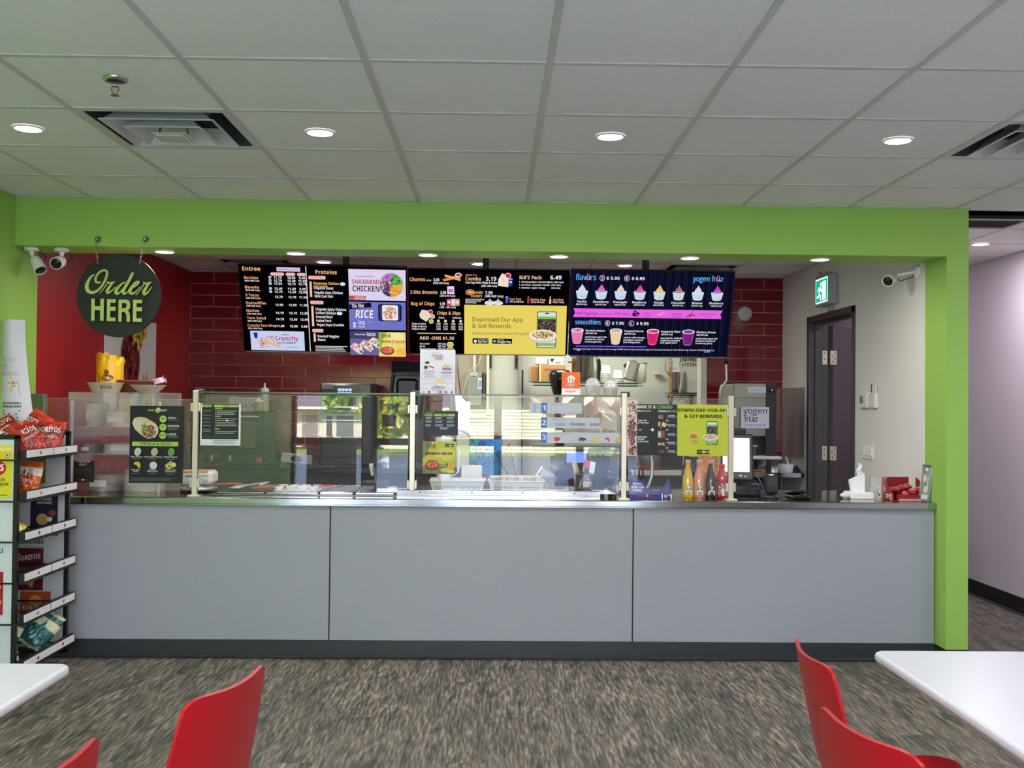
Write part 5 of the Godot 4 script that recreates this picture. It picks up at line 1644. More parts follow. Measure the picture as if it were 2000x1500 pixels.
func build_signs():
	var lime := C(166, 204, 84)
	var wht := C(236, 236, 234)
	var dark := C(18, 21, 22)
	# tortilla poster on the first pane
	var a := Art.new(0.310, 0.447, 610, 875)
	a.rect(0, 0, 610, 875, dark)
	a.text("BURRITO", 200, 62, 34, C(150, 190, 90), {"w": 92}); a.text("GUYZ", 342, 62, 34, wht, {"w": 74}); avocado(a, 316, 48, 1.0)
	a.poly([[26, 200], [50, 140], [110, 126], [180, 136], [286, 196], [322, 246], [324, 300], [290, 360], [200, 374], [130, 330], [60, 270]], C(212, 208, 178))
	a.poly([[50, 140], [110, 126], [180, 136], [286, 196], [230, 210], [120, 180]], C(206, 196, 130))
	a.oval(226, 284, 92, 86, C(226, 220, 190), 0, 360, 30)
	a.specks(226, 290, 78, 74, 150, 13, [C(150, 50, 40), C(190, 140, 70), C(110, 140, 50), C(60, 40, 30), C(214, 190, 130), C(170, 80, 50)], 3)
	a.specks(180, 250, 34, 44, 40, 11, [C(130, 170, 50), C(90, 130, 40), C(190, 210, 110)], 5)
	for q in [[148, "10\"", "SMALL", 98], [240, "12\"", "MEDIUM", 128], [333, "13.5\"", "LARGE", 100]]:
		a.oval(390, q[0], 40, 40, lime)
		a.text(q[1], 390, q[0] + 8, 30, C(30, 40, 20), {"a": "c"})
		a.text(q[2], 444, q[0] - 2, 32, wht, {"w": q[3]})
		a.bars(446, q[0] + 10, 572, 2 if q[0] != 148 else 1, 13, 5, C(130, 134, 130))
	a.rect(48, 407, 568, 455, lime)
	a.text("TORTILLA & TACOS", 308, 444, 40, C(20, 24, 18), {"a": "c", "w": 358})
	for q in [[110, C(206, 212, 180)], [300, C(196, 182, 150)], [490, C(110, 160, 70)]]:
		a.oval(q[0] + 6, 522, 36, 48, (q[1] as Color).darkened(0.25), 0, 360, 20)
		a.oval(q[0], 518, 35, 46, q[1], 0, 360, 20)
		a.specks(q[0], 520, 22, 30, 14, 4, [(q[1] as Color).darkened(0.2)], q[0])
	a.oval(110, 672, 42, 42, C(196, 190, 60), -160, 60, 0)
	a.oval(295, 672, 43, 43, C(214, 214, 206)); a.specks(295, 672, 34, 34, 20, 4, [C(196, 194, 184)], 4)
	a.specks(490, 672, 52, 32, 26, 22, [C(206, 190, 110), C(190, 170, 90), C(222, 208, 140)], 6)
	for q in [["WHITE TORTILLA", 110, 582, 134], ["WHOLE WHEAT TORTILLA", 294, 582, 206], ["SPINACH TORTILLA", 492, 582, 154], ["HARD SHELL", 102, 728, 100], ["TACOS", 102, 746, 56], ["SOFT SHELL", 292, 728, 100], ["TACOS (6 INCH)", 292, 746, 124], ["TORTILLA CHIPS", 492, 728, 132], ["FOR NACHOS", 492, 746, 110]]: a.text(q[0], q[1], q[2], 18, wht, {"a": "c", "w": q[3]})
	for q in [[110, 596], [292, 596], [492, 596], [102, 762], [292, 762], [492, 762]]: a.rect(q[0] - 46, q[1], q[0] + 46, q[1] + 7, C(120, 124, 118))
	a.bars(44, 812, 560, 3, 14, 5, C(104, 108, 106))
	glass_sign("tortilla_poster", "tall dark poster of a burrito with tortilla sizes on the left pane", "poster", a, -1.956, 1.212, dark)
	a = Art.new(0.118, 0.124, 235, 245)
	a.rect(0, 0, 235, 245, C(14, 15, 15))
	a.text("ALLERGEN NOTICE", 110, 16, 18, C(214, 210, 196), {"a": "c", "w": 158})
	a.specks(104, 42, 50, 18, 40, 7, [C(190, 160, 90), C(150, 120, 60)], 3)
	a.bars(20, 84, 218, 6, 12, 5, C(70, 66, 52)); a.bars(30, 170, 210, 2, 12, 4, C(60, 58, 50))
	a.text("BURRITO", 50, 222, 13, C(120, 150, 80)); a.text("GUYZ", 122, 222, 13, C(160, 160, 150)); avocado(a, 110, 216, 0.42)
	glass_sign("allergen_notice", "small square black notice low on the left pane beside the snack rack", "notice", a, -2.370, 1.052, C(14, 15, 15))
	# paper menu taped inside the second pane
	a = Art.new(0.233, 0.242, 440, 460)
	a.rect(0, 0, 440, 460, C(222, 228, 224))
	a.rect(16, 2, 418, 390, C(20, 30, 26))
	a.rect(18, 12, 120, 36, lime); a.rect(146, 12, 412, 36, lime)
	a.text("SIGNATURE", 69, 31, 16, C(30, 40, 20), {"a": "c"}); a.text("PROTEINS", 280, 31, 16, C(30, 40, 20), {"a": "c"})
	for q in [[158, 44, 80], [158, 132, 62], [158, 270, 50]]: a.rect(q[0], q[1], q[0] + q[2], q[1] + 15, C(140, 176, 80))
	for y in [76, 124, 162, 200, 240, 282, 302]: a.bars(30, y, 110, 1, 10, 6, C(150, 156, 150))
	for q in [[74, 3], [162, 5], [302, 2]]:
		a.bars(174, q[0], 400, q[1], 19, 7, C(176, 180, 172))
		a.rect(162, q[0] - 6, 166, q[0] + q[1] * 19, C(160, 176, 120))
	a.oval(292, 184, 15, 9, wht)
	a.bars(40, 352, 390, 2, 14, 4, C(96, 104, 98))
	a.bars(140, 402, 400, 3, 17, 6, C(150, 156, 160))
	glass_sign("paper_menu", "dark menu printed on white paper taped beside the first metal post", "menu", a, -1.588, 1.330, C(222, 228, 224), 0.0006)
	a = Art.new(0.198, 0.142, 330, 218)
	a.rect(0, 0, 330, 218, C(38, 44, 58))
	a.text("FILLINGS", 24, 18, 16, C(150, 156, 160))
	for q in [[8, 84, "SALSAS"], [100, 300, "SAUCES"]]:
		a.rect(q[0], 26, q[1], 46, lime)
		a.text(q[2], (q[0] + q[1]) * 0.5, 42, 18, C(30, 40, 30), {"a": "c"})
	for q in [[16, 56, 76], [16, 86, 80], [16, 120, 72], [110, 56, 176], [110, 86, 186], [110, 120, 190], [222, 56, 290], [222, 86, 296], [222, 120, 300], [156, 146, 240]]: a.bars(q[0], q[1], q[2], 2, 11, 6, C(176, 180, 190))
	glass_sign("salsa_menu", "small navy salsa and sauce menu above the mango poster", "menu", a, -0.310, 1.350, C(38, 44, 58))
	a = Art.new(0.193, 0.190, 308, 304)
	a.rect(0, 0, 308, 304, C(186, 186, 66))
	a.poly([[0, 0], [90, 0], [60, 60], [40, 130], [0, 160]], C(120, 132, 70))
	a.poly([[0, 232], [308, 232], [308, 304], [0, 304]], C(120, 116, 92))
	a.oval(210, 120, 90, 60, C(206, 204, 90))
	a.text("Fresh", 34, 66, 64, C(40, 50, 30), {"f": "Droid Serif", "i": 1, "w": 88})
	a.rect(206, 24, 290, 50, dark); a.text("BURRITO", 212, 43, 13, C(150, 190, 90)); a.text("GUYZ", 262, 43, 13, wht); avocado(a, 252, 38, 0.34)
	a.text("MANGO SALSA", 30, 126, 34, C(110, 24, 20), {"w": 246, "fat": 1.2})
	a.oval(156, 166, 20, 18, C(200, 170, 70))
	a.oval(88, 222, 66, 46, C(60, 44, 40)); a.oval(88, 218, 62, 38, C(150, 96, 80)); a.oval(88, 217, 55, 32, C(196, 88, 60)); a.specks(88, 217, 48, 27, 60, 5, [C(226, 120, 80), C(160, 60, 44), C(230, 170, 90)], 3)
	a.oval(266, 230, 40, 34, C(206, 166, 70)); a.oval(210, 268, 44, 22, C(196, 192, 70)); a.oval(262, 280, 40, 16, C(206, 200, 90)); a.line([[150, 216], [206, 220]], 6, C(80, 90, 50)); a.oval(226, 214, 9, 12, C(70, 84, 40))
	glass_sign("mango_poster", "square yellow green mango salsa poster on the third pane", "poster", a, -0.317, 1.150, C(186, 186, 66))
	# numbered yogurt strips
	var gs := C(190, 196, 206)
	var blue := C(74, 116, 190)
	for k in 3:
		var x0: float = [0.205, 0.275, 0.275][k]
		var x1: float = [0.513, 0.619, 0.734][k]
		var wd := (x1 - x0) * 1000.0
		a = Art.new(x1 - x0, 0.0625, wd, 62.5)
		a.rect(0, 0, wd, 62.5, gs)
		var o := 70.0 if k == 0 else 0.0
		a.poly([[o, 0], [o + 33, 0], [o + 38, 8], [o + 33, 14], [o + 33, 62.5], [o, 62.5]], blue)
		a.text(str(k + 1), o + 17, 46, 44, C(240, 244, 250), {"a": "c"})
		if k == 0:
			a.text("ORDER", 40, 57, 24, blue, {"b": 0, "r": -90.0, "w": 48})
			a.text("Select your size", 126, 14, 10, C(90, 96, 110), {"b": 0})
			for q in [[140, 14], [240, 26]]: a.oval(q[0], 40, q[1], 14, C(176, 182, 194)); a.oval(q[0], 40, q[1] - 4, 10, C(200, 206, 214))
		elif k == 1:
			a.text("Select your yogurt", 62, 13, 10, C(90, 96, 110), {"b": 0})
			for q in [["vanilla", 84, 52, C(120, 150, 210)], ["chocolate", 170, 86, C(80, 76, 90)], ["sorbet", 286, 56, C(100, 70, 140)]]: a.text(q[0], q[1], 46, 24, q[3], {"b": 0, "w": q[2], "fat": 0.6})
		else:
			a.text("Pick your choice of fruit", 66, 12, 10, C(90, 96, 110), {"b": 0})
			a.poly([[74, 34], [86, 26], [98, 32], [110, 26], [112, 42], [96, 54], [78, 50]], C(206, 70, 64)); a.specks(94, 40, 16, 10, 14, 3, [C(230, 130, 110), C(160, 40, 40)], 2)
			a.oval(166, 40, 26, 6, C(214, 180, 140), 0, 360, 18); a.oval(166, 38, 22, 3, C(236, 214, 180), 0, 360, 18)
			a.specks(240, 42, 22, 10, 34, 4.5, [C(50, 54, 70), C(86, 90, 110), C(30, 34, 50)], 5)
			a.oval(316, 42, 27, 9, C(226, 190, 60)); a.specks(316, 42, 22, 7, 16, 5, [C(240, 210, 90), C(206, 160, 40)], 7)
			a.poly([[372, 36], [384, 26], [396, 32], [400, 50], [386, 52], [378, 42]], C(206, 50, 80)); a.oval(384, 46, 5, 6, C(246, 220, 224))
			a.poly([[436, 34], [452, 26], [466, 30], [466, 52], [444, 54]], C(222, 170, 50)); a.specks(452, 40, 12, 10, 16, 4, [C(240, 200, 90), C(190, 130, 30)], 8)
		glass_sign("order_strip", ["top yogurt order strip, the shortest, with the blue number one", "middle yogurt order strip naming vanilla, chocolate and sorbet", "lowest yogurt order strip, the longest, with fruit pictures"][k], "sign", a, (x0 + x1) * 0.5, [1.4440, 1.3585, 1.2725][k], gs)
	# two posters on the last pane
	a = Art.new(0.058, 0.322, 58, 322)
	a.rect(0, 0, 58, 322, C(226, 206, 196))
	a.specks(29, 60, 26, 50, 70, 6, [C(96, 60, 50), C(240, 226, 206), C(176, 120, 90), C(60, 40, 40)], 2)
	a.poly([[48, 130], [58, 140], [26, 226], [10, 246]], C(222, 166, 130))
	a.specks(29, 180, 26, 70, 90, 7, [C(110, 90, 130), C(150, 60, 60), C(200, 150, 110), C(70, 50, 60)], 3)
	a.specks(29, 282, 26, 36, 70, 6, [C(150, 44, 50), C(96, 40, 50), C(214, 170, 150), C(60, 36, 40)], 4)
	glass_sign("food_picture_strip", "narrow upright food picture between the third post and the combo poster", "poster", a, 0.806, 1.333, C(226, 206, 196))
	a = Art.new(0.235, 0.299, 365, 465)
	a.rect(0, 0, 365, 465, C(26, 31, 33))
	a.text("MAKE IT A", -6, 38, 40, wht, {"w": 172, "fat": 1.0}); a.text("COMBO", 178, 38, 40, C(140, 190, 90), {"w": 140, "fat": 1.0})
	a.text("CHOICE of", -4, 70, 22, wht, {"w": 50}); a.text("DRINKS", 52, 70, 22, C(140, 190, 90), {"w": 74}); a.text("CHOICE of", 190, 70, 22, wht, {"w": 104}); a.text("SIDES", 300, 70, 22, C(140, 190, 90), {"w": 62})
	for q in [["CAN POP", 6, 156, 80], ["(0-190 CALS)", 6, 176, 98], ["BOTTLED", 6, 306, 80], ["DRINK", 6, 326, 58], ["(0-270 CALS)", 6, 346, 98]]: a.text(q[0], q[1], q[2], 20, wht, {"w": q[3]})
	for q in [[26, 234], [272, 148], [272, 232], [272, 318], [272, 396]]: a.text("OR", q[0], q[1] + 6, 20, C(206, 208, 206), {"a": "c"})
	a.rect(122, 226, 154, 236, wht); a.rect(133, 215, 143, 247, wht)
	a.oval(214, 114, 26, 20, C(150, 100, 60)); a.specks(214, 112, 20, 14, 20, 6, [C(190, 140, 90), C(110, 70, 44)], 2)
	a.poly([[216, 184], [236, 156], [252, 172], [270, 174], [262, 196], [250, 208], [232, 204]], C(206, 200, 110)); a.oval(200, 168, 11, 10, C(206, 196, 130)); a.oval(198, 190, 11, 10, C(196, 190, 110)); a.oval(214, 212, 11, 10, C(150, 70, 50))
	a.rect(186, 240, 216, 304, C(130, 170, 130)); a.rect(216, 240, 250, 304, C(150, 70, 64)); a.rect(192, 256, 210, 284, C(226, 226, 220))
	a.line([[186, 370], [258, 346]], 14, C(196, 150, 96)); a.line([[190, 350], [250, 372]], 13, C(206, 160, 104)); a.oval(254, 348, 13, 12, C(90, 70, 60))
	a.oval(224, 428, 30, 16, C(110, 50, 44)); a.oval(224, 428, 16, 10, C(140, 66, 56))
	for q in [["2 CHURROS", 100], ["CHIPS & SALSA", 182], ["CHIPS BAG", 266], ["BROWNIE", 344], ["COOKIE", 420]]:
		a.text(q[0], 274, q[1] + 8, 16, wht, {"w": 68}); a.bars(274, q[1] + 13, 358, 1, 10, 6, C(150, 154, 152))
	glass_sign("combo_poster", "dark poster offering a combo of drink and side on the last pane", "poster", a, 0.955, 1.3225, C(26, 31, 33))
	a = Art.new(0.300, 0.300, 470, 465)
	a.rect(0, 0, 470, 465, C(188, 197, 48))
	a.text("DOWNLOAD OUR APP", 4, 66, 42, C(24, 26, 18), {"w": 464, "fat": 0.8}); a.text("& GET REWARDS", 240, 120, 42, C(24, 26, 18), {"a": "c", "w": 348, "fat": 0.8})
	a.oval(152, 284, 46, 30, C(214, 196, 90)); a.oval(152, 288, 34, 22, C(190, 110, 60)); a.line([[112, 300], [150, 338], [196, 296]], 5, C(130, 130, 70)); a.line([[150, 338], [188, 338]], 8, C(130, 120, 60)); a.bars(108, 352, 206, 1, 8, 3, C(130, 136, 50))
	a.rrect(268, 150, 374, 362, 14, C(30, 40, 26)); a.rrect(274, 156, 368, 356, 10, C(206, 222, 200)); a.rect(276, 180, 366, 194, C(120, 186, 90)); a.rect(276, 196, 366, 292, C(60, 56, 50)); a.specks(320, 240, 40, 36, 40, 8, [C(90, 80, 66), C(40, 40, 36), C(120, 110, 90)], 3); a.rect(276, 334, 366, 350, C(120, 186, 90))
	a.oval(306, 302, 70, 32, C(190, 196, 170)); a.oval(306, 292, 70, 28, C(226, 226, 206)); a.oval(306, 291, 60, 21, C(206, 200, 140)); a.specks(306, 291, 52, 17, 60, 6, [C(226, 220, 170), C(130, 150, 70), C(190, 120, 80)], 6)
	a.rect(178, 408, 292, 446, C(20, 22, 18)); a.text("BURRITO", 186, 433, 17, C(150, 190, 90)); a.text("GUYZ", 250, 433, 17, wht); avocado(a, 240, 426, 0.5)
	glass_sign("app_poster", "bright lime app download poster on the last pane above the bottles", "poster", a, 1.2215, 1.3225, C(188, 197, 48))
	# stood on the glass shelf
	a = Art.new(0.207, 0.258, 325, 395)
	a.rect(0, 0, 325, 395, C(222, 220, 236))
	for k in 4: a.poly([[0, 210 + k * 44], [325, 190 + k * 52], [325, 206 + k * 52], [0, 226 + k * 44]], C(212, 210, 228))
	a.text("Presenting the", 150, 26, 12, C(100, 100, 110), {"a": "c", "b": 0}); a.text("Cheesecake", 106, 64, 40, C(120, 112, 96), {"f": "Droid Serif", "i": 1, "w": 106}); a.text("Factory", 138, 88, 38, C(120, 112, 96), {"f": "Droid Serif", "i": 1, "w": 76})
	a.poly([[38, 142], [60, 112], [90, 106], [118, 130], [140, 176], [110, 180], [48, 176]], C(230, 226, 214)); a.oval(66, 116, 22, 12, C(50, 44, 48)); a.oval(54, 158, 18, 16, C(60, 50, 50)); a.poly([[84, 140], [130, 160], [126, 168], [80, 150]], C(90, 76, 66))
	a.poly([[200, 146], [230, 112], [270, 130], [292, 150], [288, 168], [204, 160]], C(226, 206, 186)); a.poly([[204, 160], [288, 168], [290, 182], [206, 176]], C(176, 100, 100)); a.line([[220, 140], [270, 164]], 5, C(160, 90, 80))
	a.poly([[146, 262], [190, 250], [246, 300], [244, 318], [136, 312]], C(222, 206, 170)); a.poly([[136, 304], [244, 310], [244, 322], [140, 322]], C(240, 234, 226)); a.line([[130, 316], [170, 326]], 5, C(180, 130, 110))
	for q in [[36, 196, 130], [196, 200, 296], [110, 336, 226]]:
		a.bars(q[0], q[1], q[2], 1, 8, 5, C(90, 90, 104)); a.bars(q[0] + 4, q[1] + 12, q[2], 4, 11, 4, C(166, 164, 180))
	for k in 6: a.rect(22 + k * 52, 372, 46 + k * 52, 392, [C(190, 170, 150), C(140, 50, 80), C(226, 206, 190), C(170, 60, 100), C(120, 110, 110), C(150, 110, 100)][k])
	stand_sign("cheesecake_sign", "upright white cheesecake sign standing on the glass shelf beside the second post", "sign", a, -0.335, 1.5225, -6.05, C(222, 220, 236))
	a = Art.new(0.110, 0.134, 170, 210)
	a.rect(0, 0, 170, 150, C(240, 106, 40)); a.rect(0, 150, 170, 210, C(240, 234, 234))
	a.poly([[46, 62], [64, 36], [92, 26], [118, 46], [124, 66], [112, 70], [112, 98], [56, 98], [56, 68]], C(250, 240, 234)); a.line([[72, 56], [70, 96]], 8, C(226, 100, 60)); a.line([[98, 52], [98, 96]], 8, C(226, 100, 60)); a.oval(72, 60, 7, 10, C(226, 100, 60))
	a.text("SKIP", 84, 132, 36, C(250, 240, 234), {"a": "c", "w": 74, "fat": 1.5}); a.text("PICKUP", 82, 186, 24, C(226, 80, 50), {"a": "c", "w": 92}); a.poly([[76, 194], [90, 194], [83, 200]], C(226, 80, 50))
	stand_sign("pickup_sign", "orange and white pickup sign standing on the glass shelf", "sign", a, 0.4515, 1.5225, -6.05, C(240, 234, 234))
	for k in 2:
		var s: Array = [[0.583, 0.046, 0.058], [0.6895, 0.044, 0.046]][k]
		var t := thing("dessert_cup", ["taller white dessert cup with domed lid beside the orange pickup sign", "shorter white dessert cup with domed lid next to the third post"][k], "cup", Vector3(s[0], 1.5225, -6.08), 0.0, "dessert cups on the glass shelf")
		var m := Mb.new()
		m.lathe([[0.0, 0.0], [s[1] * 0.80, 0.0], [s[1], s[2]], [s[1] + 0.002, s[2] + 0.003], [s[1] - 0.002, s[2] + 0.003]], 28)
		part(t, "cup", m, mat(C(214, 212, 210), 0.5))
		m = Mb.new()
		m.lathe([[s[1] + 0.003, s[2]], [s[1] + 0.003, s[2] + 0.008], [s[1] - 0.003, s[2] + 0.010], [s[1] * 0.86, s[2] + 0.026], [s[1] * 0.6, s[2] + 0.039], [s[1] * 0.2, s[2] + 0.045], [0.0, s[2] + 0.0455]], 28)
		part(t, "dome_lid", m, mat(Color(0.9, 0.9, 0.92, 0.35), 0.06))
		a = Art.new(0.05, 0.04, 50, 40)
		var tilt := s[1] * 0.2 / s[2] as float
		var r0: float = s[1] * 0.9
		a.warp = func(x, y): return sqrt(maxf(0.0, pow(r0 + y * tilt, 2.0) - x * x)) + 0.001
		a.text("ü", 36, 32, 34, C(214, 96, 90), {"a": "c", "b": 0}); a.bars(4, 20, 20, 2, 6, 2, C(176, 176, 190))
		part(t, "logo", a.b, ink(), Vector3(0, s[2] * 0.5, 0))

func bottle(label: String, at: Vector3, prof: Array, liquid: Color, cap: Color, lab: Array, group: String):
	var t := thing("drink_bottle", label, "bottle", at, 0.0, group)
	var m := Mb.new()
	m.lathe(prof, 26)
	part(t, "bottle", m, mat(liquid, 0.08, {"spec": 0.8, "coat": 0.8}))
	var top: Array = prof[prof.size() - 1]
	var r: float = prof[prof.size() - 2][0]
	m = Mb.new()
	m.lathe([[r + 0.001, top[1] - 0.020], [r + 0.002, top[1] - 0.018], [r + 0.002, top[1] + 0.002], [0.0, top[1] + 0.003]], 20)
	part(t, "cap", m, mat(cap, 0.3))
	var a := Art.new(0.052, lab[1], 52, lab[1] * 1000.0)
	var rr: float = prof[2][0] + 0.0012
	a.warp = func(x, _y): return sqrt(maxf(0.0, rr * rr - x * x))
	var H: float = lab[1] * 1000.0
	if lab[0] == 0:
		a.poly([[14, H * 0.5], [22, 4], [34, 2], [42, 12], [38, H * 0.5]], C(40, 110, 80)); a.oval(28, 12, 8, 8, C(236, 230, 210))
		a.poly([[6, H * 0.62], [26, H * 0.36], [46, H * 0.55], [44, H - 2], [8, H - 4]], C(232, 226, 206))
		a.text("Jarritos", 26, H * 0.74, 11, C(30, 90, 60), {"a": "c", "w": 34}); a.rect(10, H * 0.80, 42, H * 0.86, C(60, 120, 70))
	else:
		a.rect(2, 0, 50, H, C(216, 190, 196)); a.specks(26, H * 0.4, 22, H * 0.36, 40, 5, [C(190, 40, 56), C(240, 236, 236), C(120, 110, 120)], 5); a.rect(20, H * 0.3, 34, H * 0.9, C(240, 238, 240)); a.text("GLACÉAU", 26, H * 0.24, 9, C(120, 30, 44), {"a": "c", "w": 36})
	part(t, "label", a.b, ink(), Vector3(0, lab[2], 0))

func food_pan(label: String, x0, x1, z0, z1, y, inner: Color, depth := 0.06):
	var t := thing("food_pan", label, "food pan", Vector3((x0 + x1) * 0.5, y, (z0 + z1) * 0.5), 0.0, "steel food pans in the counter")
	var w: float = (x1 - x0) * 0.5
	var d: float = (z1 - z0) * 0.5
	var m := Mb.new()
	for q in 4:
		m.x = Transform3D(Basis(Vector3.UP, q * PI / 2), Vector3.ZERO)
		var a: float = d if q % 2 == 0 else w
		var b: float = w if q % 2 == 0 else d
		m.face([Vector3(-b, 0, a), Vector3(b, 0, a), Vector3(b - 0.014, 0.004, a - 0.014), Vector3(-b + 0.014, 0.004, a - 0.014)], Vector3.UP)
		m.face([Vector3(-b, 0, a), Vector3(b, 0, a), Vector3(b, -0.008, a), Vector3(-b, -0.008, a)], Vector3.BACK)
		m.face([Vector3(-b + 0.014, 0.004, a - 0.014), Vector3(b - 0.014, 0.004, a - 0.014), Vector3(b - 0.022, -depth, a - 0.022), Vector3(-b + 0.022, -depth, a - 0.022)], Vector3.FORWARD)
	part(t, "pan", m, steel)
	m = Mb.new()
	m.box(Vector3(0, -depth * 0.55, 0), Vector3(w * 2 - 0.045, 0.01, d * 2 - 0.045), 0.004)
	part(t, "food", m, mat(inner, 0.6))
	return t

func basket(label: String, cx: float, w: float):
	var t := thing("plastic_basket", label, "basket", Vector3(cx, 0.9385, -6.25), 0.0, "white plastic baskets on the counter")
	var wp := mat(C(222, 222, 216), 0.45)
	var h := 0.068
	var d := 0.24
	var m := Mb.new()
	for q in 4:
		m.x = Transform3D(Basis(Vector3.UP, q * PI / 2), Vector3.ZERO)
		var b = w * 0.5 if q % 2 == 0 else d * 0.5
		var a = d * 0.5 if q % 2 == 0 else w * 0.5
		var k = 0.018
		for o in [0.0, 0.003]: m.face([Vector3(-b + k, 0, a - k - o), Vector3(b - k, 0, a - k - o), Vector3(b - o, h, a - o), Vector3(-b + o, h, a - o)], Vector3(0, 0, 1 if o == 0.0 else -1))
		m.x = Transform3D(Basis(Vector3.UP, q * PI / 2), Vector3.ZERO)
		m.bx(-b - 0.006, b + 0.006, h - 0.006, h, a - 0.006, a + 0.006, 0.002)
	m.x = Transform3D()
	m.bx(-w * 0.5 + 0.018, w * 0.5 - 0.018, 0, 0.003, -d * 0.5 + 0.018, d * 0.5 - 0.018)
	part(t, "body", m, wp)
	m = Mb.new()
	for row in 2:
		for blk in [-1, 1]:
			for k in 12:
				var x: float = blk * w * 0.23 + (k - 5.5) * w * 0.031
				var y := 0.016 + row * 0.014
				var z := d * 0.5 - 0.018 + 0.018 * y / h + 0.0006
				m.face([Vector3(x - 0.002, y - 0.004, z), Vector3(x + 0.002, y - 0.004, z), Vector3(x + 0.002, y + 0.004, z + 0.001), Vector3(x - 0.002, y + 0.004, z + 0.001)], Vector3.BACK)
	part(t, "slots", m, mat(C(128, 118, 96), 0.7)).set_meta("kind", "stuff")

func build_counter_goods():
	var clear := mat(Color(1, 1, 1, 0.05), 0.05)
	var milky := mat(Color(0.86, 0.84, 0.84, 0.28), 0.2)
	# acrylic warmer case with tortillas
	var t := thing("acrylic_case", "clear acrylic display case of wrapped tortillas at the left counter end", "display case")
	for s in [[-2.520, -2.514, TOP, 1.512, -6.50, -6.12], [-1.976, -1.970, TOP, 1.512, -6.50, -6.12], [-2.520, -1.970, TOP, 1.512, -6.506, -6.50]]: pb(t, "pane", s[0], s[1], s[2], s[3], s[4], s[5], mat(Color(0.94, 0.92, 0.92, 0.10), 0.05), 0.0)
	pb(t, "top_pane", -2.520, -1.970, 1.506, 1.513, -6.506, -6.12, mat(Color(0.94, 0.92, 0.92, 0.16), 0.05), 0.001)
	var m := Mb.new()
	m.x = Transform3D(Basis(Vector3.RIGHT, 0.06), Vector3(-2.24, 1.38, -6.115))
	m.box(Vector3.ZERO, Vector3(0.53, 0.25, 0.005))
	part(t, "door", m, mat(Color(0.94, 0.92, 0.94, 0.12), 0.05))
	for y in [1.30, 1.14]: pb(t, "shelf", -2.514, -1.976, y, y + 0.006, -6.50, -6.14, milky, 0.001)
	pb(t, "edge_strip", -2.508, -2.492, TOP, 1.46, -6.14, -6.12, mat(Color(0.95, 0.93, 0.93, 0.5), 0.2), 0.002)
	pb(t, "edge_strip", -1.99, -1.976, TOP, 1.46, -6.14, -6.12, mat(Color(0.95, 0.93, 0.93, 0.5), 0.2), 0.002)
	var pk := [[-2.41, 1.306, 0.11, 0.14, "grey wrapped tortilla pack on the upper shelf of the acrylic case"], [-2.26, 1.306, 0.20, 0.09, "kraft paper tortilla pack on the upper shelf of the acrylic case"], [-2.44, 1.146, 0.09, 0.055, "small grey pack on the lower shelf of the acrylic case"], [-2.21, 1.146, 0.32, 0.05, "flat silvery stack of packs on the lower shelf of the acrylic case"], [-2.36, TOP + 0.001, 0.20, 0.10, "grey brown tortilla pack at the bottom left of the acrylic case"], [-2.12, TOP + 0.001, 0.24, 0.13, "pale tortilla stack at the bottom right of the acrylic case"]]
	for i in 6:
		var s = pk[i]
		var nz = noise(11.0, 90 + i)
		var p = thing("tortilla_pack", s[4], "tortilla pack", Vector3(s[0], s[1], -6.30), 0.0, "packs in the acrylic case")
		var f = func(u, v): return Vector3(cos(u * TAU) * s[2] * 0.5 * (1.0 + 0.05 * nz.get_noise_2d(u * 2.0, v)), v * s[3] + 0.006 * nz.get_noise_2d(v, u * 3.0) * v, -sin(u * TAU) * 0.12)
		m = Mb.new()
		m.sheet(24, 6, f)
		m.sheet(24, 3, func(u, v): return f.call(u, 1.0) * Vector3(1.0 - v, 1, 1.0 - v) + Vector3(0, 0.006 * sin(v * 3.0), 0))
		part(p, "wrap", m, mat([C(176, 172, 172), C(196, 172, 130), C(120, 118, 120), C(190, 188, 188), C(140, 124, 118), C(196, 186, 176)][i], 0.3))
		m = Mb.new()
		m.box(Vector3(0, s[3] * 0.5, 0.121), Vector3(s[2] * 0.5, s[3] * 0.4, 0.003), 0.001)
		part(p, "sticker", m, mat(C(206, 202, 200), 0.5))
	# bowls, tray and bag on top of it
	for k in 2:
		var s: Array = [[-2.335, 0.108, 0.078, 0.058, "MEDIUM", -6.21], [-2.077, 0.106, 0.056, 0.045, "SMALL", -6.20]][k]
		t = thing("paper_bowl", ["cream paper bowl marked medium on top of the acrylic case", "shallower cream paper bowl marked small on top of the acrylic case"][k], "bowl", Vector3(s[0], 1.513, s[5]), 0.0, "marked paper bowls")
		m = Mb.new()
		m.lathe([[0.0, 0.0], [s[2], 0.0], [s[1] - 0.006, s[3] - 0.004], [s[1], s[3] - 0.001], [s[1], s[3]], [s[1] - 0.010, s[3] - 0.003], [s[2] - 0.002, 0.004], [0.0, 0.004]], 36)
		part(t, "bowl", m, mat(C(214, 200, 176), 0.7))
		var a = Art.new(0.15, s[3], 150, s[3] * 1000.0)
		var r1: float = s[2]
		var r2: float = s[1] - 0.006
		var hh: float = s[3]
		a.warp = func(x, y): return sqrt(maxf(0.0, pow(lerpf(r1, r2, clampf(y / hh + 0.5, 0, 1)), 2.0) - x * x)) + 0.0012
		a.text(s[4], 78, s[3] * 680.0, 26, C(60, 54, 56), {"b": 0, "w": 58, "r": -2.0, "f": "Droid Sans Mono"})
		part(t, "handwriting", a.b, ink(), Vector3(0, s[3] * 0.5, 0))
	t = thing("serving_basket", "brown oval basket standing between the two paper bowls", "basket", Vector3(-2.21, 1.513, -6.405))
	m = Mb.new()
	m.lathe([[0.0, 0.0], [0.105, 0.0], [0.128, 0.070], [0.130, 0.073], [0.122, 0.070], [0.100, 0.006], [0.0, 0.006]], 30, Transform3D(), 1.0, 0.62)
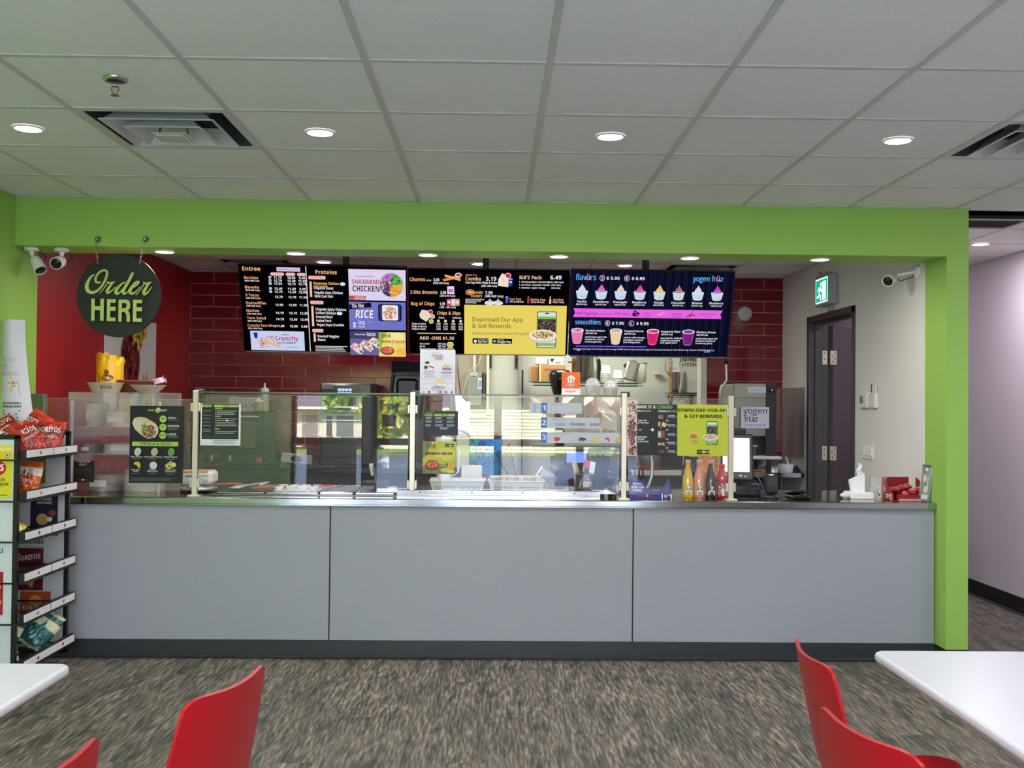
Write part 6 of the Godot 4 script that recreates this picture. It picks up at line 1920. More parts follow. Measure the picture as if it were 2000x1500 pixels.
	part(t, "basket", m, mat(C(110, 52, 40), 0.55))
	m = Mb.new()
	m.lathe([[0.130, 0.068], [0.133, 0.072], [0.130, 0.077], [0.125, 0.074]], 30, Transform3D(), 1.0, 0.62)
	part(t, "rim", m, mat(C(140, 74, 56), 0.5))
	bag("small pinkish snack packet lying in the brown basket", Vector3(-2.075, 1.588, -6.39), Vector3(-0.9, 0.3, -1.1), 0.05, 0.075, 0.018, [C(196, 150, 176), C(226, 206, 220), C(206, 170, 190)], [], 71, "")
	t = thing("tostada_bag", "bright yellow bag of tostadas behind the medium paper bowl", "food bag", Vector3(-2.388, 1.513, -6.42))
	var nz2 := noise(14.0, 77)
	m = Mb.new()
	m.sheet(36, 22, func(u, v):
		var r = 0.082 * (1.0 + 0.03 * nz2.get_noise_2d(u * 3.0, v * 2.0)) * (1.0 if v < 0.74 else 1.0 - 0.25 * sin((v - 0.74) * 12.0) * nz2.get_noise_2d(u * 1.3, 5.0) - 0.12 * (v - 0.74))
		return Vector3(cos(u * TAU) * r, v * (0.235 + 0.020 * nz2.get_noise_2d(u * 0.8 if u < 0.5 else 0.8 - u * 0.8, 9.0) * smoothstep(0.7, 1.0, v) - 0.014 * smoothstep(0.7, 1.0, v) * cos(u * TAU)), -sin(u * TAU) * r * 0.8))
	part(t, "wrapper", m, mat(C(244, 190, 16), 0.3, {"spec": 0.6}))
	m = Mb.new()
	m.cyl(Vector3(0, 0.0, 0), Vector3(0, 0.19, 0), 0.062, 0.062, 24)
	part(t, "tostadas", m, mat(C(226, 176, 60), 0.7))
	var a := Art.new(0.12, 0.17, 120, 170)
	a.warp = func(x, _y): return sqrt(maxf(0.0, 0.084 * 0.084 - x * x)) * 0.8 + 0.003
	a.poly([[52, 44], [64, 38], [74, 46], [80, 62], [70, 76], [56, 76], [50, 60]], C(130, 60, 20)); a.oval(62, 42, 6, 5, C(190, 40, 20))
	a.poly([[30, 84], [46, 74], [88, 74], [104, 84], [100, 98], [34, 100]], C(50, 60, 30)); a.text("CHARRAS", 67, 95, 17, C(236, 206, 120), {"a": "c", "w": 62}); a.rect(46, 102, 90, 108, C(170, 40, 30)); a.text("Original", 67, 128, 17, C(120, 100, 20), {"a": "c", "i": 1, "w": 44}); a.bars(12, 66, 22, 6, 12, 7, C(110, 90, 20))
	part(t, "print", a.b, ink(), Vector3(0, 0.095, 0))
	# bread pack and foil beside the first post
	t = thing("bread_pack", "white and orange wrapped bread pack behind the first metal post", "food pack", Vector3(-1.785, TOP + 0.045, -6.26))
	m = Mb.new()
	m.box(Vector3(0, 0.045, 0), Vector3(0.20, 0.08, 0.16), 0.018)
	part(t, "wrapper", m, mat(C(226, 222, 220), 0.35))
	m = Mb.new()
	m.box(Vector3(-0.01, 0.083, 0.01), Vector3(0.17, 0.006, 0.14), 0.003)
	part(t, "band", m, mat(C(222, 160, 80), 0.4))
	a = Art.new(0.19, 0.07, 190, 70)
	a.bars(36, 22, 84, 1, 8, 9, C(90, 100, 120)); a.line([[100, 50], [130, 44], [170, 54]], 4, C(110, 110, 160)); a.bars(120, 16, 176, 2, 9, 4, C(150, 156, 170))
	part(t, "print", a.b, ink(), Vector3(0, 0.045, 0.081))
	t = thing("foil_bundle", "crumpled foil bundle under the white and orange bread pack", "foil", Vector3(-1.785, TOP, -6.26))
	var nf := noise(16.0, 31)
	m = Mb.new()
	m.sheet(40, 14, func(u, v):
		var an: float = u * TAU
		var e = pow(maxf(0.0, sin(v * PI * 0.98 + 0.03)), 0.5)
		var r = 0.5 * (0.9 + 0.22 * nf.get_noise_2d(cos(an), sin(an) + v * 2.0))
		return Vector3(cos(an) * 0.23 * r * e, v * 0.048, -sin(an) * 0.19 * r * e))
	part(t, "foil", m, mat(Color(0.8, 0.79, 0.8), 0.25, {"metal": 0.9}))
	# food wells
	var well := thing("food_well", "dark edged steel well holding the food pans in the second section", "food well")
	pb(well, "rim", -1.66, -0.56, TOP, TOP + 0.006, -6.66, -6.04, mat(Color(0.5, 0.48, 0.5), 0.3, {"metal": 1.0}), 0.002)
	var inner := [C(44, 30, 32), C(226, 224, 222), C(60, 34, 34), C(206, 204, 202)]
	var pl := ["first food pan from the left, with dark food and a red handled spoon", "second food pan from the left, with white paper liners", "third food pan from the left, dark inside with lids", "rightmost steel food pan, under the black pan"]
	var xs := [-1.62, -1.335, -1.02, -0.81]
	var ws := [0.27, 0.30, 0.19, 0.22]
	for i in 4: food_pan(pl[i], xs[i], xs[i] + ws[i], -6.58, -6.08, TOP + 0.016, inner[i], 0.009)
	t = thing("pan_lid", "white lid lying open over the first food pan", "lid", Vector3(-1.50, TOP + 0.022, -6.33))
	m = Mb.new()
	m.x = Transform3D(Basis(Vector3.BACK, 0.12), Vector3(0, 0.012, 0))
	m.box(Vector3.ZERO, Vector3(0.20, 0.006, 0.26), 0.002)
	part(t, "plate", m, mat(C(222, 222, 224), 0.25))
	m = Mb.new()
	m.tube([Vector3(-0.10, 0.005, 0.16), Vector3(-0.02, 0.002, 0.17), Vector3(0.02, 0.016, 0.17), Vector3(0.10, 0.03, 0.15)], 0.007, 8)
	part(t, "handle", m, mat(C(24, 24, 26), 0.4))
	for s in [[-1.34, -6.2, 0.5, "red handled spoon lying across the first and second food pans"], [-1.62, -6.4, 0.25, "red handled spoon at the left of the first food pan"], [-1.02, -6.3, 0.7, "red handled spoon lying between the second and third food pans"]]:
		t = thing("serving_spoon", s[3], "spoon", Vector3(s[0], TOP + 0.034, s[1]), s[2], "red handled serving spoons")
		m = Mb.new()
		m.tube([Vector3(-0.11, 0.0, 0), Vector3(0, 0.004, 0), Vector3(0.06, 0.0, 0)], 0.008, 8)
		part(t, "handle", m, mat(C(170, 24, 34), 0.35))
		m = Mb.new()
		m.lathe([[0.0, -0.012], [0.025, -0.006], [0.034, 0.004], [0.030, 0.004], [0.0, -0.008]], 16, Transform3D(Basis.IDENTITY, Vector3(0.09, 0, 0)), 1.3, 0.8)
		part(t, "bowl", m, steel)
	# white lidded cells in the second pan
	for k in 8:
		t = thing("portion_cup", "white portion cup in the second food pan, %s of its %s row" % [["first", "second", "third", "last"][k % 4], "front" if k < 4 else "back"], "cup", Vector3(-1.29 + (k % 4) * 0.07, TOP + 0.018, -6.22 - 0.12 * int(k / 4.0)), 0.0, "white portion cups in the second pan")
		m = Mb.new()
		m.lathe([[0.0, 0.0], [0.024, 0.0], [0.029, 0.020], [0.031, 0.022], [0.027, 0.022], [0.0, 0.017]], 16)
		part(t, "cup", m, mat(C(228, 228, 226), 0.4))
	t = thing("black_pan", "black food pan with a pale spatula near the second post", "food pan", Vector3(-0.715, TOP + 0.022, -6.25))
	m = Mb.new()
	for q in 4:
		m.x = Transform3D(Basis(Vector3.UP, q * PI / 2), Vector3.ZERO)
		var b = 0.072 if q % 2 == 0 else 0.09
		var c = 0.09 if q % 2 == 0 else 0.072
		for o in [0.0, 0.004]: m.face([Vector3(-b + 0.006, 0, c - 0.006 - o), Vector3(b - 0.006, 0, c - 0.006 - o), Vector3(b - o, 0.046, c - o), Vector3(-b + o, 0.046, c - o)], Vector3(0, 0, 1 if o == 0.0 else -1))
		m.bx(-b - 0.008, b + 0.008, 0.044, 0.050, c - 0.004, c + 0.008, 0.002)
	m.x = Transform3D()
	m.bx(-0.066, 0.066, 0, 0.004, -0.084, 0.084)
	part(t, "pan", m, mat(C(24, 24, 27), 0.3))
	t = thing("spatula", "pale green spatula standing in the black food pan", "spatula", Vector3(-0.715, TOP + 0.026, -6.25))
	m = Mb.new()
	m.tube([Vector3(0.005, 0.004, 0.02), Vector3(0, 0.06, 0.0), Vector3(-0.02, 0.135, -0.03)], 0.006, 8)
	part(t, "handle", m, mat(C(90, 96, 92), 0.3, {"metal": 0.6}))
	m = Mb.new()
	m.x = Transform3D(Basis(Vector3.BACK, 0.2), Vector3(-0.026, 0.115, -0.028))
	m.box(Vector3.ZERO, Vector3(0.024, 0.075, 0.008), 0.003)
	part(t, "grip", m, mat(C(176, 200, 184), 0.4))
	# steel plate, baskets and sauce cups of the third section
	t = thing("steel_insert", "low steel cover plate with screw heads under the white baskets", "steel plate")
	pb(t, "deck", -0.56, 0.62, TOP, TOP + 0.0205, -6.62, -5.972, mat(Color(0.66, 0.65, 0.64), 0.22, {"metal": 1.0}), 0.002)
	pb(t, "front_plate", -0.56, 0.62, TOP, 0.962, -5.972, -5.966, mat(Color(0.6, 0.59, 0.58), 0.16, {"metal": 1.0}), 0.001)
	pb(t, "front_plate", -0.56, 0.62, TOP, 0.936, -5.966, -5.962, mat(Color(0.6, 0.59, 0.58), 0.16, {"metal": 1.0}), 0.001)
	m = Mb.new()
	for x in [-0.425, -0.125, 0.17, 0.47]:
		for y in [0.951, 0.925]: m.cyl(Vector3(x, y, -5.966), Vector3(x, y, -5.9595), 0.0045, -1, 10)
	part(t, "screws", m, mat(C(70, 66, 60), 0.4, {"metal": 0.7})).set_meta("kind", "stuff")
	a = Art.new(0.07, 0.012, 70, 12)
	a.bars(6, 4, 62, 1, 3, 4, C(230, 230, 232))
	part(t, "maker_plate", a.b, ink(), Vector3(0.565, 0.928, -5.9612))
	basket("white slotted plastic basket nearer the second metal post", -0.2155, 0.33)
	basket("white slotted plastic basket nearer the ordering strips", 0.1375, 0.335)
	var cc := [C(206, 206, 196), C(214, 206, 190), C(220, 200, 170), C(226, 226, 222), C(214, 190, 160), C(206, 214, 206)]
	var nth := ["first", "second", "third", "fourth", "fifth", "sixth"]
	for k in 6:
		t = thing("sauce_tub", "%s lidded sauce tub from the left in the right white basket" % nth[k], "sauce tub", Vector3(0.012 + k * 0.052, 0.944, -6.27 - 0.03 * (k % 2)), 0.0, "sauce tubs in the right basket")
		m = Mb.new()
		m.lathe([[0.0, 0.0], [0.026, 0.0], [0.032, 0.075]], 18)
		part(t, "tub", m, mat(cc[k], 0.5))
		m = Mb.new()
		m.lathe([[0.034, 0.075], [0.0345, 0.082], [0.030, 0.084], [0.0, 0.083]], 18)
		part(t, "lid", m, mat(cc[(k + 3) % 6], 0.3))
	t = thing("sauce_tub", "upturned white tub in the left plastic basket beside the second post", "sauce tub", Vector3(-0.30, 0.944, -6.28))
	m = Mb.new()
	m.lathe([[0.050, 0.0], [0.050, 0.03], [0.030, 0.095], [0.028, 0.097], [0.0, 0.097]], 20)
	part(t, "tub", m, mat(C(216, 218, 218), 0.4))
	m = Mb.new()
	m.lathe([[0.050, 0.0], [0.054, 0.004], [0.054, 0.012], [0.05, 0.014]], 20)
	part(t, "rim", m, mat(C(226, 228, 228), 0.4))
	# things on the rear half of the counter
	t = thing("white_carton", "plain white carton behind the white baskets", "carton", Vector3(-0.14, TOP + 0.0205, -6.45), 0.12)
	m = Mb.new()
	m.box(Vector3(0, 0.068, 0), Vector3(0.128, 0.136, 0.07), 0.003)
	part(t, "body", m, mat(C(226, 228, 218), 0.6))
	m = Mb.new()
	m.box(Vector3(0, 0.137, 0), Vector3(0.132, 0.006, 0.074), 0.002)
	part(t, "lid", m, mat(C(232, 234, 224), 0.6))
	t = thing("blue_box", "tall box printed with a blue sea and orange coral behind the baskets", "box", Vector3(-0.052, TOP, -6.70))
	m = Mb.new()
	m.box(Vector3(0, 0.170, 0), Vector3(0.216, 0.34, 0.05), 0.004)
	part(t, "box", m, mat(C(40, 60, 110), 0.5))
	a = Art.new(0.212, 0.336, 212, 336)
	a.rect(0, 0, 212, 336, C(44, 138, 206)); a.rect(0, 0, 212, 22, C(40, 46, 66)); a.bars(60, 8, 130, 1, 8, 5, C(170, 180, 200))
	a.poly([[0, 22], [60, 22], [50, 120], [70, 180], [0, 200]], C(60, 176, 190)); a.specks(120, 110, 90, 90, 160, 7, [C(30, 110, 190), C(60, 160, 220), C(24, 84, 170)], 3)
	a.poly([[70, 86], [84, 110], [104, 96], [112, 82], [106, 120], [90, 142], [78, 118], [60, 104]], C(30, 60, 150)); a.specks(80, 50, 26, 20, 30, 7, [C(30, 50, 140), C(50, 90, 190)], 6)
	a.poly([[0, 190], [30, 170], [60, 186], [80, 240], [140, 276], [212, 290], [212, 336], [0, 336]], C(150, 56, 60)); a.specks(40, 250, 44, 80, 80, 8, [C(226, 110, 50), C(190, 60, 50), C(240, 140, 70)], 8); a.specks(140, 306, 70, 26, 60, 6, [C(190, 70, 70), C(120, 50, 80), C(226, 120, 90)], 9)
	part(t, "print", a.b, ink(), Vector3(0, 0.170, 0.0255))
	m = Mb.new()
	m.box(Vector3(0.05, 0.350, 0), Vector3(0.06, 0.02, 0.04), 0.003)
	part(t, "tab", m, mat(C(170, 146, 100), 0.6))
	t = thing("black_hood", "curved black plastic hood left of the blue sea box", "hood", Vector3(-0.17, TOP, -6.60))
	m = Mb.new()
	m.shell(16, 8, func(u, v): return Vector3(-0.085 + 0.150 * sin(u * PI * 0.5), 0.42 - 0.28 * u * u - 0.05 * (1.0 - u), -0.04 + v * 0.10), 0.006)
	m.bx(-0.10, -0.07, 0.10, 0.37, -0.04, 0.06, 0.004)
	m.bx(-0.10, 0.07, 0.10, 0.135, -0.04, 0.06, 0.004)
	part(t, "shell", m, mat(C(22, 22, 28), 0.3))
	m = Mb.new()
	m.bx(-0.105, 0.075, 0.0, 0.10, -0.05, 0.06, 0.006)
	part(t, "base", m, mat(C(30, 30, 34), 0.4))
	t = thing("mixing_jug", "white jug standing behind the mango poster beside the black hood", "jug", Vector3(-0.31, TOP, -6.45))
	m = Mb.new()
	m.lathe([[0.0, 0.0], [0.048, 0.0], [0.055, 0.30], [0.058, 0.33], [0.050, 0.335], [0.0, 0.34]], 24)
	part(t, "body", m, mat(C(220, 222, 220), 0.35))
	m = Mb.new()
	m.tube([Vector3(0.05, 0.28, 0), Vector3(0.09, 0.26, 0), Vector3(0.09, 0.12, 0), Vector3(0.05, 0.09, 0)], 0.008, 8)
	part(t, "handle", m, mat(C(220, 222, 220), 0.35))
	t = thing("wire_basket", "black wire grid basket leaning behind the white baskets", "wire basket", Vector3(0.10, TOP + 0.02, -6.62))
	m = Mb.new()
	for k in 9: m.tube([Vector3(-0.085 + k * 0.012 + 0.02, 0.02 + k * 0.003, 0), Vector3(-0.085 + k * 0.010, 0.21 + k * 0.007, -0.03)], 0.0016, 5)
	for k in 12: m.tube([Vector3(-0.065 - k * 0.0012, 0.03 + k * 0.016, -0.002 * k), Vector3(0.035 - k * 0.003, 0.05 + k * 0.020, -0.002 * k)], 0.0013, 5)
	part(t, "grid", m, mat(C(24, 26, 26), 0.4)).set_meta("kind", "stuff")
	m = Mb.new()
	m.tube([Vector3(0.02, 0.02, 0), Vector3(-0.09, 0.21, -0.03), Vector3(0.0, 0.27, -0.03), Vector3(0.045, 0.06, 0)], 0.003, 6)
	part(t, "frame", m, mat(C(24, 26, 26), 0.4))
	t = thing("hinged_cover", "grey hinged cover propped open with a bright steel edge", "cover", Vector3(0.26, TOP + 0.0205, -6.55))
	m = Mb.new()
	m.x = Transform3D(Basis(Vector3.BACK, -0.55), Vector3(0.02, 0.06, 0))
	m.box(Vector3(0.05, 0, 0), Vector3(0.12, 0.14, 0.004), 0.001)
	part(t, "panel", m, mat(Color(0.55, 0.57, 0.6, 0.45), 0.1))
	m = Mb.new()
	m.x = Transform3D(Basis(Vector3.BACK, -0.55), Vector3(0.02, 0.06, 0))
	m.box(Vector3(-0.012, 0, 0), Vector3(0.012, 0.15, 0.012), 0.002)
	part(t, "edge", m, mat(Color(0.9, 0.9, 0.88), 0.3, {"metal": 0.6}))
	# deep steel pots with spatulas
	for k in 2:
		var s: Array = [[0.577, 0.072, 0.088], [0.785, 0.066, 0.09]][k]
		t = thing("deep_pot", ["deep steel pot holding spatulas left of the third post", "deep steel pot with a dark lid beside the third post"][k], "pot", Vector3(s[0], [TOP + 0.0205, TOP][k], -6.45), 0.0, "deep steel pots on the counter")
		m = Mb.new()
		m.lathe([[0.0, 0.0], [s[1] - 0.008, 0.0], [s[1] - 0.002, 0.01], [s[1], s[2]], [s[1] + 0.012, s[2] + 0.002], [s[1] + 0.012, s[2] + 0.006], [s[1] - 0.002, s[2] + 0.005], [s[1] - 0.012, 0.004], [0.0, 0.004]], 24)
		part(t, "pot", m, steel)
		m = Mb.new()
		m.bx(-0.02, 0.02, 0.015, 0.05, s[1] - 0.001, s[1] + 0.001)
		part(t, "sticker", m, mat(C(206, 210, 208), 0.5))
	var sp := [[-0.03, C(190, 166, 120), "wooden spatula standing in the deep steel pot"], [0.0, C(200, 30, 40), "red spatula standing in the deep steel pot"], [0.022, C(236, 236, 236), "white spatula standing in the deep steel pot"]]
	for k in 3:
		t = thing("spatula", sp[k][2], "spatula", Vector3(0.577 + sp[k][0], TOP + 0.03, -6.45 + 0.02 * (k - 1)))
		m = Mb.new()
		m.x = Transform3D(Basis(Vector3.BACK, [0.25, -0.1, -0.15][k]), Vector3.ZERO)
		m.box(Vector3(0, 0.125 + (0.018 if k == 1 else 0.0), 0), Vector3(0.034 if k != 1 else 0.05, 0.075 if k != 1 else 0.05, 0.008), 0.004)
		part(t, "blade", m, mat(sp[k][1], 0.45))
		m = Mb.new()
		m.x = Transform3D(Basis(Vector3.BACK, [0.25, -0.1, -0.15][k]), Vector3.ZERO)
		m.cyl(Vector3(0, 0, 0), Vector3(0, 0.10, 0), 0.006)
		part(t, "handle", m, mat((sp[k][1] as Color).darkened(0.1), 0.45))
	t = thing("dark_lid", "smoky clear container with a handle behind the deep pots", "container", Vector3(0.79, TOP + 0.10, -6.47))
	m = Mb.new()
	m.lathe([[0.0, 0.0], [0.060, 0.0], [0.064, 0.10], [0.055, 0.125], [0.02, 0.138], [0.0, 0.14]], 24)
	part(t, "container", m, mat(Color(0.30, 0.32, 0.33, 0.75), 0.1))
	m = Mb.new()
	m.tube([Vector3(-0.05, 0.12, 0), Vector3(-0.01, 0.165, 0), Vector3(0.05, 0.12, 0)], 0.005, 8)
	part(t, "handle", m, mat(C(60, 64, 66), 0.3))
	for k in 3:
		t = thing("phone_tablet", ["tilted black tablet in the stand left of the smoky container", "second tilted black tablet in the stand, in the middle", "rearmost tilted black tablet in the stand"][k], "tablet", Vector3(0.63 + k * 0.040, TOP + 0.0, -6.58 - k * 0.06), 0.0, "tablets leaning in a stand")
		m = Mb.new()
		m.x = Transform3D(Basis(Vector3.BACK, -0.45) * Basis(Vector3.UP, 0.5), Vector3(0, 0.13, 0))
		m.box(Vector3.ZERO, Vector3(0.02, 0.17, 0.13), 0.004)
		part(t, "body", m, mat(C(26, 28, 34), 0.25))
		m = Mb.new()
		m.bx(-0.07, 0.01, 0, 0.06, -0.03, 0.03, 0.004)
		part(t, "stand", m, mat(C(24, 24, 26), 0.4))
	# fourth section: drink stand, bottles, card
	t = thing("energy_drink_stand", "blue card energy drink display stand beside the third post", "display stand", Vector3(0.928, TOP, -6.10))
	var bl := mat(C(34, 38, 130), 0.4)
	m = Mb.new()
	m.prism(PackedVector2Array([Vector2(-0.126, 0.0), Vector2(0.128, 0.0), Vector2(0.128, 0.030), Vector2(0.02, 0.040), Vector2(-0.01, 0.062), Vector2(-0.126, 0.066)]), 0.058, 0.061)
	part(t, "front", m, bl)
	m = Mb.new()
	m.prism(PackedVector2Array([Vector2(-0.100, 0.0), Vector2(0.128, 0.0), Vector2(0.126, 0.104), Vector2(0.112, 0.104), Vector2(0.095, 0.056), Vector2(0.055, 0.034), Vector2(0.0, 0.036), Vector2(-0.02, 0.072), Vector2(-0.026, 0.106), Vector2(-0.092, 0.106)]), -0.05, -0.047)
	part(t, "back", m, bl)
	m = Mb.new()
	m.prism(PackedVector2Array([Vector2(-0.06, 0.0), Vector2(0.06, 0.0), Vector2(0.06, 0.030), Vector2(0.03, 0.036), Vector2(-0.02, 0.060), Vector2(-0.05, 0.104), Vector2(-0.06, 0.104)]), -0.0015, 0.0015)
	for sx in [-0.125, 0.127]:
		var o = part(t, "side", m, bl, Vector3(sx, 0, 0))
		o.rotation.y = -PI / 2
	pb(t, "tray_floor", -0.124, 0.126, 0.002, 0.006, -0.047, 0.058, mat(C(190, 194, 206), 0.5), 0.0)
	a = Art.new(0.254, 0.066, 254, 66)
	a.text("Red Bull", 40, 54, 15, C(206, 40, 50), {"w": 44}); a.oval(104, 48, 8, 8, C(240, 190, 40)); a.poly([[88, 54], [92, 46], [102, 46], [102, 52]], C(206, 30, 44)); a.poly([[120, 54], [116, 46], [106, 46], [106, 52]], C(206, 30, 44))
	a.rect(188, 38, 250, 64, C(226, 230, 236)); a.rect(196, 38, 240, 64, C(14, 14, 18)); a.text("03", 204, 60, 24, C(244, 244, 246), {"w": 20}); a.text("49", 227, 49, 12, C(244, 244, 246), {"w": 10})
	part(t, "print", a.b, ink(), Vector3(0.001, 0.033, 0.0615))
	a = Art.new(0.08, 0.075, 80, 75)
	for k in 3: a.text(["RED BULL", "GIVES YOU", "WIIINGS."][k], 40, 20 + k * 19, 20, C(240, 240, 248), {"a": "c", "w": [56, 72, 58][k]})
	part(t, "slogan", a.b, ink(), Vector3(-0.080, 0.062, 0.0625)).rotation.x = 0.0
	var jar := [[0.0, 0.0], [0.030, 0.0], [0.0325, 0.006], [0.0325, 0.095], [0.030, 0.120], [0.020, 0.160], [0.0145, 0.185], [0.013, 0.222], [0.0, 0.224]]
	bottle("yellow soda in a tall glass bottle, first of the four drinks", Vector3(1.160, TOP, -6.12), jar, C(206, 170, 12), C(190, 176, 110), [0, 0.062, 0.045], "drinks lined up on the counter")
	bottle("peach pink soda in a tall glass bottle, second of the four drinks", Vector3(1.227, TOP, -6.12), jar, C(206, 134, 110), C(206, 176, 156), [0, 0.062, 0.045], "drinks lined up on the counter")
	bottle("dark cola in a tall glass bottle with pinkish cap, third of the drinks", Vector3(1.2945, TOP, -6.11), jar, C(34, 14, 16), C(206, 150, 146), [0, 0.062, 0.045], "drinks lined up on the counter")
	bottle("red sports drink in a plastic bottle with red cap, last of the drinks", Vector3(1.362, TOP, -6.11), [[0.0, 0.0], [0.030, 0.0], [0.0325, 0.006], [0.0325, 0.080], [0.0300, 0.086], [0.0330, 0.095], [0.0330, 0.125], [0.026, 0.150], [0.016, 0.168], [0.016, 0.198], [0.0, 0.2]], C(170, 14, 26), C(200, 44, 40), [1, 0.07, 0.045], "drinks lined up on the counter")
	t = thing("orange_card", "upright orange flame patterned card behind the drink bottles", "card", Vector3(1.372, TOP, -6.42))
	a = Art.new(0.17, 0.25, 170, 250)
	a.rect(0, 0, 170, 250, C(240, 150, 76)); a.rect(140, 0, 170, 250, C(244, 240, 236)); a.poly([[110, 0], [140, 0], [140, 250], [96, 250], [120, 120]], C(250, 206, 140)); a.specks(60, 120, 60, 110, 60, 12, [C(250, 170, 100), C(226, 120, 50), C(250, 196, 130)], 3)
	m = Mb.new()
	m.box(Vector3(0, 0.125, -0.012), Vector3(0.17, 0.25, 0.02), 0.004)
	part(t, "box", m, mat(C(240, 236, 230), 0.5))
	part(t, "print", a.b, ink(), Vector3(0, 0.125, 0))
	t = thing("steel_ladle", "bent steel ladle handle standing behind the blue drink stand", "ladle", Vector3(0.955, TOP, -6.32))
	m = Mb.new()
	m.tube([Vector3(-0.01, 0.03, 0), Vector3(0.02, 0.11, 0), Vector3(0.022, 0.19, 0), Vector3(0.012, 0.26, 0.0)], 0.010, 10)
	part(t, "handle", m, mat(Color(0.75, 0.76, 0.78), 0.35, {"metal": 0.9}))
	m = Mb.new()
	m.lathe([[0.0, 0.0], [0.03, 0.004], [0.042, 0.03], [0.039, 0.03], [0.0, 0.006]], 18, Transform3D(Basis.IDENTITY, Vector3(-0.03, 0.0, 0)))
	part(t, "bowl", m, steel)
	# till, terminal and small things at the right
	t = thing("till", "black point of sale till with its bright screen behind the last post", "till", Vector3(1.53, TOP, -6.30))
	pb(t, "base", -0.06, 0.105, 0, 0.075, -0.12, 0.05, mat(C(24, 25, 28), 0.4), 0.006)
	pb(t, "drawer_front", -0.055, 0.10, 0.01, 0.05, 0.05, 0.054, mat(C(36, 37, 40), 0.3), 0.002)
	pb(t, "stand", -0.02, 0.03, 0.07, 0.30, -0.06, -0.02, mat(C(20, 20, 22), 0.4), 0.006)
	m = Mb.new()
	m.x = Transform3D(Basis(Vector3.UP, -0.10) * Basis(Vector3.RIGHT, -0.10), Vector3(-0.045, 0.24, 0.05))
	m.box(Vector3(0, 0, -0.015), Vector3(0.195, 0.278, 0.028), 0.008)
	part(t, "monitor", m, mat(C(22, 24, 28), 0.3))
	var o2 := m.x
	m = Mb.new()
	m.x = o2
	m.box(Vector3(-0.006, 0.010, 0.0002), Vector3(0.160, 0.206, 0.002))
	part(t, "screen", m, mat(Color(0.86, 0.93, 1.0), 0.3, {"emit": 0.85, "ecol": C(232, 242, 255)}))
	m = Mb.new()
	m.x = o2
	for q in [[0.02, -0.112, 0.02], [0.05, -0.118, 0.016], [0.02, -0.118, 0.014]]: m.box(Vector3(q[0], q[1], 0.0), Vector3(q[2], 0.005, 0.001))
	part(t, "badge", m, mat(C(200, 206, 214), 0.4))
	area(t, Vector3(-0.045, 0.25, 0.075), 0.14, 0.012, Color(0.85, 0.93, 1.0), false).rotation.y = PI
	pb(t, "printer", -0.10, 0.035, 0.345, 0.41, -0.16, -0.05, mat(C(28, 29, 32), 0.4), 0.006)
	pb(t, "printer_stand", -0.10, -0.06, 0.0, 0.345, -0.14, -0.09, mat(C(24, 25, 28), 0.4), 0.004)
	m = Mb.new()
	m.tube([Vector3(0.02, 0.07, 0.055), Vector3(0.06, 0.10, 0.06), Vector3(0.085, 0.05, 0.06), Vector3(0.075, 0.01, 0.06)], 0.003, 6)
	m.tube([Vector3(-0.03, 0.085, 0.05), Vector3(0.02, 0.06, 0.06), Vector3(0.06, 0.004, 0.06)], 0.003, 6)
	part(t, "cable", m, mat(C(40, 42, 46), 0.5))
	t = thing("card_terminal", "black card payment terminal on its stand right of the till", "card terminal", Vector3(1.661, TOP, -6.13))
	m = Mb.new()
	m.x = Transform3D(Basis(Vector3.RIGHT, -0.22), Vector3(0, 0.085, 0))
	m.box(Vector3.ZERO, Vector3(0.082, 0.125, 0.035), 0.012)
	part(t, "body", m, mat(C(26, 27, 30), 0.35))
	o2 = m.x
	m = Mb.new()
	m.x = o2
	m.box(Vector3(0, 0.012, 0.0178), Vector3(0.055, 0.048, 0.002))
	part(t, "display", m, mat(C(60, 64, 68), 0.1))
	m = Mb.new()
	m.x = o2
	m.box(Vector3(0, 0.052, 0.0178), Vector3(0.03, 0.008, 0.002), 0.001)
	part(t, "light_bar", m, mat(C(200, 206, 210), 0.3))
	m = Mb.new()
	m.lathe([[0.0, 0.0], [0.045, 0.0], [0.045, 0.01], [0.02, 0.016], [0.014, 0.03], [0.0, 0.03]], 20)
	part(t, "stand", m, mat(C(24, 25, 28), 0.4))
	m = Mb.new()
	m.tube([Vector3(-0.03, 0.03, -0.01), Vector3(-0.05, 0.09, -0.04), Vector3(-0.075, 0.145, -0.07)], 0.003, 6)
	part(t, "cable", m, mat(C(70, 90, 160), 0.4))
	t = thing("bill_tray", "small black leather bill tray on the counter right of the card terminal", "tray", Vector3(1.822, TOP, -6.14), 0.08)
	m = Mb.new()
	m.box(Vector3(0, 0.012, 0), Vector3(0.115, 0.024, 0.16), 0.008)
	m.x = Transform3D(Basis(Vector3.RIGHT, -0.12), Vector3.ZERO)
	m.box(Vector3(0, 0.036, 0), Vector3(0.112, 0.014, 0.155), 0.005)
	part(t, "folder", m, mat(C(24, 24, 25), 0.22))
	m = Mb.new()
	m.tube([Vector3(-0.05, 0.02, 0.082), Vector3(0.0, 0.03, 0.085), Vector3(0.05, 0.014, 0.082)], 0.003, 6)
	part(t, "band", m, mat(C(70, 68, 66), 0.3))
	t = thing("tissue_box", "white tissue box with folded tissues near the candy box", "tissue box", Vector3(2.20, TOP, -6.16))
	m = Mb.new()
	m.box(Vector3(0, 0.02, 0), Vector3(0.14, 0.04, 0.14), 0.005)
	part(t, "box", m, mat(C(226, 226, 222), 0.5))
	m = Mb.new()
	m.prism(PackedVector2Array([Vector2(-0.06, 0.11), Vector2(-0.048, 0.04), Vector2(0.03, 0.04), Vector2(0.03, 0.13), Vector2(-0.005, 0.135)]), -0.012, 0.02)
	part(t, "napkin_fold", m, mat(C(232, 232, 232), 0.7))
	m = Mb.new()
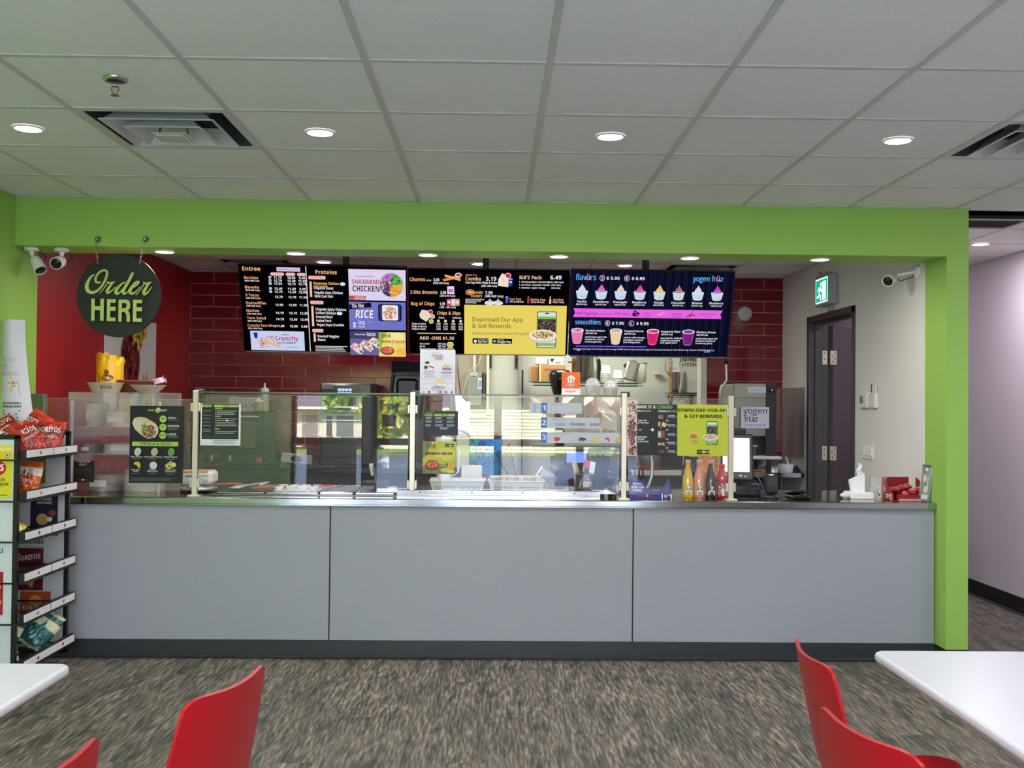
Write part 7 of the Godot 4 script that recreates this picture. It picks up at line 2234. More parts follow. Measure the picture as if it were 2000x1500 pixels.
	m.shell(8, 10, func(u, v): return Vector3(0.005 + (u - 0.5) * 0.045 * (1.0 - v * 0.6) + 0.008 * sin(v * 9.0), 0.125 + v * 0.085, 0.012 * sin(u * 7.0 + v * 4.0)), 0.001)
	part(t, "tissue", m, mat(C(234, 234, 232), 0.8))
	m = Mb.new()
	m.sheet(20, 8, func(u, v): return Vector3(-0.088 + cos(u * TAU) * 0.030 * sin(v * PI) * (1.0 + 0.2 * sin(u * 17.0)), v * 0.042, 0.03 - sin(u * TAU) * 0.026 * sin(v * PI)))
	part(t, "crumpled_tissue", m, mat(C(206, 206, 214), 0.8))
	t = thing("glass_tumbler", "clear glass tumbler with coins beside the red candy box", "glass", Vector3(2.302, TOP, -6.12))
	m = Mb.new()
	m.lathe([[0.0, 0.0], [0.046, 0.0], [0.050, 0.134], [0.048, 0.135], [0.044, 0.012], [0.0, 0.010]], 30)
	part(t, "tumbler", m, mat(Color(1, 1, 1, 0.06), 0.02))
	m = Mb.new()
	m.cyl(Vector3(0.0, 0.03, 0.02), Vector3(0.004, 0.032, 0.023), 0.015, -1, 18)
	m.cyl(Vector3(-0.012, 0.012, 0.0), Vector3(-0.012, 0.014, 0.0), 0.014, -1, 18)
	m.cyl(Vector3(0.014, 0.013, -0.005), Vector3(0.014, 0.015, -0.005), 0.012, -1, 18)
	part(t, "coins", m, mat(C(176, 156, 90), 0.3, {"metal": 0.9}))
	t = thing("candy_box", "open red cardboard candy box at the right end of the counter", "candy box", Vector3(2.445, TOP, -6.05), 0.05)
	var cr := mat(C(142, 20, 34), 0.4)
	pb(t, "tray_floor", -0.105, 0.10, 0.001, 0.004, -0.10, 0.06, cr, 0.0)
	pb(t, "front", -0.085, 0.105, 0.0, 0.040, 0.058, 0.061, cr, 0.0)
	pb(t, "back", -0.10, 0.06, 0.0, 0.132, -0.102, -0.099, cr, 0.0)
	m = Mb.new()
	m.prism(PackedVector2Array([Vector2(-0.10, 0.0), Vector2(0.06, 0.0), Vector2(0.06, 0.04), Vector2(-0.06, 0.118), Vector2(-0.10, 0.13)]), -0.0015, 0.0015)
	for sx in [-0.105, 0.104]:
		var o = part(t, "side", m, cr, Vector3(sx, 0, 0))
		o.rotation.y = -PI / 2
	a = Art.new(0.19, 0.04, 190, 40)
	a.bars(14, 26, 170, 2, 7, 3, C(226, 200, 204))
	part(t, "print", a.b, ink(), Vector3(0.01, 0.02, 0.0612))
	a = Art.new(0.15, 0.13, 150, 130)
	for q in [[36, 56], [124, 96]]: a.oval(q[0], q[1], 15, 20, C(236, 220, 220)); a.oval(q[0], q[1], 11, 15, C(150, 30, 40)); a.rect(q[0] - 3, q[1] - 10, q[0] + 3, q[1] + 10, C(236, 220, 220))
	a.bars(58, 84, 108, 1, 8, 7, C(240, 226, 226)); a.bars(58, 96, 100, 2, 7, 4, C(226, 200, 204))
	part(t, "side_print", a.b, ink(), Vector3(-0.107, 0.055, -0.02)).rotation.y = -PI / 2
	var nc := noise(20.0, 8)
	for k in 12:
		var w = thing("wrapped_candy", "red wrapped candy %s in the red box" % ["at the back left corner", "second in the back row", "third in the back row", "at the back right corner", "at the left of the middle row", "second in the middle row", "third in the middle row", "at the right of the middle row", "at the front left", "second in the front row", "third in the front row", "at the front right"][k], "candy", t.position + Vector3(-0.072 + (k % 4) * 0.048, 0.030 + 0.022 * (1.0 if k < 4 else 0.8 if k < 8 else 0.4) + 0.012 * (k % 3), -0.06 + int(k / 4.0) * 0.045), k * 1.3, "candies in the red box")
		m = Mb.new()
		m.sheet(14, 10, func(u, v): return Vector3((v - 0.5) * 0.062, cos(u * TAU) * 0.017 * (0.35 + 0.65 * sin(v * PI)) * (1.0 + 0.25 * nc.get_noise_2d(u * 3.0 + k, v * 3.0)), sin(u * TAU) * 0.022 * (0.5 + 0.5 * sin(v * PI))))
		part(w, "wrapper", m, mat([C(176, 24, 40), C(196, 30, 46), C(150, 18, 32)][k % 3], 0.25, {"spec": 0.8}))
		m = Mb.new()
		m.box(Vector3(0, 0.0175, 0), Vector3(0.022, 0.0015, 0.008))
		part(w, "mark", m, mat(C(236, 214, 214), 0.4))
	t = thing("flyer_holder", "clear holder of black flyers leaning on the green pillar", "flyer holder", Vector3(2.522, TOP, -5.985), 0.0)
	m = Mb.new()
	m.x = Transform3D(Basis(Vector3.BACK, -0.10) * Basis(Vector3.UP, -0.5), Vector3(0, 0.004, 0))
	m.box(Vector3(0, 0.10, 0.004), Vector3(0.062, 0.20, 0.003), 0.001)
	m.box(Vector3(0, 0.11, -0.014), Vector3(0.062, 0.20, 0.003), 0.001)
	m.box(Vector3(0, 0.002, -0.005), Vector3(0.062, 0.003, 0.02))
	var hx := m.x
	part(t, "holder", m, mat(Color(0.85, 0.95, 0.9, 0.10), 0.08, {"spec": 0.25}))
	m = Mb.new()
	m.x = hx
	m.box(Vector3(0, 0.108, -0.005), Vector3(0.052, 0.208, 0.010), 0.001)
	part(t, "flyers", m, mat(C(16, 17, 17), 0.35))
	a = Art.new(0.05, 0.2, 50, 200)
	a.poly([[24, 8], [28, 20], [38, 22], [29, 26], [26, 36], [21, 26], [12, 24], [21, 20]], C(226, 216, 196)); a.oval(18, 76, 10, 22, C(206, 170, 130)); a.line([[36, 60], [36, 120], [30, 150]], 6, C(206, 170, 110)); a.oval(28, 140, 12, 22, C(214, 180, 120)); a.rect(8, 170, 42, 196, C(190, 196, 214))
	var pr := part(t, "print", a.b, ink())
	pr.transform = hx * Transform3D(Basis.IDENTITY, Vector3(0, 0.108, 0.0003))

func back_counter(label: String, x0, x1, y: float):
	var t := thing("work_table", label, "work table", Vector3.ZERO, 0.0, "steel work tables along the tiled wall")
	pb(t, "top", x0, x1, y - 0.042, y, -9.05, -8.40, steel, 0.004)
	pb(t, "upstand", x0, x1, y, y + 0.09, -9.07, -9.055, steel, 0.002)
	pb(t, "under_shelf", x0 + 0.03, x1 - 0.03, 0.28, 0.30, -9.0, -8.45, mat(Color(0.5, 0.5, 0.5), 0.4, {"metal": 0.8}), 0.002)
	pb(t, "back_sheet", x0 + 0.03, x1 - 0.03, 0.30, y - 0.045, -8.99, -8.98, mat(C(70, 72, 74), 0.6), 0.001)
	for q in [[x0 + 0.05, -8.44], [x1 - 0.05, -8.44], [x0 + 0.05, -9.0], [x1 - 0.05, -9.0]]:
		var m := Mb.new()
		m.cyl(Vector3(q[0], 0, q[1]), Vector3(q[0], y - 0.04, q[1]), 0.02, -1, 14)
		part(t, "leg", m, mat(Color(0.7, 0.7, 0.7), 0.35, {"metal": 0.9}))

func cup_stack(label: String, at: Vector3, n: int):
	var t := thing("cup_stack", label, "cups", at, 0.0, "upturned paper tubs on the rack")
	for k in n:
		var m := Mb.new()
		var y := k * 0.0155
		m.lathe([[0.062, y], [0.062, y + 0.006], [0.057, y + 0.008], [0.046, y + 0.085], [0.040, y + 0.088], [0.0, y + 0.088]], 20)
		part(t, "tub", m, mat(C(206, 202, 190), 0.5))

func build_kitchen():
	var met := mat(Color(0.62, 0.62, 0.6), 0.3, {"metal": 1.0})
	back_counter("steel work table under the ovens along the red tiled wall", -2.68, -0.42, 0.925)
	back_counter("steel work table under the frozen yogurt machine", 0.50, 2.552, 0.917)
	# dark green oven
	var t := thing("countertop_oven", "dark green countertop oven with round knobs on the steel table", "oven", Vector3(-2.148, 0.925, -8.50))
	var og := mat(C(34, 50, 38), 0.3)
	pb(t, "body", -0.255, 0.255, 0.02, 0.452, -0.46, 0.0, og, 0.008)
	pb(t, "door", -0.25, 0.20, 0.105, 0.44, 0.0, 0.018, mat(C(30, 46, 34), 0.2), 0.005)
	var m := Mb.new()
	var win := PackedVector2Array()
	for q in [[0.06, 0.09, -90], [0.06, -0.09, 0], [-0.06, -0.09, 90], [-0.06, 0.09, 180]]:
		for k in 5: win.append(Vector2(q[0] * 0.85 + cos(deg_to_rad(-q[2] - k * 22.5)) * 0.03, q[1] * 0.9 + sin(deg_to_rad(-q[2] - k * 22.5)) * 0.03))
	m.prism(win, 0.0, 0.002)
	part(t, "window", m, mat(C(92, 92, 66), 0.12), Vector3(0.115, 0.265, 0.018))
	part(t, "window", m, mat(C(60, 66, 50), 0.12), Vector3(-0.09, 0.265, 0.018))
	m = Mb.new()
	m.tube([Vector3(0.06, 0.41, 0.018), Vector3(0.06, 0.41, 0.045), Vector3(0.21, 0.41, 0.045), Vector3(0.21, 0.41, 0.018)], 0.006, 8)
	part(t, "door_handle", m, mat(C(226, 226, 220), 0.3))
	pb(t, "control_strip", -0.25, 0.25, 0.03, 0.10, 0.0, 0.012, mat(C(48, 64, 50), 0.3), 0.003)
	for x in [-0.17, -0.02]:
		m = Mb.new()
		m.x = Transform3D(Mb.basis_y(Vector3.BACK), Vector3(x - 0.05, 0.066, 0.012))
		m.lathe([[0.0, 0.0], [0.03, 0.0], [0.026, 0.02], [0.0, 0.022]], 20)
		part(t, "knob", m, mat(C(26, 38, 28), 0.3))
		pb(t, "dial_plate", x - 0.008, x + 0.010, 0.044, 0.090, 0.012, 0.0135, mat(C(196, 200, 190), 0.5), 0.0)
	pb(t, "warning_label", 0.20, 0.245, 0.036, 0.070, 0.0125, 0.0135, mat(C(206, 74, 40), 0.5), 0.0)
	for q in [[-0.2, -0.06], [0.2, -0.06], [-0.2, -0.4], [0.2, -0.4]]:
		m = Mb.new()
		m.cyl(Vector3(q[0], 0, q[1]), Vector3(q[0], 0.022, q[1]), 0.018)
		part(t, "foot", m, black)
	t = thing("cardboard_box", "plain brown box lying on top of the dark green oven", "box", Vector3(-2.30, 1.377, -8.72))
	pb(t, "carton", -0.10, 0.10, 0, 0.13, -0.12, 0.12, mat(C(150, 136, 110), 0.75), 0.003)
	pb(t, "tape", -0.101, 0.101, 0.11, 0.1305, -0.02, 0.02, mat(C(170, 150, 112), 0.4), 0.0)
	t = thing("mango_carton", "white carton with red lettering on top of the dark green oven", "carton", Vector3(-2.075, 1.377, -8.62))
	pb(t, "carton", -0.115, 0.115, 0, 0.115, -0.10, 0.10, mat(C(206, 206, 200), 0.6), 0.003)
	var a := Art.new(0.23, 0.115, 230, 115)
	a.text("MANGO", 94, 82, 34, C(190, 90, 100), {"a": "c", "w": 108, "i": 1}); a.line([[166, 0], [166, 115]], 3, C(170, 170, 166)); a.oval(198, 66, 9, 9, C(120, 120, 124))
	part(t, "print", a.b, ink(), Vector3(0, 0.0575, 0.101))
	for k in 2:
		t = thing("squeeze_bottle", ["clear squeeze bottle with white cone tip standing on the oven", "small yellowish flask beside the squeeze bottle on the oven"][k], "bottle", Vector3([-1.915, -1.945][k], 1.377, [-8.60, -8.53][k]))
		m = Mb.new()
		var s: float = [1.0, 0.5][k]
		m.lathe([[0.0, 0.0], [0.033, 0.0], [0.035, 0.01], [0.035, 0.155 * s], [0.030, 0.165 * s]], 22)
		part(t, "bottle", m, mat([Color(0.85, 0.85, 0.82, 0.5), Color(0.8, 0.76, 0.5, 0.5)][k], 0.15))
		m = Mb.new()
		m.lathe([[0.0, 0.004], [0.032, 0.004], [0.032, 0.075 * s], [0.0, 0.08 * s]], 22)
		part(t, "sauce", m, mat(C(206, 190, 110), 0.4))
		m = Mb.new()
		m.lathe([[0.036, 0.158 * s], [0.036, 0.185 * s], [0.014, 0.198 * s], [0.009, 0.205 * s], [0.005, 0.24 * s], [0.0, 0.24 * s]], 20)
		part(t, "cap", m, mat(C(228, 226, 222), 0.4))
	# black speed oven
	t = thing("speed_oven", "tall black speed oven with lit touch buttons behind the sneeze guard", "oven", Vector3(-1.21, 0.925, -8.41))
	var ob := mat(C(24, 25, 29), 0.35)
	pb(t, "body", -0.212, 0.212, 0.02, 0.692, -0.55, 0.0, ob, 0.010)
	pb(t, "side_panel", 0.213, 0.218, 0.04, 0.67, -0.53, -0.02, mat(C(44, 46, 52), 0.4), 0.001)
	pb(t, "door", -0.205, 0.14, 0.08, 0.50, 0.0, 0.022, mat(C(30, 31, 36), 0.2), 0.006)
	pb(t, "control_panel", -0.125, 0.195, 0.575, 0.678, 0.0, 0.006, mat(C(14, 15, 20), 0.15), 0.002)
	m = Mb.new()
	m.tube([Vector3(-0.16, 0.46, 0.02), Vector3(-0.16, 0.46, 0.05), Vector3(0.10, 0.46, 0.05), Vector3(0.10, 0.46, 0.02)], 0.009, 8)
	part(t, "door_handle", m, mat(Color(0.7, 0.7, 0.72), 0.25, {"metal": 1.0}))
	pb(t, "steel_trim", -0.19, 0.13, 0.385, 0.392, 0.022, 0.026, met, 0.001)
	a = Art.new(0.42, 0.11, 420, 110)
	a.rect(10, 10, 104, 44, C(222, 222, 226)); a.text("AUELAIR", 57, 35, 22, C(30, 32, 40), {"a": "c", "i": 1, "w": 84})
	a.oval(360, 84, 15, 15, C(180, 186, 200)); a.oval(360, 84, 10, 10, C(30, 34, 44))
	part(t, "print", a.b, ink(), Vector3(0, 0.635, 0.0068))
	a = Art.new(0.115, 0.048, 115, 48)
	a.rect(0, 0, 115, 48, C(24, 36, 90))
	for k in 8:
		var bx := 1 + (k % 4) * 29
		var by := 1 + int(k / 4.0) * 26
		a.rrect(bx, by, bx + 25, by + 20, 4, C(196, 222, 255)); a.oval(bx + 12, by + 10, 5, 5, C(120, 160, 226))
	part(t, "touch_buttons", a.b, glow(1.0), Vector3(-0.01, 0.625, 0.0075))
	for k in 5: pb(t, "rivet", 0.205, 0.209, 0.12 + k * 0.11, 0.124 + k * 0.11, 0.0, 0.002, met, 0.0)
	# black dispenser
	t = thing("black_dispenser", "black glossy dispenser with a hood behind the cheesecake sign", "dispenser", Vector3(-0.735, 0.925, -8.62))
	m = Mb.new()
	m.x = Transform3D(Basis.IDENTITY, Vector3.ZERO)
	m.prism(PackedVector2Array([Vector2(-0.15, 0.0), Vector2(0.15, 0.0), Vector2(0.148, 0.80), Vector2(0.128, 0.895), Vector2(-0.105, 0.895), Vector2(-0.130, 0.86), Vector2(-0.145, 0.72)]), -0.34, -0.10)
	part(t, "body", m, mat(C(15, 15, 17), 0.25))
	m = Mb.new()
	m.shell(14, 6, func(u, v): return Vector3(-0.13 + u * 0.26, 0.895 - v * v * 0.09 - 0.012 * absf(sin(u * 19.0)), -0.12 + v * 0.14), 0.004)
	part(t, "hood", m, mat(C(20, 20, 22), 0.2))
	for q in [[-0.115, -0.02, 0.012], [0.115, 0.02, 0.012]]:
		m = Mb.new()
		m.tube([Vector3(q[0], 0.80, -0.08), Vector3(q[0] + q[1], 0.66, -0.075), Vector3(q[0] - q[1] * 0.5, 0.40, -0.08)], q[2], 8)
		part(t, "strut", m, mat(C(40, 40, 42), 0.3))
	pb(t, "chute", -0.09, 0.09, 0.42, 0.74, -0.10, -0.02, mat(C(10, 10, 12), 0.3), 0.02)
	pb(t, "shelf_edge", -0.12, 0.12, 0.765, 0.785, -0.10, -0.02, mat(C(64, 62, 58), 0.3), 0.004)
	# small things on the left table
	t = thing("label_printer", "white label printer lying on the steel table beside the green oven", "printer", Vector3(-1.62, 0.925, -8.47), 0.12)
	m = Mb.new()
	m.x = Transform3D(Basis(Vector3.BACK, -0.10), Vector3(0, 0.05, 0))
	m.box(Vector3(0, 0.02, 0), Vector3(0.25, 0.075, 0.06), 0.005)
	part(t, "body", m, mat(C(172, 168, 162), 0.5))
	m = Mb.new()
	m.x = Transform3D(Basis(Vector3.BACK, -0.10), Vector3(0, 0.05, 0))
	m.lathe([[0.0, 0.0], [0.045, 0.0], [0.042, 0.004], [0.0, 0.004]], 20, Transform3D(Mb.basis_y(Vector3.BACK), Vector3(0.0, 0.02, 0.031)), 1.0, 0.6)
	part(t, "dial", m, mat(C(40, 40, 44), 0.4))
	m = Mb.new()
	m.box(Vector3(0, 0.012, 0), Vector3(0.22, 0.024, 0.05), 0.003)
	part(t, "base", m, black)
	t = thing("spray_bottle", "small black spray bottle standing on the steel table beside the black oven", "bottle", Vector3(-1.72, 0.925, -8.75))
	m = Mb.new()
	m.lathe([[0.0, 0.0], [0.035, 0.0], [0.036, 0.10], [0.014, 0.14], [0.014, 0.155]], 18)
	part(t, "bottle", m, mat(C(50, 26, 30), 0.3))
	m = Mb.new()
	m.box(Vector3(0.01, 0.17, 0), Vector3(0.055, 0.035, 0.024), 0.005)
	m.tube([Vector3(0.03, 0.165, 0), Vector3(0.026, 0.135, 0)], 0.004, 6)
	part(t, "trigger", m, black)
	t = thing("faucet", "black curved hand shower hanging by the red tiles left of the black oven", "faucet", Vector3(-1.63, 0.925, -8.95))
	m = Mb.new()
	m.tube([Vector3(-0.12, 0.0, 0), Vector3(-0.12, 0.16, 0), Vector3(-0.09, 0.27, 0), Vector3(-0.02, 0.33, 0), Vector3(0.09, 0.36, 0.02), Vector3(0.16, 0.36, 0.05)], 0.010, 10)
	part(t, "spout", m, mat(C(30, 28, 30), 0.3))
	m = Mb.new()
	m.lathe([[0.0, 0.0], [0.028, 0.0], [0.024, 0.02], [0.0, 0.02]], 16, Transform3D(Basis.IDENTITY, Vector3(-0.12, 0, 0)))
	part(t, "base", m, mat(C(30, 28, 30), 0.3))
	# frozen yogurt machine
	t = thing("yogurt_machine", "steel frozen yogurt machine with a tall bent lever", "yogurt machine", Vector3(2.09, 0.917, -8.20))
	pb(t, "upper_body", -0.169, 0.170, 0.30, 0.722, -0.52, 0.0, mat(Color(0.58, 0.58, 0.55), 0.33, {"metal": 1.0}), 0.006)
	pb(t, "front_column", 0.085, 0.168, 0.14, 0.722, 0.0, 0.012, mat(C(62, 62, 66), 0.3, {"metal": 0.6}), 0.003)
	pb(t, "lower_back", -0.169, 0.170, 0.14, 0.30, -0.52, -0.14, mat(C(70, 70, 72), 0.35, {"metal": 0.8}), 0.004)
	pb(t, "head_band", -0.172, 0.172, 0.612, 0.726, -0.005, 0.006, mat(Color(0.62, 0.62, 0.58), 0.3, {"metal": 1.0}), 0.003)
	for x in [-0.04, 0.03]:
		m = Mb.new()
		m.cyl(Vector3(x, 0.20, -0.05), Vector3(x, 0.31, -0.05), 0.018, 0.026)
		part(t, "spout", m, mat(C(190, 190, 186), 0.3))
	m = Mb.new()
	m.cyl(Vector3(0.065, 0.14, -0.02), Vector3(0.065, 0.34, -0.02), 0.008)
	m.cyl(Vector3(0.02, 0.18, -0.02), Vector3(0.02, 0.34, -0.02), 0.006)
	part(t, "rod", m, met)
	pb(t, "drip_tray", -0.14, 0.205, 0.120, 0.146, -0.30, 0.06, mat(C(214, 214, 216), 0.4), 0.008)
	for q in [[0.12, -0.03], [-0.13, -0.03], [0.12, -0.45], [-0.13, -0.45]]: pb(t, "leg", q[0] - 0.018, q[0] + 0.018, 0, 0.122 if q[1] > -0.1 else 0.14, q[1] - 0.02, q[1] + 0.02, black, 0.003)
	m = Mb.new()
	m.tube([Vector3(-0.236, 0.885, 0), Vector3(-0.230, 0.76, 0), Vector3(-0.236, 0.735, 0), Vector3(-0.272, 0.69, 0), Vector3(-0.281, 0.665, 0), Vector3(-0.281, 0.42, 0), Vector3(-0.21, 0.40, -0.04), Vector3(-0.165, 0.40, -0.05)], 0.0105, 10)
	part(t, "lever", m, mat(Color(0.74, 0.74, 0.74), 0.3, {"metal": 1.0}))
	m = Mb.new()
	m.lathe([[0.0, -0.03], [0.014, -0.026], [0.021, -0.004], [0.019, 0.012], [0.0, 0.020]], 18, Transform3D(Basis.IDENTITY, Vector3(-0.236, 0.905, 0)))
	part(t, "lever_knob", m, mat(C(20, 18, 18), 0.2))
	m = Mb.new()
	m.x = Transform3D(Mb.basis_y(Vector3.BACK), Vector3(0.13, 0.672, 0.006))
	m.lathe([[0.0, 0.0], [0.022, 0.0], [0.020, 0.014], [0.0, 0.016]], 20)
	part(t, "switch_knob", m, mat(C(22, 22, 24), 0.3))
	m = Mb.new()
	m.x = Transform3D(Mb.basis_y(Vector3.BACK), Vector3(0.13, 0.672, 0.022))
	m.lathe([[0.0, 0.0], [0.009, 0.0], [0.0, 0.002]], 14)
	part(t, "knob_dot", m, mat(C(206, 200, 190), 0.4))
	var gs := C(206, 210, 222)
	a = Art.new(0.152, 0.046, 152, 46)
	a.rect(0, 0, 152, 46, gs); a.text("yogen früz", 76, 31, 27, C(96, 120, 176), {"a": "c", "b": 0, "w": 112})
	part(t, "name_plate", a.b, ink(), Vector3(0.016, 0.675, 0.0075))
	a = Art.new(0.226, 0.170, 226, 170)
	a.rect(0, 0, 226, 170, gs)
	var yb := C(70, 104, 176)
	a.text("yogen", 18, 54, 66, yb, {"b": 0, "w": 190, "fat": 0.8}); a.text("fr", 26, 118, 66, yb, {"b": 0, "fat": 0.8, "w": 36}); a.text("ü", 66, 118, 66, C(206, 120, 140), {"b": 0, "fat": 0.8, "w": 36}); a.text("z", 106, 118, 66, yb, {"b": 0, "fat": 0.8, "w": 28}); a.text("frozen yogurt", 20, 154, 32, yb, {"b": 0, "w": 184})
	var sg := thing("yogurt_sign", "square pale yogurt sign with blue lettering hung on the steel machine", "sign", Vector3(2.083, 1.370, -8.168))
	board(sg, a, gs, 0.004)
	t = thing("steel_tub", "grey steel tub standing on the white drip tray of the machine", "tub", Vector3(2.06, 1.063, -8.27))
	m = Mb.new()
	m.lathe([[0.0, 0.0], [0.058, 0.0], [0.066, 0.072], [0.070, 0.078], [0.066, 0.080], [0.054, 0.006], [0.0, 0.006]], 24)
	part(t, "tub", m, mat(C(120, 118, 118), 0.35, {"metal": 0.5}))
	m = Mb.new()
	m.lathe([[0.069, 0.074], [0.074, 0.079], [0.069, 0.085], [0.065, 0.079]], 24)
	part(t, "rim", m, mat(C(206, 204, 204), 0.3))
	t = thing("metal_jug", "matte metal canister left of the beige cloth under the drip tray", "canister", Vector3(1.98, 0.917, -8.32))
	m = Mb.new()
	m.lathe([[0.0, 0.0], [0.055, 0.0], [0.075, 0.105], [0.078, 0.112], [0.0, 0.112]], 22)
	part(t, "canister", m, mat(C(142, 138, 134), 0.5, {"metal": 0.4}))
	m = Mb.new()
	m.lathe([[0.078, 0.108], [0.081, 0.112], [0.078, 0.117], [0.0, 0.117]], 22)
	part(t, "lid", m, mat(C(154, 150, 146), 0.4, {"metal": 0.4}))
	t = thing("cloth", "crumpled beige cloth on the steel table under the drip tray", "cloth", Vector3(2.14, 0.917, -8.36))
	var nf := noise(7.0, 41)
	m = Mb.new()
	m.shell(20, 12, func(u, v): return Vector3(-0.09 + u * 0.19, 0.012 + 0.055 * pow(u, 2.0) * sin(v * PI) + 0.02 * absf(nf.get_noise_2d(u * 2.0, v * 2.0)), 0.06 - v * 0.12), 0.004)
	part(t, "cloth", m, mat(C(190, 168, 140), 0.9))
	m = Mb.new()
	m.box(Vector3(0.0, 0.004, 0.0), Vector3(0.17, 0.008, 0.10), 0.002)
	part(t, "hem", m, mat(C(176, 154, 126), 0.9))
	t = thing("white_container", "white round container with tools at the right end of the steel table", "container", Vector3(2.388, 0.917, -8.38))
	m = Mb.new()
	m.lathe([[0.0, 0.0], [0.060, 0.0], [0.062, 0.072], [0.058, 0.072], [0.056, 0.006], [0.0, 0.006]], 26)
	part(t, "container", m, mat(C(206, 206, 210), 0.5))
	m = Mb.new()
	m.tube([Vector3(-0.06, 0.05, 0.02), Vector3(-0.085, 0.045, 0.02), Vector3(-0.085, 0.02, 0.02), Vector3(-0.06, 0.015, 0.02)], 0.006, 8)
	part(t, "handle", m, mat(C(206, 206, 210), 0.5))
	t = thing("serving_tool", "white handled tool standing in the white round container", "utensil", Vector3(2.405, 0.925, -8.38))
	m = Mb.new()
	m.tube([Vector3(0.01, 0.0, 0), Vector3(0.005, 0.07, 0), Vector3(-0.008, 0.115, 0), Vector3(-0.015, 0.12, 0.0)], 0.006, 8)
	part(t, "handle", m, mat(C(226, 224, 220), 0.4))
	m = Mb.new()
	m.tube([Vector3(0.0, 0.08, 0), Vector3(0.022, 0.11, 0), Vector3(0.03, 0.09, 0.0), Vector3(0.012, 0.07, 0)], 0.003, 6, true)
	part(t, "loop", m, mat(C(50, 50, 44), 0.4))
	var bc := Mb.new()
	bc.sheet(16, 8, func(u, v): return Vector3(cos(u * TAU) * 0.05 * (1.0 - v * 0.8) * (1.0 + 0.2 * sin(u * 19.0)), v * 0.05 + 0.01 * sin(u * 13.0) * v, -sin(u * TAU) * 0.04 * (1.0 - v * 0.8)))
	single("blue_cloth", bc, mat(C(40, 56, 96), 0.9), "small dark blue cloth at the far right of the steel table", "cloth", Vector3(2.50, 0.917, -8.46))
	# right table, seen under the posters
	t = thing("register_screen", "blue lit screen of a register behind the deep steel pots", "register", Vector3(0.69, 0.917, -8.55))
	pb(t, "housing", -0.10, 0.10, 0.04, 0.175, -0.03, 0.0, mat(C(30, 34, 46), 0.3), 0.006)
	var sm := Mb.new()
	sm.box(Vector3(0, 0.104, 0.0005), Vector3(0.166, 0.092, 0.002))
	part(t, "screen", sm, mat(C(120, 150, 240), 0.3, {"emit": 0.6, "ecol": C(120, 150, 240)}))
	pb(t, "stand", -0.05, 0.05, 0.0, 0.05, -0.05, 0.03, black, 0.006)
	t = thing("plastic_bag", "grey plastic bag with a red base on the right steel table", "bag", Vector3(1.285, 0.917, -8.50))
	var nb := noise(10.0, 55)
	m = Mb.new()
	m.sheet(30, 14, func(u, v):
		var e = pow(maxf(0.0, sin(0.15 + v * 2.95)), 0.6)
		return Vector3(cos(u * TAU) * 0.105 * e * (1.0 + 0.15 * nb.get_noise_2d(u * 3.0, v * 3.0)), 0.02 + v * 0.17, -sin(u * TAU) * 0.07 * e))
	part(t, "bag", m, mat(C(104, 96, 100), 0.25))
	pb(t, "contents", -0.09, 0.09, 0.0, 0.045, -0.06, 0.06, mat(C(130, 20, 28), 0.4), 0.012)
	t = thing("black_appliance", "low black appliance on the right steel table behind the bottles", "appliance", Vector3(1.50, 0.917, -8.55))
	pb(t, "body", -0.13, 0.13, 0.01, 0.175, -0.18, 0.0, mat(C(26, 27, 32), 0.3), 0.01)
	pb(t, "door", -0.12, 0.06, 0.03, 0.16, 0.0, 0.008, mat(C(18, 19, 24), 0.12), 0.004)
	pb(t, "grip", 0.075, 0.085, 0.05, 0.15, 0.0, 0.02, mat(C(180, 180, 184), 0.3), 0.002)
	t = thing("tea_towel", "white tea towel with black stripes hanging over the right steel table", "towel", Vector3(1.32, 0.917, -8.40))
	m = Mb.new()
	m.bx(-0.19, 0.22, 0.0005, 0.006, -0.09, 0.006, 0.001)
	m.bx(-0.19, 0.22, -0.030, 0.005, 0.002, 0.008, 0.001)
	part(t, "towel", m, mat(C(214, 214, 204), 0.9))
	for k in 3:
		m = Mb.new()
		m.bx(-0.17 + k * 0.032, -0.156 + k * 0.032, -0.0305, 0.0066, -0.088, 0.0086, 0.0)
		part(t, "stripe", m, mat(C(34, 34, 36), 0.9))

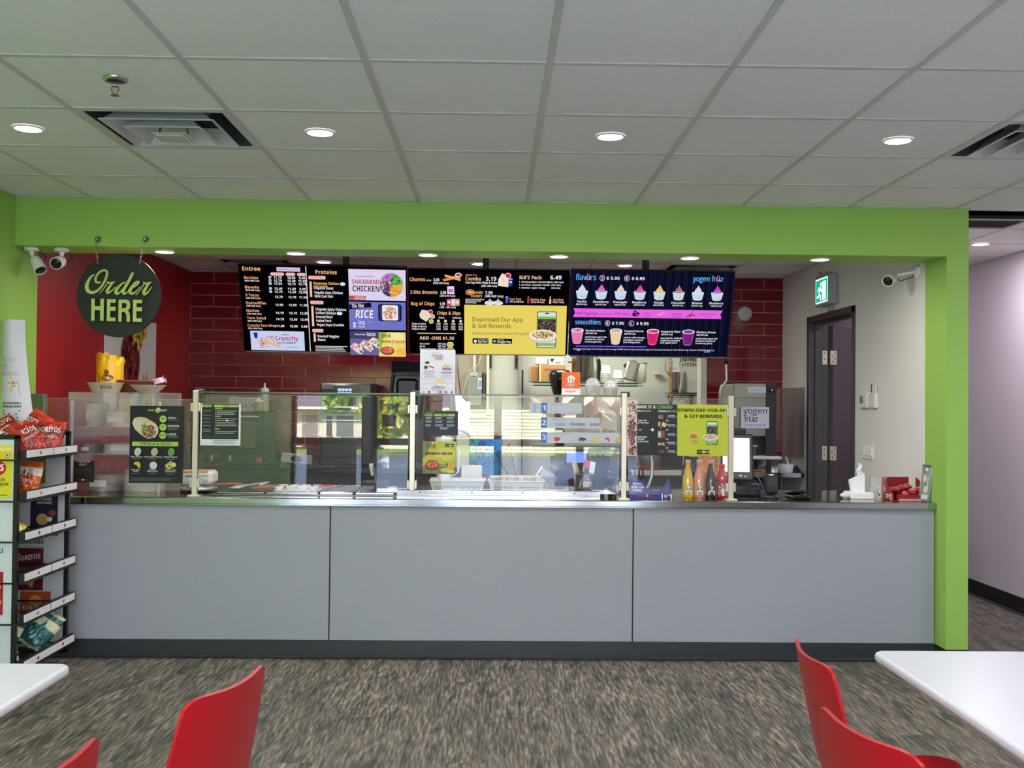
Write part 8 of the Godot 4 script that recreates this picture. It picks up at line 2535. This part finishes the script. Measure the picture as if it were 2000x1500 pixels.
func build_back_room():
	var wallm := mat(C(206, 209, 196), 0.6)
	var m := Mb.new()
	m.bx(LX - 0.15, 2.70, 0, 2.9, -11.55, -11.40)
	plain("wall_back_room", m, wallm, "pale greenish white wall of the back room behind the rack", "wall")
	m = Mb.new()
	m.bx(LX - 0.15, LX, 0, 2.9, -14.2, -9.25)
	plain("wall_back_room_left", m, white_wall, "white left wall of the back room", "wall")
	var t: Node3D
	for x in [-0.9, 0.9]:
		t = thing("ceiling_panel_light", ["left", "right"][0 if x < 0 else 1] + " white light panel in the back room ceiling, hidden from view", "light", Vector3(x, CEIL - 0.001, -10.35), 0.0, "back room light panels")
		pb(t, "frame", -0.62, 0.62, -0.012, 0.0, -0.31, 0.31, mat(C(226, 226, 226), 0.4), 0.003)
		pb(t, "diffuser", -0.58, 0.58, -0.0135, -0.012, -0.27, 0.27, mat(Color(0.95, 0.95, 0.95), 0.5, {"emit": 1.6, "ecol": Color(1, 1, 0.97)}), 0.0)
		var l := area(t, Vector3(0, -0.02, 0), 1.0, BACKROOM, Color(0.97, 1.0, 0.95))
		l.area_size = Vector2(1.1, 0.5)
	# switch box in its white frame
	t = thing("alcove_frame", "white framed recess around the electrical box on the back room wall", "frame")
	pb(t, "side_bar", -0.088, -0.058, 1.305, 2.2, -11.40, -11.33, mat(C(232, 232, 214), 0.5), 0.003)
	pb(t, "bottom_bar", -0.46, -0.058, 1.305, 1.338, -11.40, -11.33, mat(C(232, 232, 214), 0.5), 0.003)
	pb(t, "back_board", -0.46, -0.088, 1.338, 2.2, -11.40, -11.392, mat(C(176, 166, 146), 0.6), 0.0)
	t = thing("electrical_box", "grey electrical switch box with a blue and white sticker", "electrical box", Vector3(-0.20, 1.62, -11.391))
	pb(t, "box", -0.10, 0.062, -0.19, 0.185, 0.0, 0.09, mat(C(152, 160, 146), 0.45), 0.004)
	pb(t, "side_strip", 0.075, 0.092, -0.19, 0.18, 0.0, 0.05, mat(C(110, 100, 90), 0.4), 0.002)
	m = Mb.new()
	m.tube([Vector3(-0.02, 0.18, 0.045), Vector3(-0.02, 0.75, 0.045)], 0.017, 12)
	part(t, "conduit", m, mat(C(226, 222, 206), 0.35))
	m = Mb.new()
	m.tube([Vector3(0.10, 0.55, 0.05), Vector3(0.02, 0.26, 0.07), Vector3(-0.08, 0.19, 0.08), Vector3(-0.11, 0.08, 0.10), Vector3(-0.165, -0.12, 0.10), Vector3(-0.16, -0.25, 0.08)], 0.005, 6)
	part(t, "cable", m, mat(C(214, 206, 180), 0.5))
	m = Mb.new()
	m.tube([Vector3(-0.22, 0.5, 0.08), Vector3(-0.205, 0.20, 0.08), Vector3(-0.16, -0.16, 0.09), Vector3(-0.12, -0.26, 0.09), Vector3(-0.16, -0.42, 0.06)], 0.005, 6)
	part(t, "cable", m, mat(C(40, 42, 44), 0.5))
	var a := Art.new(0.16, 0.37, 160, 370)
	a.rect(36, 12, 106, 42, C(226, 226, 218)); a.bars(44, 22, 98, 1, 8, 9, C(120, 124, 116)); a.rect(54, 46, 90, 56, C(100, 104, 96)); a.bars(20, 90, 120, 3, 18, 3, C(136, 142, 128))
	a.rect(118, 70, 158, 190, C(222, 234, 244)); a.rect(126, 96, 150, 172, C(40, 130, 200)); a.rect(134, 106, 142, 162, C(150, 196, 236)); a.rect(146, 40, 160, 62, C(190, 60, 50))
	part(t, "labels", a.b, ink(), Vector3(-0.019, 0, 0.0908))
	# metal corner and shutter guides
	t = thing("shutter_guide", "grey steel shutter guide post left of the green rack", "post")
	pb(t, "post", 0.262, 0.300, 0, 2.4, -11.39, -11.30, mat(C(176, 168, 158), 0.4, {"metal": 0.5}), 0.003)
	pb(t, "channel", 0.300, 0.318, 0, 1.83, -11.39, -11.31, mat(C(40, 40, 42), 0.4), 0.002)
	pb(t, "red_tab", 0.245, 0.262, 1.95, 2.06, -11.39, -11.35, mat(C(206, 76, 50), 0.5), 0.001)
	for x in [-0.045, 0.235]:
		var h := thing("wall_hook", ["black strap hook left on the pale wall panel", "black strap hook right on the pale wall panel"][0 if x < 0 else 1], "hook", Vector3(x, 1.92, -11.40), 0.0, "strap hooks on the back room wall")
		pb(h, "plate", -0.012, 0.012, -0.05, 0.15, 0.0, 0.014, mat(C(60, 58, 54), 0.4), 0.002)
		pb(h, "hook", -0.012, 0.012, -0.075, -0.05, 0.0, 0.03, mat(C(50, 48, 46), 0.4), 0.004)
	# green wire rack
	t = thing("wire_rack", "dark green wire shelving rack seen through the passage", "rack")
	var gp := mat(C(34, 62, 52), 0.4)
	for q in [[0.466, -10.75], [0.466, -11.15], [1.545, -10.75], [1.50, -11.15], [0.84, -10.75]]:
		m = Mb.new()
		m.cyl(Vector3(q[0], 0.0, q[1]), Vector3(q[0], 2.05, q[1]), 0.0135, -1, 10)
		part(t, "post", m, gp)
	for y in [0.3, 1.0, 1.685]:
		var sh := Node3D.new()
		sh.name = "shelf"
		t.add_child(sh, true)
		m = Mb.new()
		for z in [-10.74, -11.16]:
			m.tube([Vector3(0.41, y, z), Vector3(1.56, y, z)], 0.004, 6)
			m.tube([Vector3(0.41, y - 0.03, z), Vector3(1.56, y - 0.03, z)], 0.004, 6)
			var zig := []
			for k in 60: zig.append(Vector3(0.42 + k * 0.019, y - (0.028 if k % 2 else 0.002), z))
			m.tube(zig, 0.0025, 5)
		part(sh, "edge_truss", m, gp)
		m = Mb.new()
		for k in 40: m.tube([Vector3(0.42 + k * 0.029, y + 0.003, -10.74), Vector3(0.42 + k * 0.029, y + 0.003, -11.16)], 0.0022, 4)
		part(sh, "wire_deck", m, gp)
	var Y := 1.6905
	t = thing("kraft_carton", "brown carton with a red stripe on the green rack", "box", Vector3(0.605, Y, -10.95))
	pb(t, "carton", -0.135, 0.143, 0, 0.18, -0.15, 0.14, mat(C(176, 138, 84), 0.75), 0.003)
	pb(t, "stripe", -0.08, 0.1435, 0.118, 0.138, -0.1, 0.1406, mat(C(190, 66, 44), 0.6), 0.0)
	pb(t, "side_tape", -0.137, -0.115, 0.0, 0.18, -0.1, 0.1406, mat(C(214, 196, 120), 0.6), 0.0)
	a = Art.new(0.16, 0.06, 160, 60)
	a.bars(8, 14, 120, 3, 16, 4, C(130, 90, 50))
	part(t, "print", a.b, ink(), Vector3(0.03, 0.07, 0.1412))
	t = thing("kraft_carton", "narrow worn brown carton at the left end of the green rack", "box", Vector3(0.415, Y, -10.98))
	pb(t, "carton", -0.045, 0.045, 0, 0.165, -0.14, 0.13, mat(C(166, 122, 76), 0.8), 0.004)
	pb(t, "worn_edge", -0.047, -0.035, 0, 0.166, 0.10, 0.1315, mat(C(206, 186, 150), 0.8), 0.003)
	t = thing("white_carton", "white carton with a black triangle stacked on the brown carton", "box", Vector3(0.60, Y + 0.181, -10.93))
	pb(t, "carton", -0.03, 0.12, 0, 0.075, -0.12, 0.11, mat(C(222, 220, 210), 0.6), 0.002)
	a = Art.new(0.15, 0.075, 150, 75)
	a.poly([[14, 20], [60, 14], [36, 54]], C(30, 30, 32)); a.rect(20, 10, 54, 20, C(50, 50, 50)); a.bars(64, 46, 134, 2, 8, 5, C(70, 80, 120))
	part(t, "print", a.b, ink(), Vector3(0.045, 0.0375, 0.1105))
	t = thing("white_carton", "plain white carton beside the one with the black triangle", "box", Vector3(0.495, Y + 0.181, -10.93))
	pb(t, "carton", -0.065, 0.065, 0, 0.085, -0.10, 0.09, mat(C(228, 226, 214), 0.6), 0.01)
	pb(t, "flap", -0.062, 0.062, 0.085, 0.089, -0.08, 0.092, mat(C(216, 214, 202), 0.6), 0.001)
	t = thing("black_bin", "rounded black bin in front of the green rack behind the pickup sign", "bin", Vector3(0.675, 0.0, -10.55))
	m = Mb.new()
	m.lathe([[0.0, 0.9], [0.05, 0.9], [0.055, 1.52], [0.085, 1.60], [0.112, 1.70], [0.116, 1.76], [0.098, 1.80], [0.05, 1.815], [0.0, 1.818]], 28)
	part(t, "body", m, mat(C(16, 16, 18), 0.25))
	m = Mb.new()
	m.cyl(Vector3(0, 0, 0), Vector3(0, 0.9, 0), 0.03)
	m.lathe([[0.0, 0.0], [0.16, 0.0], [0.15, 0.02], [0.0, 0.03]], 24)
	part(t, "stand", m, mat(C(30, 30, 32), 0.3))
	t = thing("stock_pot", "tall steel stock pot on the green rack", "pot", Vector3(0.957, Y, -10.92))
	m = Mb.new()
	m.lathe([[0.0, 0.0], [0.130, 0.0], [0.137, 0.008], [0.137, 0.262], [0.143, 0.266], [0.143, 0.272], [0.133, 0.270], [0.131, 0.01], [0.0, 0.008]], 36)
	part(t, "pot", m, mat(Color(0.78, 0.77, 0.74), 0.18, {"metal": 1.0}))
	for s in [-1, 1]:
		m = Mb.new()
		m.tube([Vector3(s * 0.137, 0.21, -0.04), Vector3(s * 0.17, 0.215, -0.035), Vector3(s * 0.17, 0.215, 0.035), Vector3(s * 0.137, 0.21, 0.04)], 0.006, 8)
		part(t, "handle", m, mat(C(60, 58, 56), 0.3, {"metal": 0.7}))
	t = thing("black_bundle", "bundle of black straps between the stock pot and the paper tubs", "straps", Vector3(1.115, Y, -11.05))
	m = Mb.new()
	for k in 5: m.tube([Vector3(-0.02 + k * 0.010, 0.0, 0.01 * k), Vector3(-0.015 + k * 0.011, 0.14, -0.01), Vector3(-0.005 + k * 0.006, 0.25, 0.0)], 0.006, 6)
	part(t, "straps", m, mat(C(34, 40, 38), 0.5)).set_meta("kind", "stuff")
	m = Mb.new()
	m.lathe([[0.0, 0.23], [0.025, 0.235], [0.02, 0.26], [0.0, 0.265]], 12)
	part(t, "knot", m, mat(C(34, 40, 38), 0.5))
	cup_stack("taller stack of upturned cream paper tubs on the green rack", Vector3(1.185, Y, -10.92), 7)
	cup_stack("lower stack of upturned cream paper tubs on the green rack", Vector3(1.318, Y, -10.92), 4)
	for k in 3:
		t = thing("steel_pan", ["front tilted steel pan leaning at the right of the green rack", "second tilted steel pan, nested behind the front one", "black tray leaning behind the steel pans on the rack"][k], "pan", Vector3(1.395 + k * 0.045, Y + 0.004, -10.90 - k * 0.045), 0.0, "pans leaning on the rack")
		m = Mb.new()
		m.x = Transform3D(Basis(Vector3.BACK, -0.30 + 0.85 * (1 if k == 2 else 0)), Vector3(0.05 if k < 2 else 0.0, 0.125, 0))
		m.box(Vector3(0, 0, 0), Vector3(0.10, 0.20, 0.03), 0.012)
		part(t, "pan", m, mat([Color(0.80, 0.80, 0.74), Color(0.6, 0.6, 0.58), C(24, 24, 24)][k], 0.3, {"metal": 0.9 if k < 2 else 0.0}))
		var o := m.x
		m = Mb.new()
		m.x = o
		m.box(Vector3(0, 0, -0.016), Vector3(0.115, 0.215, 0.006), 0.003)
		part(t, "rim", m, mat([Color(0.8, 0.8, 0.76), Color(0.6, 0.6, 0.58), C(24, 24, 24)][k], 0.3, {"metal": 0.9 if k < 2 else 0.0}))
	t = thing("clear_tub", "large pale translucent tub at the right end of the green rack", "tub", Vector3(1.565, Y + 0.004, -11.0))
	m = Mb.new()
	m.lathe([[0.0, 0.0], [0.055, 0.0], [0.062, 0.01], [0.072, 0.21], [0.068, 0.21], [0.058, 0.012], [0.0, 0.01]], 24)
	part(t, "tub", m, mat(Color(0.86, 0.86, 0.80, 0.6), 0.2))
	m = Mb.new()
	m.lathe([[0.072, 0.205], [0.078, 0.21], [0.078, 0.218], [0.070, 0.216]], 24)
	part(t, "rim", m, mat(C(190, 180, 160), 0.3))
	# wall shelf with pot and utensils
	t = thing("wall_shelf", "black wire wall shelf at the right of the back room", "shelf")
	m = Mb.new()
	for y in [1.585, 1.565]:
		m.tube([Vector3(1.885, y, -11.10), Vector3(2.36, y, -11.10)], 0.006, 6)
	for k in 20: m.tube([Vector3(1.89 + k * 0.024, 1.588, -11.10), Vector3(1.89 + k * 0.024, 1.588, -11.39)], 0.0028, 4)
	part(t, "wire_deck", m, mat(C(26, 26, 26), 0.4)).set_meta("kind", "stuff")
	for x in [1.95, 2.18]:
		m = Mb.new()
		m.tube([Vector3(x - 0.06, 1.56, -11.12), Vector3(x, 1.47, -11.36), Vector3(x + 0.02, 1.42, -11.385), Vector3(x + 0.02, 1.58, -11.385)], 0.006, 6)
		part(t, "bracket", m, mat(C(26, 26, 26), 0.4))
	m = Mb.new()
	for k in 6: m.tube([Vector3(1.87 + k * 0.03, 1.545, -11.10), Vector3(1.885 + k * 0.03, 1.52, -11.08), Vector3(1.90 + k * 0.03, 1.545, -11.10)], 0.003, 5)
	part(t, "hooks", m, mat(C(26, 26, 26), 0.4))
	var y2 := 1.592
	t = thing("steel_pot", "round steel pot on the black wall shelf", "pot", Vector3(2.005, y2, -11.22))
	m = Mb.new()
	m.lathe([[0.0, 0.0], [0.082, 0.0], [0.088, 0.01], [0.090, 0.222], [0.095, 0.226], [0.088, 0.226], [0.084, 0.01], [0.0, 0.008]], 32)
	part(t, "pot", m, mat(Color(0.78, 0.76, 0.73), 0.18, {"metal": 1.0}))
	m = Mb.new()
	m.tube([Vector3(0.02, 0.20, 0.09), Vector3(0.03, 0.23, 0.10), Vector3(0.02, 0.16, 0.105), Vector3(0.01, 0.0, 0.10), Vector3(0.0, -0.09, 0.10)], 0.008, 8)
	part(t, "handle", m, mat(C(206, 202, 192), 0.35))
	t = thing("measuring_jug", "tall clear measuring container beside the steel pot on the wall shelf", "jug", Vector3(2.168, y2, -11.22))
	pb(t, "jug", -0.064, 0.064, 0, 0.285, -0.06, 0.06, mat(Color(0.90, 0.91, 0.88, 0.5), 0.15), 0.008)
	m = Mb.new()
	for k in 5: m.bx(-0.04, -0.01 + 0.02 * (k % 2), 0.05 + k * 0.045, 0.053 + k * 0.045, 0.060, 0.0608)
	part(t, "marks", m, mat(C(120, 120, 116), 0.5))
	t = thing("wire_coil", "white cable looped over black racks above the wall shelf", "cable", Vector3(2.14, 1.86, -11.25))
	m = Mb.new()
	var pts := []
	for k in 20: pts.append(Vector3(cos(PI - k * 0.165) * 0.13, sin(k * 0.165) * 0.075, 0.02))
	m.tube(pts, 0.006, 6)
	part(t, "cable", m, mat(C(222, 216, 200), 0.4))
	m = Mb.new()
	for k in 9: m.tube([Vector3(-0.10 + k * 0.03, 0.03, -0.05), Vector3(-0.08 + k * 0.026, 0.16 + 0.02 * (k % 3), -0.04), Vector3(-0.05 + k * 0.02, 0.08, 0.0)], 0.005, 5)
	part(t, "tools", m, mat(C(30, 30, 28), 0.4)).set_meta("kind", "stuff")
	t = thing("wooden_paddle", "long wooden paddle hanging left of the steel pot", "paddle", Vector3(1.905, 1.575, -11.08))
	m = Mb.new()
	m.box(Vector3(0, 0.15, 0), Vector3(0.034, 0.30, 0.012), 0.005)
	m.box(Vector3(0.005, 0.0, 0), Vector3(0.028, 0.05, 0.012), 0.004)
	part(t, "blade", m, mat(C(186, 136, 76), 0.6))
	m = Mb.new()
	m.tube([Vector3(0, 0.29, 0.0), Vector3(0, 0.36, 0)], 0.009, 8)
	part(t, "handle", m, mat(C(196, 146, 84), 0.6))
	t = thing("whisk", "large wire whisk hanging upside down above the wooden paddle", "whisk", Vector3(1.88, 1.78, -11.05))
	m = Mb.new()
	for k in 6:
		var an := PI * k / 6.0
		var lp := []
		for j in 15:
			var q := PI * j / 14.0
			lp.append(Vector3(cos(an) * cos(q) * 0.042, 0.05 + 0.17 * pow(sin(q), 0.7), sin(an) * cos(q) * 0.042))
		lp.insert(0, Vector3(0, 0, 0))
		lp.append(Vector3(0, 0, 0))
		m.tube(lp, 0.0022, 5)
	part(t, "wires", m, mat(Color(0.7, 0.7, 0.66), 0.3, {"metal": 0.9}))
	m = Mb.new()
	m.cyl(Vector3(0, -0.10, 0), Vector3(0, 0.005, 0), 0.009, 0.012)
	part(t, "handle", m, mat(Color(0.7, 0.7, 0.66), 0.3, {"metal": 0.9}))
	t = thing("wall_spoon", "cream wall spoon hook left of the wooden paddle", "hook", Vector3(1.80, 1.800, -11.40))
	pb(t, "arm", -0.03, 0.05, -0.012, 0.006, 0.0, 0.10, mat(C(214, 204, 176), 0.5), 0.005)
	pb(t, "back_plate", -0.02, 0.02, -0.04, 0.04, 0.0, 0.008, mat(C(214, 204, 176), 0.5), 0.002)
	t = thing("wall_notice", "white notice sheet on the back room wall above the steel pot", "notice", Vector3(1.985, 1.93, -11.396))
	a = Art.new(0.16, 0.21, 160, 210)
	a.rect(0, 0, 160, 210, C(236, 236, 230)); a.bars(20, 40, 70, 2, 24, 9, C(60, 62, 64)); a.bars(30, 92, 90, 1, 10, 7, C(90, 90, 94)); a.bars(40, 160, 140, 2, 14, 5, C(160, 160, 160))
	board(t, a, C(236, 236, 230), 0.002)
	t = thing("white_bag", "white paper bag hanging under the black wall shelf", "bag", Vector3(2.02, 1.44, -11.20))
	m = Mb.new()
	m.prism(PackedVector2Array([Vector2(-0.065, -0.08), Vector2(0.065, -0.08), Vector2(0.058, 0.055), Vector2(0.045, 0.075), Vector2(-0.045, 0.075), Vector2(-0.06, 0.055)]), -0.03, 0.03)
	part(t, "bag", m, mat(C(232, 234, 228), 0.5))
	m = Mb.new()
	m.tube([Vector3(-0.04, 0.07, 0), Vector3(-0.02, 0.12, 0), Vector3(0.02, 0.12, 0), Vector3(0.04, 0.07, 0)], 0.003, 6)
	part(t, "strap", m, mat(C(226, 226, 220), 0.5))

func leaf_crown(t: Node3D, called: String, c: Vector3, r: Vector3, n: int, cols: Array, sd: int):
	var rg := RandomNumberGenerator.new()
	rg.seed = sd
	var m := Mb.new()
	for i in n:
		var d := Vector3(rg.randfn(), rg.randfn(), rg.randfn()).normalized() * pow(rg.randf(), 0.4)
		var p := c + d * r
		var u := Vector3(rg.randfn(), rg.randfn(), rg.randfn()).normalized() * rg.randf_range(0.22, 0.5)
		var w := u.cross(Vector3(rg.randfn(), rg.randfn(), rg.randfn())).normalized() * rg.randf_range(0.14, 0.3)
		m.c = cols[rg.randi() % cols.size()]
		m.st.set_smooth_group(-1)
		m.tri(p - u, p + w, p + u)
		m.tri(p - u, p + u, p - w)
	part(t, called, m, mat(Color.WHITE, 0.6, {"vc": true, "back": Color(0.5, 0.5, 0.2)})).set_meta("kind", "stuff")

func build_outside():
	# the street in front of the shop, seen only as a reflection in the glass
	var m := Mb.new()
	m.bx(-40, 40, -0.25, -0.04, FZ + 0.15, 11.0)  # unseen; stretched far out and pale to bounce sun onto the ceiling
	plain("ground_bounce_sidewalk", m, mat(C(206, 203, 200), 0.8), "unseen concrete sidewalk outside the shop front, widened and pale to bounce sunlight", "sidewalk")
	m = Mb.new()
	m.bx(LX - 4.0, CX + 4.0, 3.06, 4.8, -14.35, FZ + 0.15)  # unseen block added to keep the sun off the near sidewalk
	plain("wall_added_sun_block", m, mat(C(170, 160, 150), 0.8), "unseen storey added over the shop to shade the sidewalk", "wall")
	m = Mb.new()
	m.bx(-60, 60, -0.45, -0.2, 11.0, 44.0)  # dark blue tint stands in for shade the sun does not cast here
	plain("ground_street", m, mat(C(66, 74, 92), 0.8), "asphalt street outside the shop front, bluish shade put into its colour", "street")
	m = Mb.new()
	m.bx(-80, 80, -0.55, -0.22, 44.0, 140.0)
	plain("ground_lawn", m, mat(C(116, 138, 52), 0.9), "sunlit lawn in front of the house across the street", "lawn")
	var t := thing("house", "cream sided house across the street, mirrored in the glass", "house", Vector3(0, -0.22, 60))
	pb(t, "wall", -22, -3.5, 0.0, 3.0, 0.0, 8.0, mat(C(236, 230, 208), 0.7), 0.02)
	m = Mb.new()
	m.prism(PackedVector2Array([Vector2(-1.0, 2.85), Vector2(9.0, 2.85), Vector2(4.0, 5.2)]), 3.0, 22.6)
	m.x = Transform3D.IDENTITY
	var roof := part(t, "roof", m, mat(C(104, 100, 112), 0.8))
	roof.rotation.y = -PI / 2
	m = Mb.new()
	m.bx(-22.4, -3.1, 2.72, 2.9, -1.0, -0.9, 0.01)
	part(t, "eave", m, mat(C(240, 236, 222), 0.6))
	for s in [[-13.4, -12.3, 0.45, 2.35, C(150, 148, 146)], [-11.7, -11.3, 0.9, 2.3, C(90, 94, 96)], [-11.0, -9.8, 0.85, 2.3, C(120, 126, 128)], [-8.0, -6.4, 0.85, 2.3, C(120, 126, 128)]]:
		pb(t, "window_frame", s[0] - 0.12, s[1] + 0.12, s[2] - 0.12, s[3] + 0.12, -0.05, 0.0, mat(C(248, 246, 238), 0.5), 0.01)
		pb(t, "window", s[0], s[1], s[2], s[3], -0.08, -0.05, mat(s[4], 0.2), 0.0)
	t = thing("house", "neighbouring white house with lapped siding behind the yellow green tree", "house", Vector3(0, -0.22, 52))
	pb(t, "wall", -1.5, 12, 0.0, 3.4, 0.0, 8.0, mat(C(214, 214, 196), 0.7), 0.02)
	for k in 16:
		m = Mb.new()
		m.box(Vector3(5.25, 0.1 + k * 0.21, -0.03), Vector3(13.5, 0.17, 0.05), 0.01)
		part(t, "siding_board", m, mat(C(236, 236, 214), 0.7))
	m = Mb.new()
	m.prism(PackedVector2Array([Vector2(-0.8, 3.4), Vector2(9.0, 3.4), Vector2(4.0, 5.6)]), -12.5, 2.0)
	part(t, "roof", m, mat(C(96, 92, 96), 0.8)).rotation.y = -PI / 2
	var yg := [C(196, 200, 60), C(160, 180, 50), C(220, 210, 90), C(120, 150, 40)]
	var dg := [C(90, 130, 44), C(120, 160, 56), C(70, 104, 36), C(150, 176, 70)]
	var tr := [["yellow green maple standing on the lawn across the street", Vector3(-6.0, -0.22, 47), Vector3(1.7, 2.6, 1.6), 1500, yg], ["leafy tree beside the cream house across the street", Vector3(-10.2, -0.22, 56), Vector3(0.95, 1.0, 0.9), 350, dg], ["green tree to the right across the street", Vector3(6.0, -0.22, 45), Vector3(3.6, 3.0, 3.0), 1600, dg], ["broad tree far right across the street", Vector3(17.0, -0.22, 47), Vector3(4.0, 3.6, 3.0), 1400, yg]]
	for k in 4:
		t = thing("tree", tr[k][0], "tree", tr[k][1])
		m = Mb.new()
		m.cyl(Vector3(0, 0, 0), Vector3(0, 2.6, 0), 0.2, 0.12)
		part(t, "trunk", m, mat(C(92, 74, 58), 0.9))
		leaf_crown(t, "crown", Vector3(0, [3.4, 3.4, 3.6, 4.0][k], 0), tr[k][2], tr[k][3], tr[k][4], 300 + k)
	t = thing("flower_bed", "low bed of reddish flowers before the cream house", "flower bed", Vector3(-10.6, -0.22, 58.6))
	pb(t, "soil", -3.0, 3.0, 0.0, 0.12, -0.5, 0.5, mat(C(80, 60, 44), 0.9), 0.02)
	leaf_crown(t, "flowers", Vector3(0, 0.35, 0), Vector3(2.9, 0.35, 0.5), 400, [C(180, 70, 50), C(206, 120, 80), C(110, 130, 50)], 410)
	# blossoming tree close to the shop
	t = thing("tree", "pale blossoming tree on the sidewalk strip close to the shop front", "tree", Vector3(2.6, -0.2, 14.0))
	m = Mb.new()
	m.cyl(Vector3(0, 0, 0), Vector3(-0.1, 1.8, 0), 0.10, 0.07)
	m.cyl(Vector3(-0.1, 1.7, 0), Vector3(-0.7, 3.0, 0), 0.06, 0.03)
	m.cyl(Vector3(-0.1, 1.7, 0), Vector3(0.6, 3.1, 0.2), 0.06, 0.03)
	part(t, "trunk", m, mat(C(110, 84, 64), 0.9))
	leaf_crown(t, "crown", Vector3(0, 2.9, 0), Vector3(1.9, 1.3, 1.6), 900, [C(236, 214, 196), C(206, 160, 150), C(244, 232, 206), C(150, 90, 80)], 420)
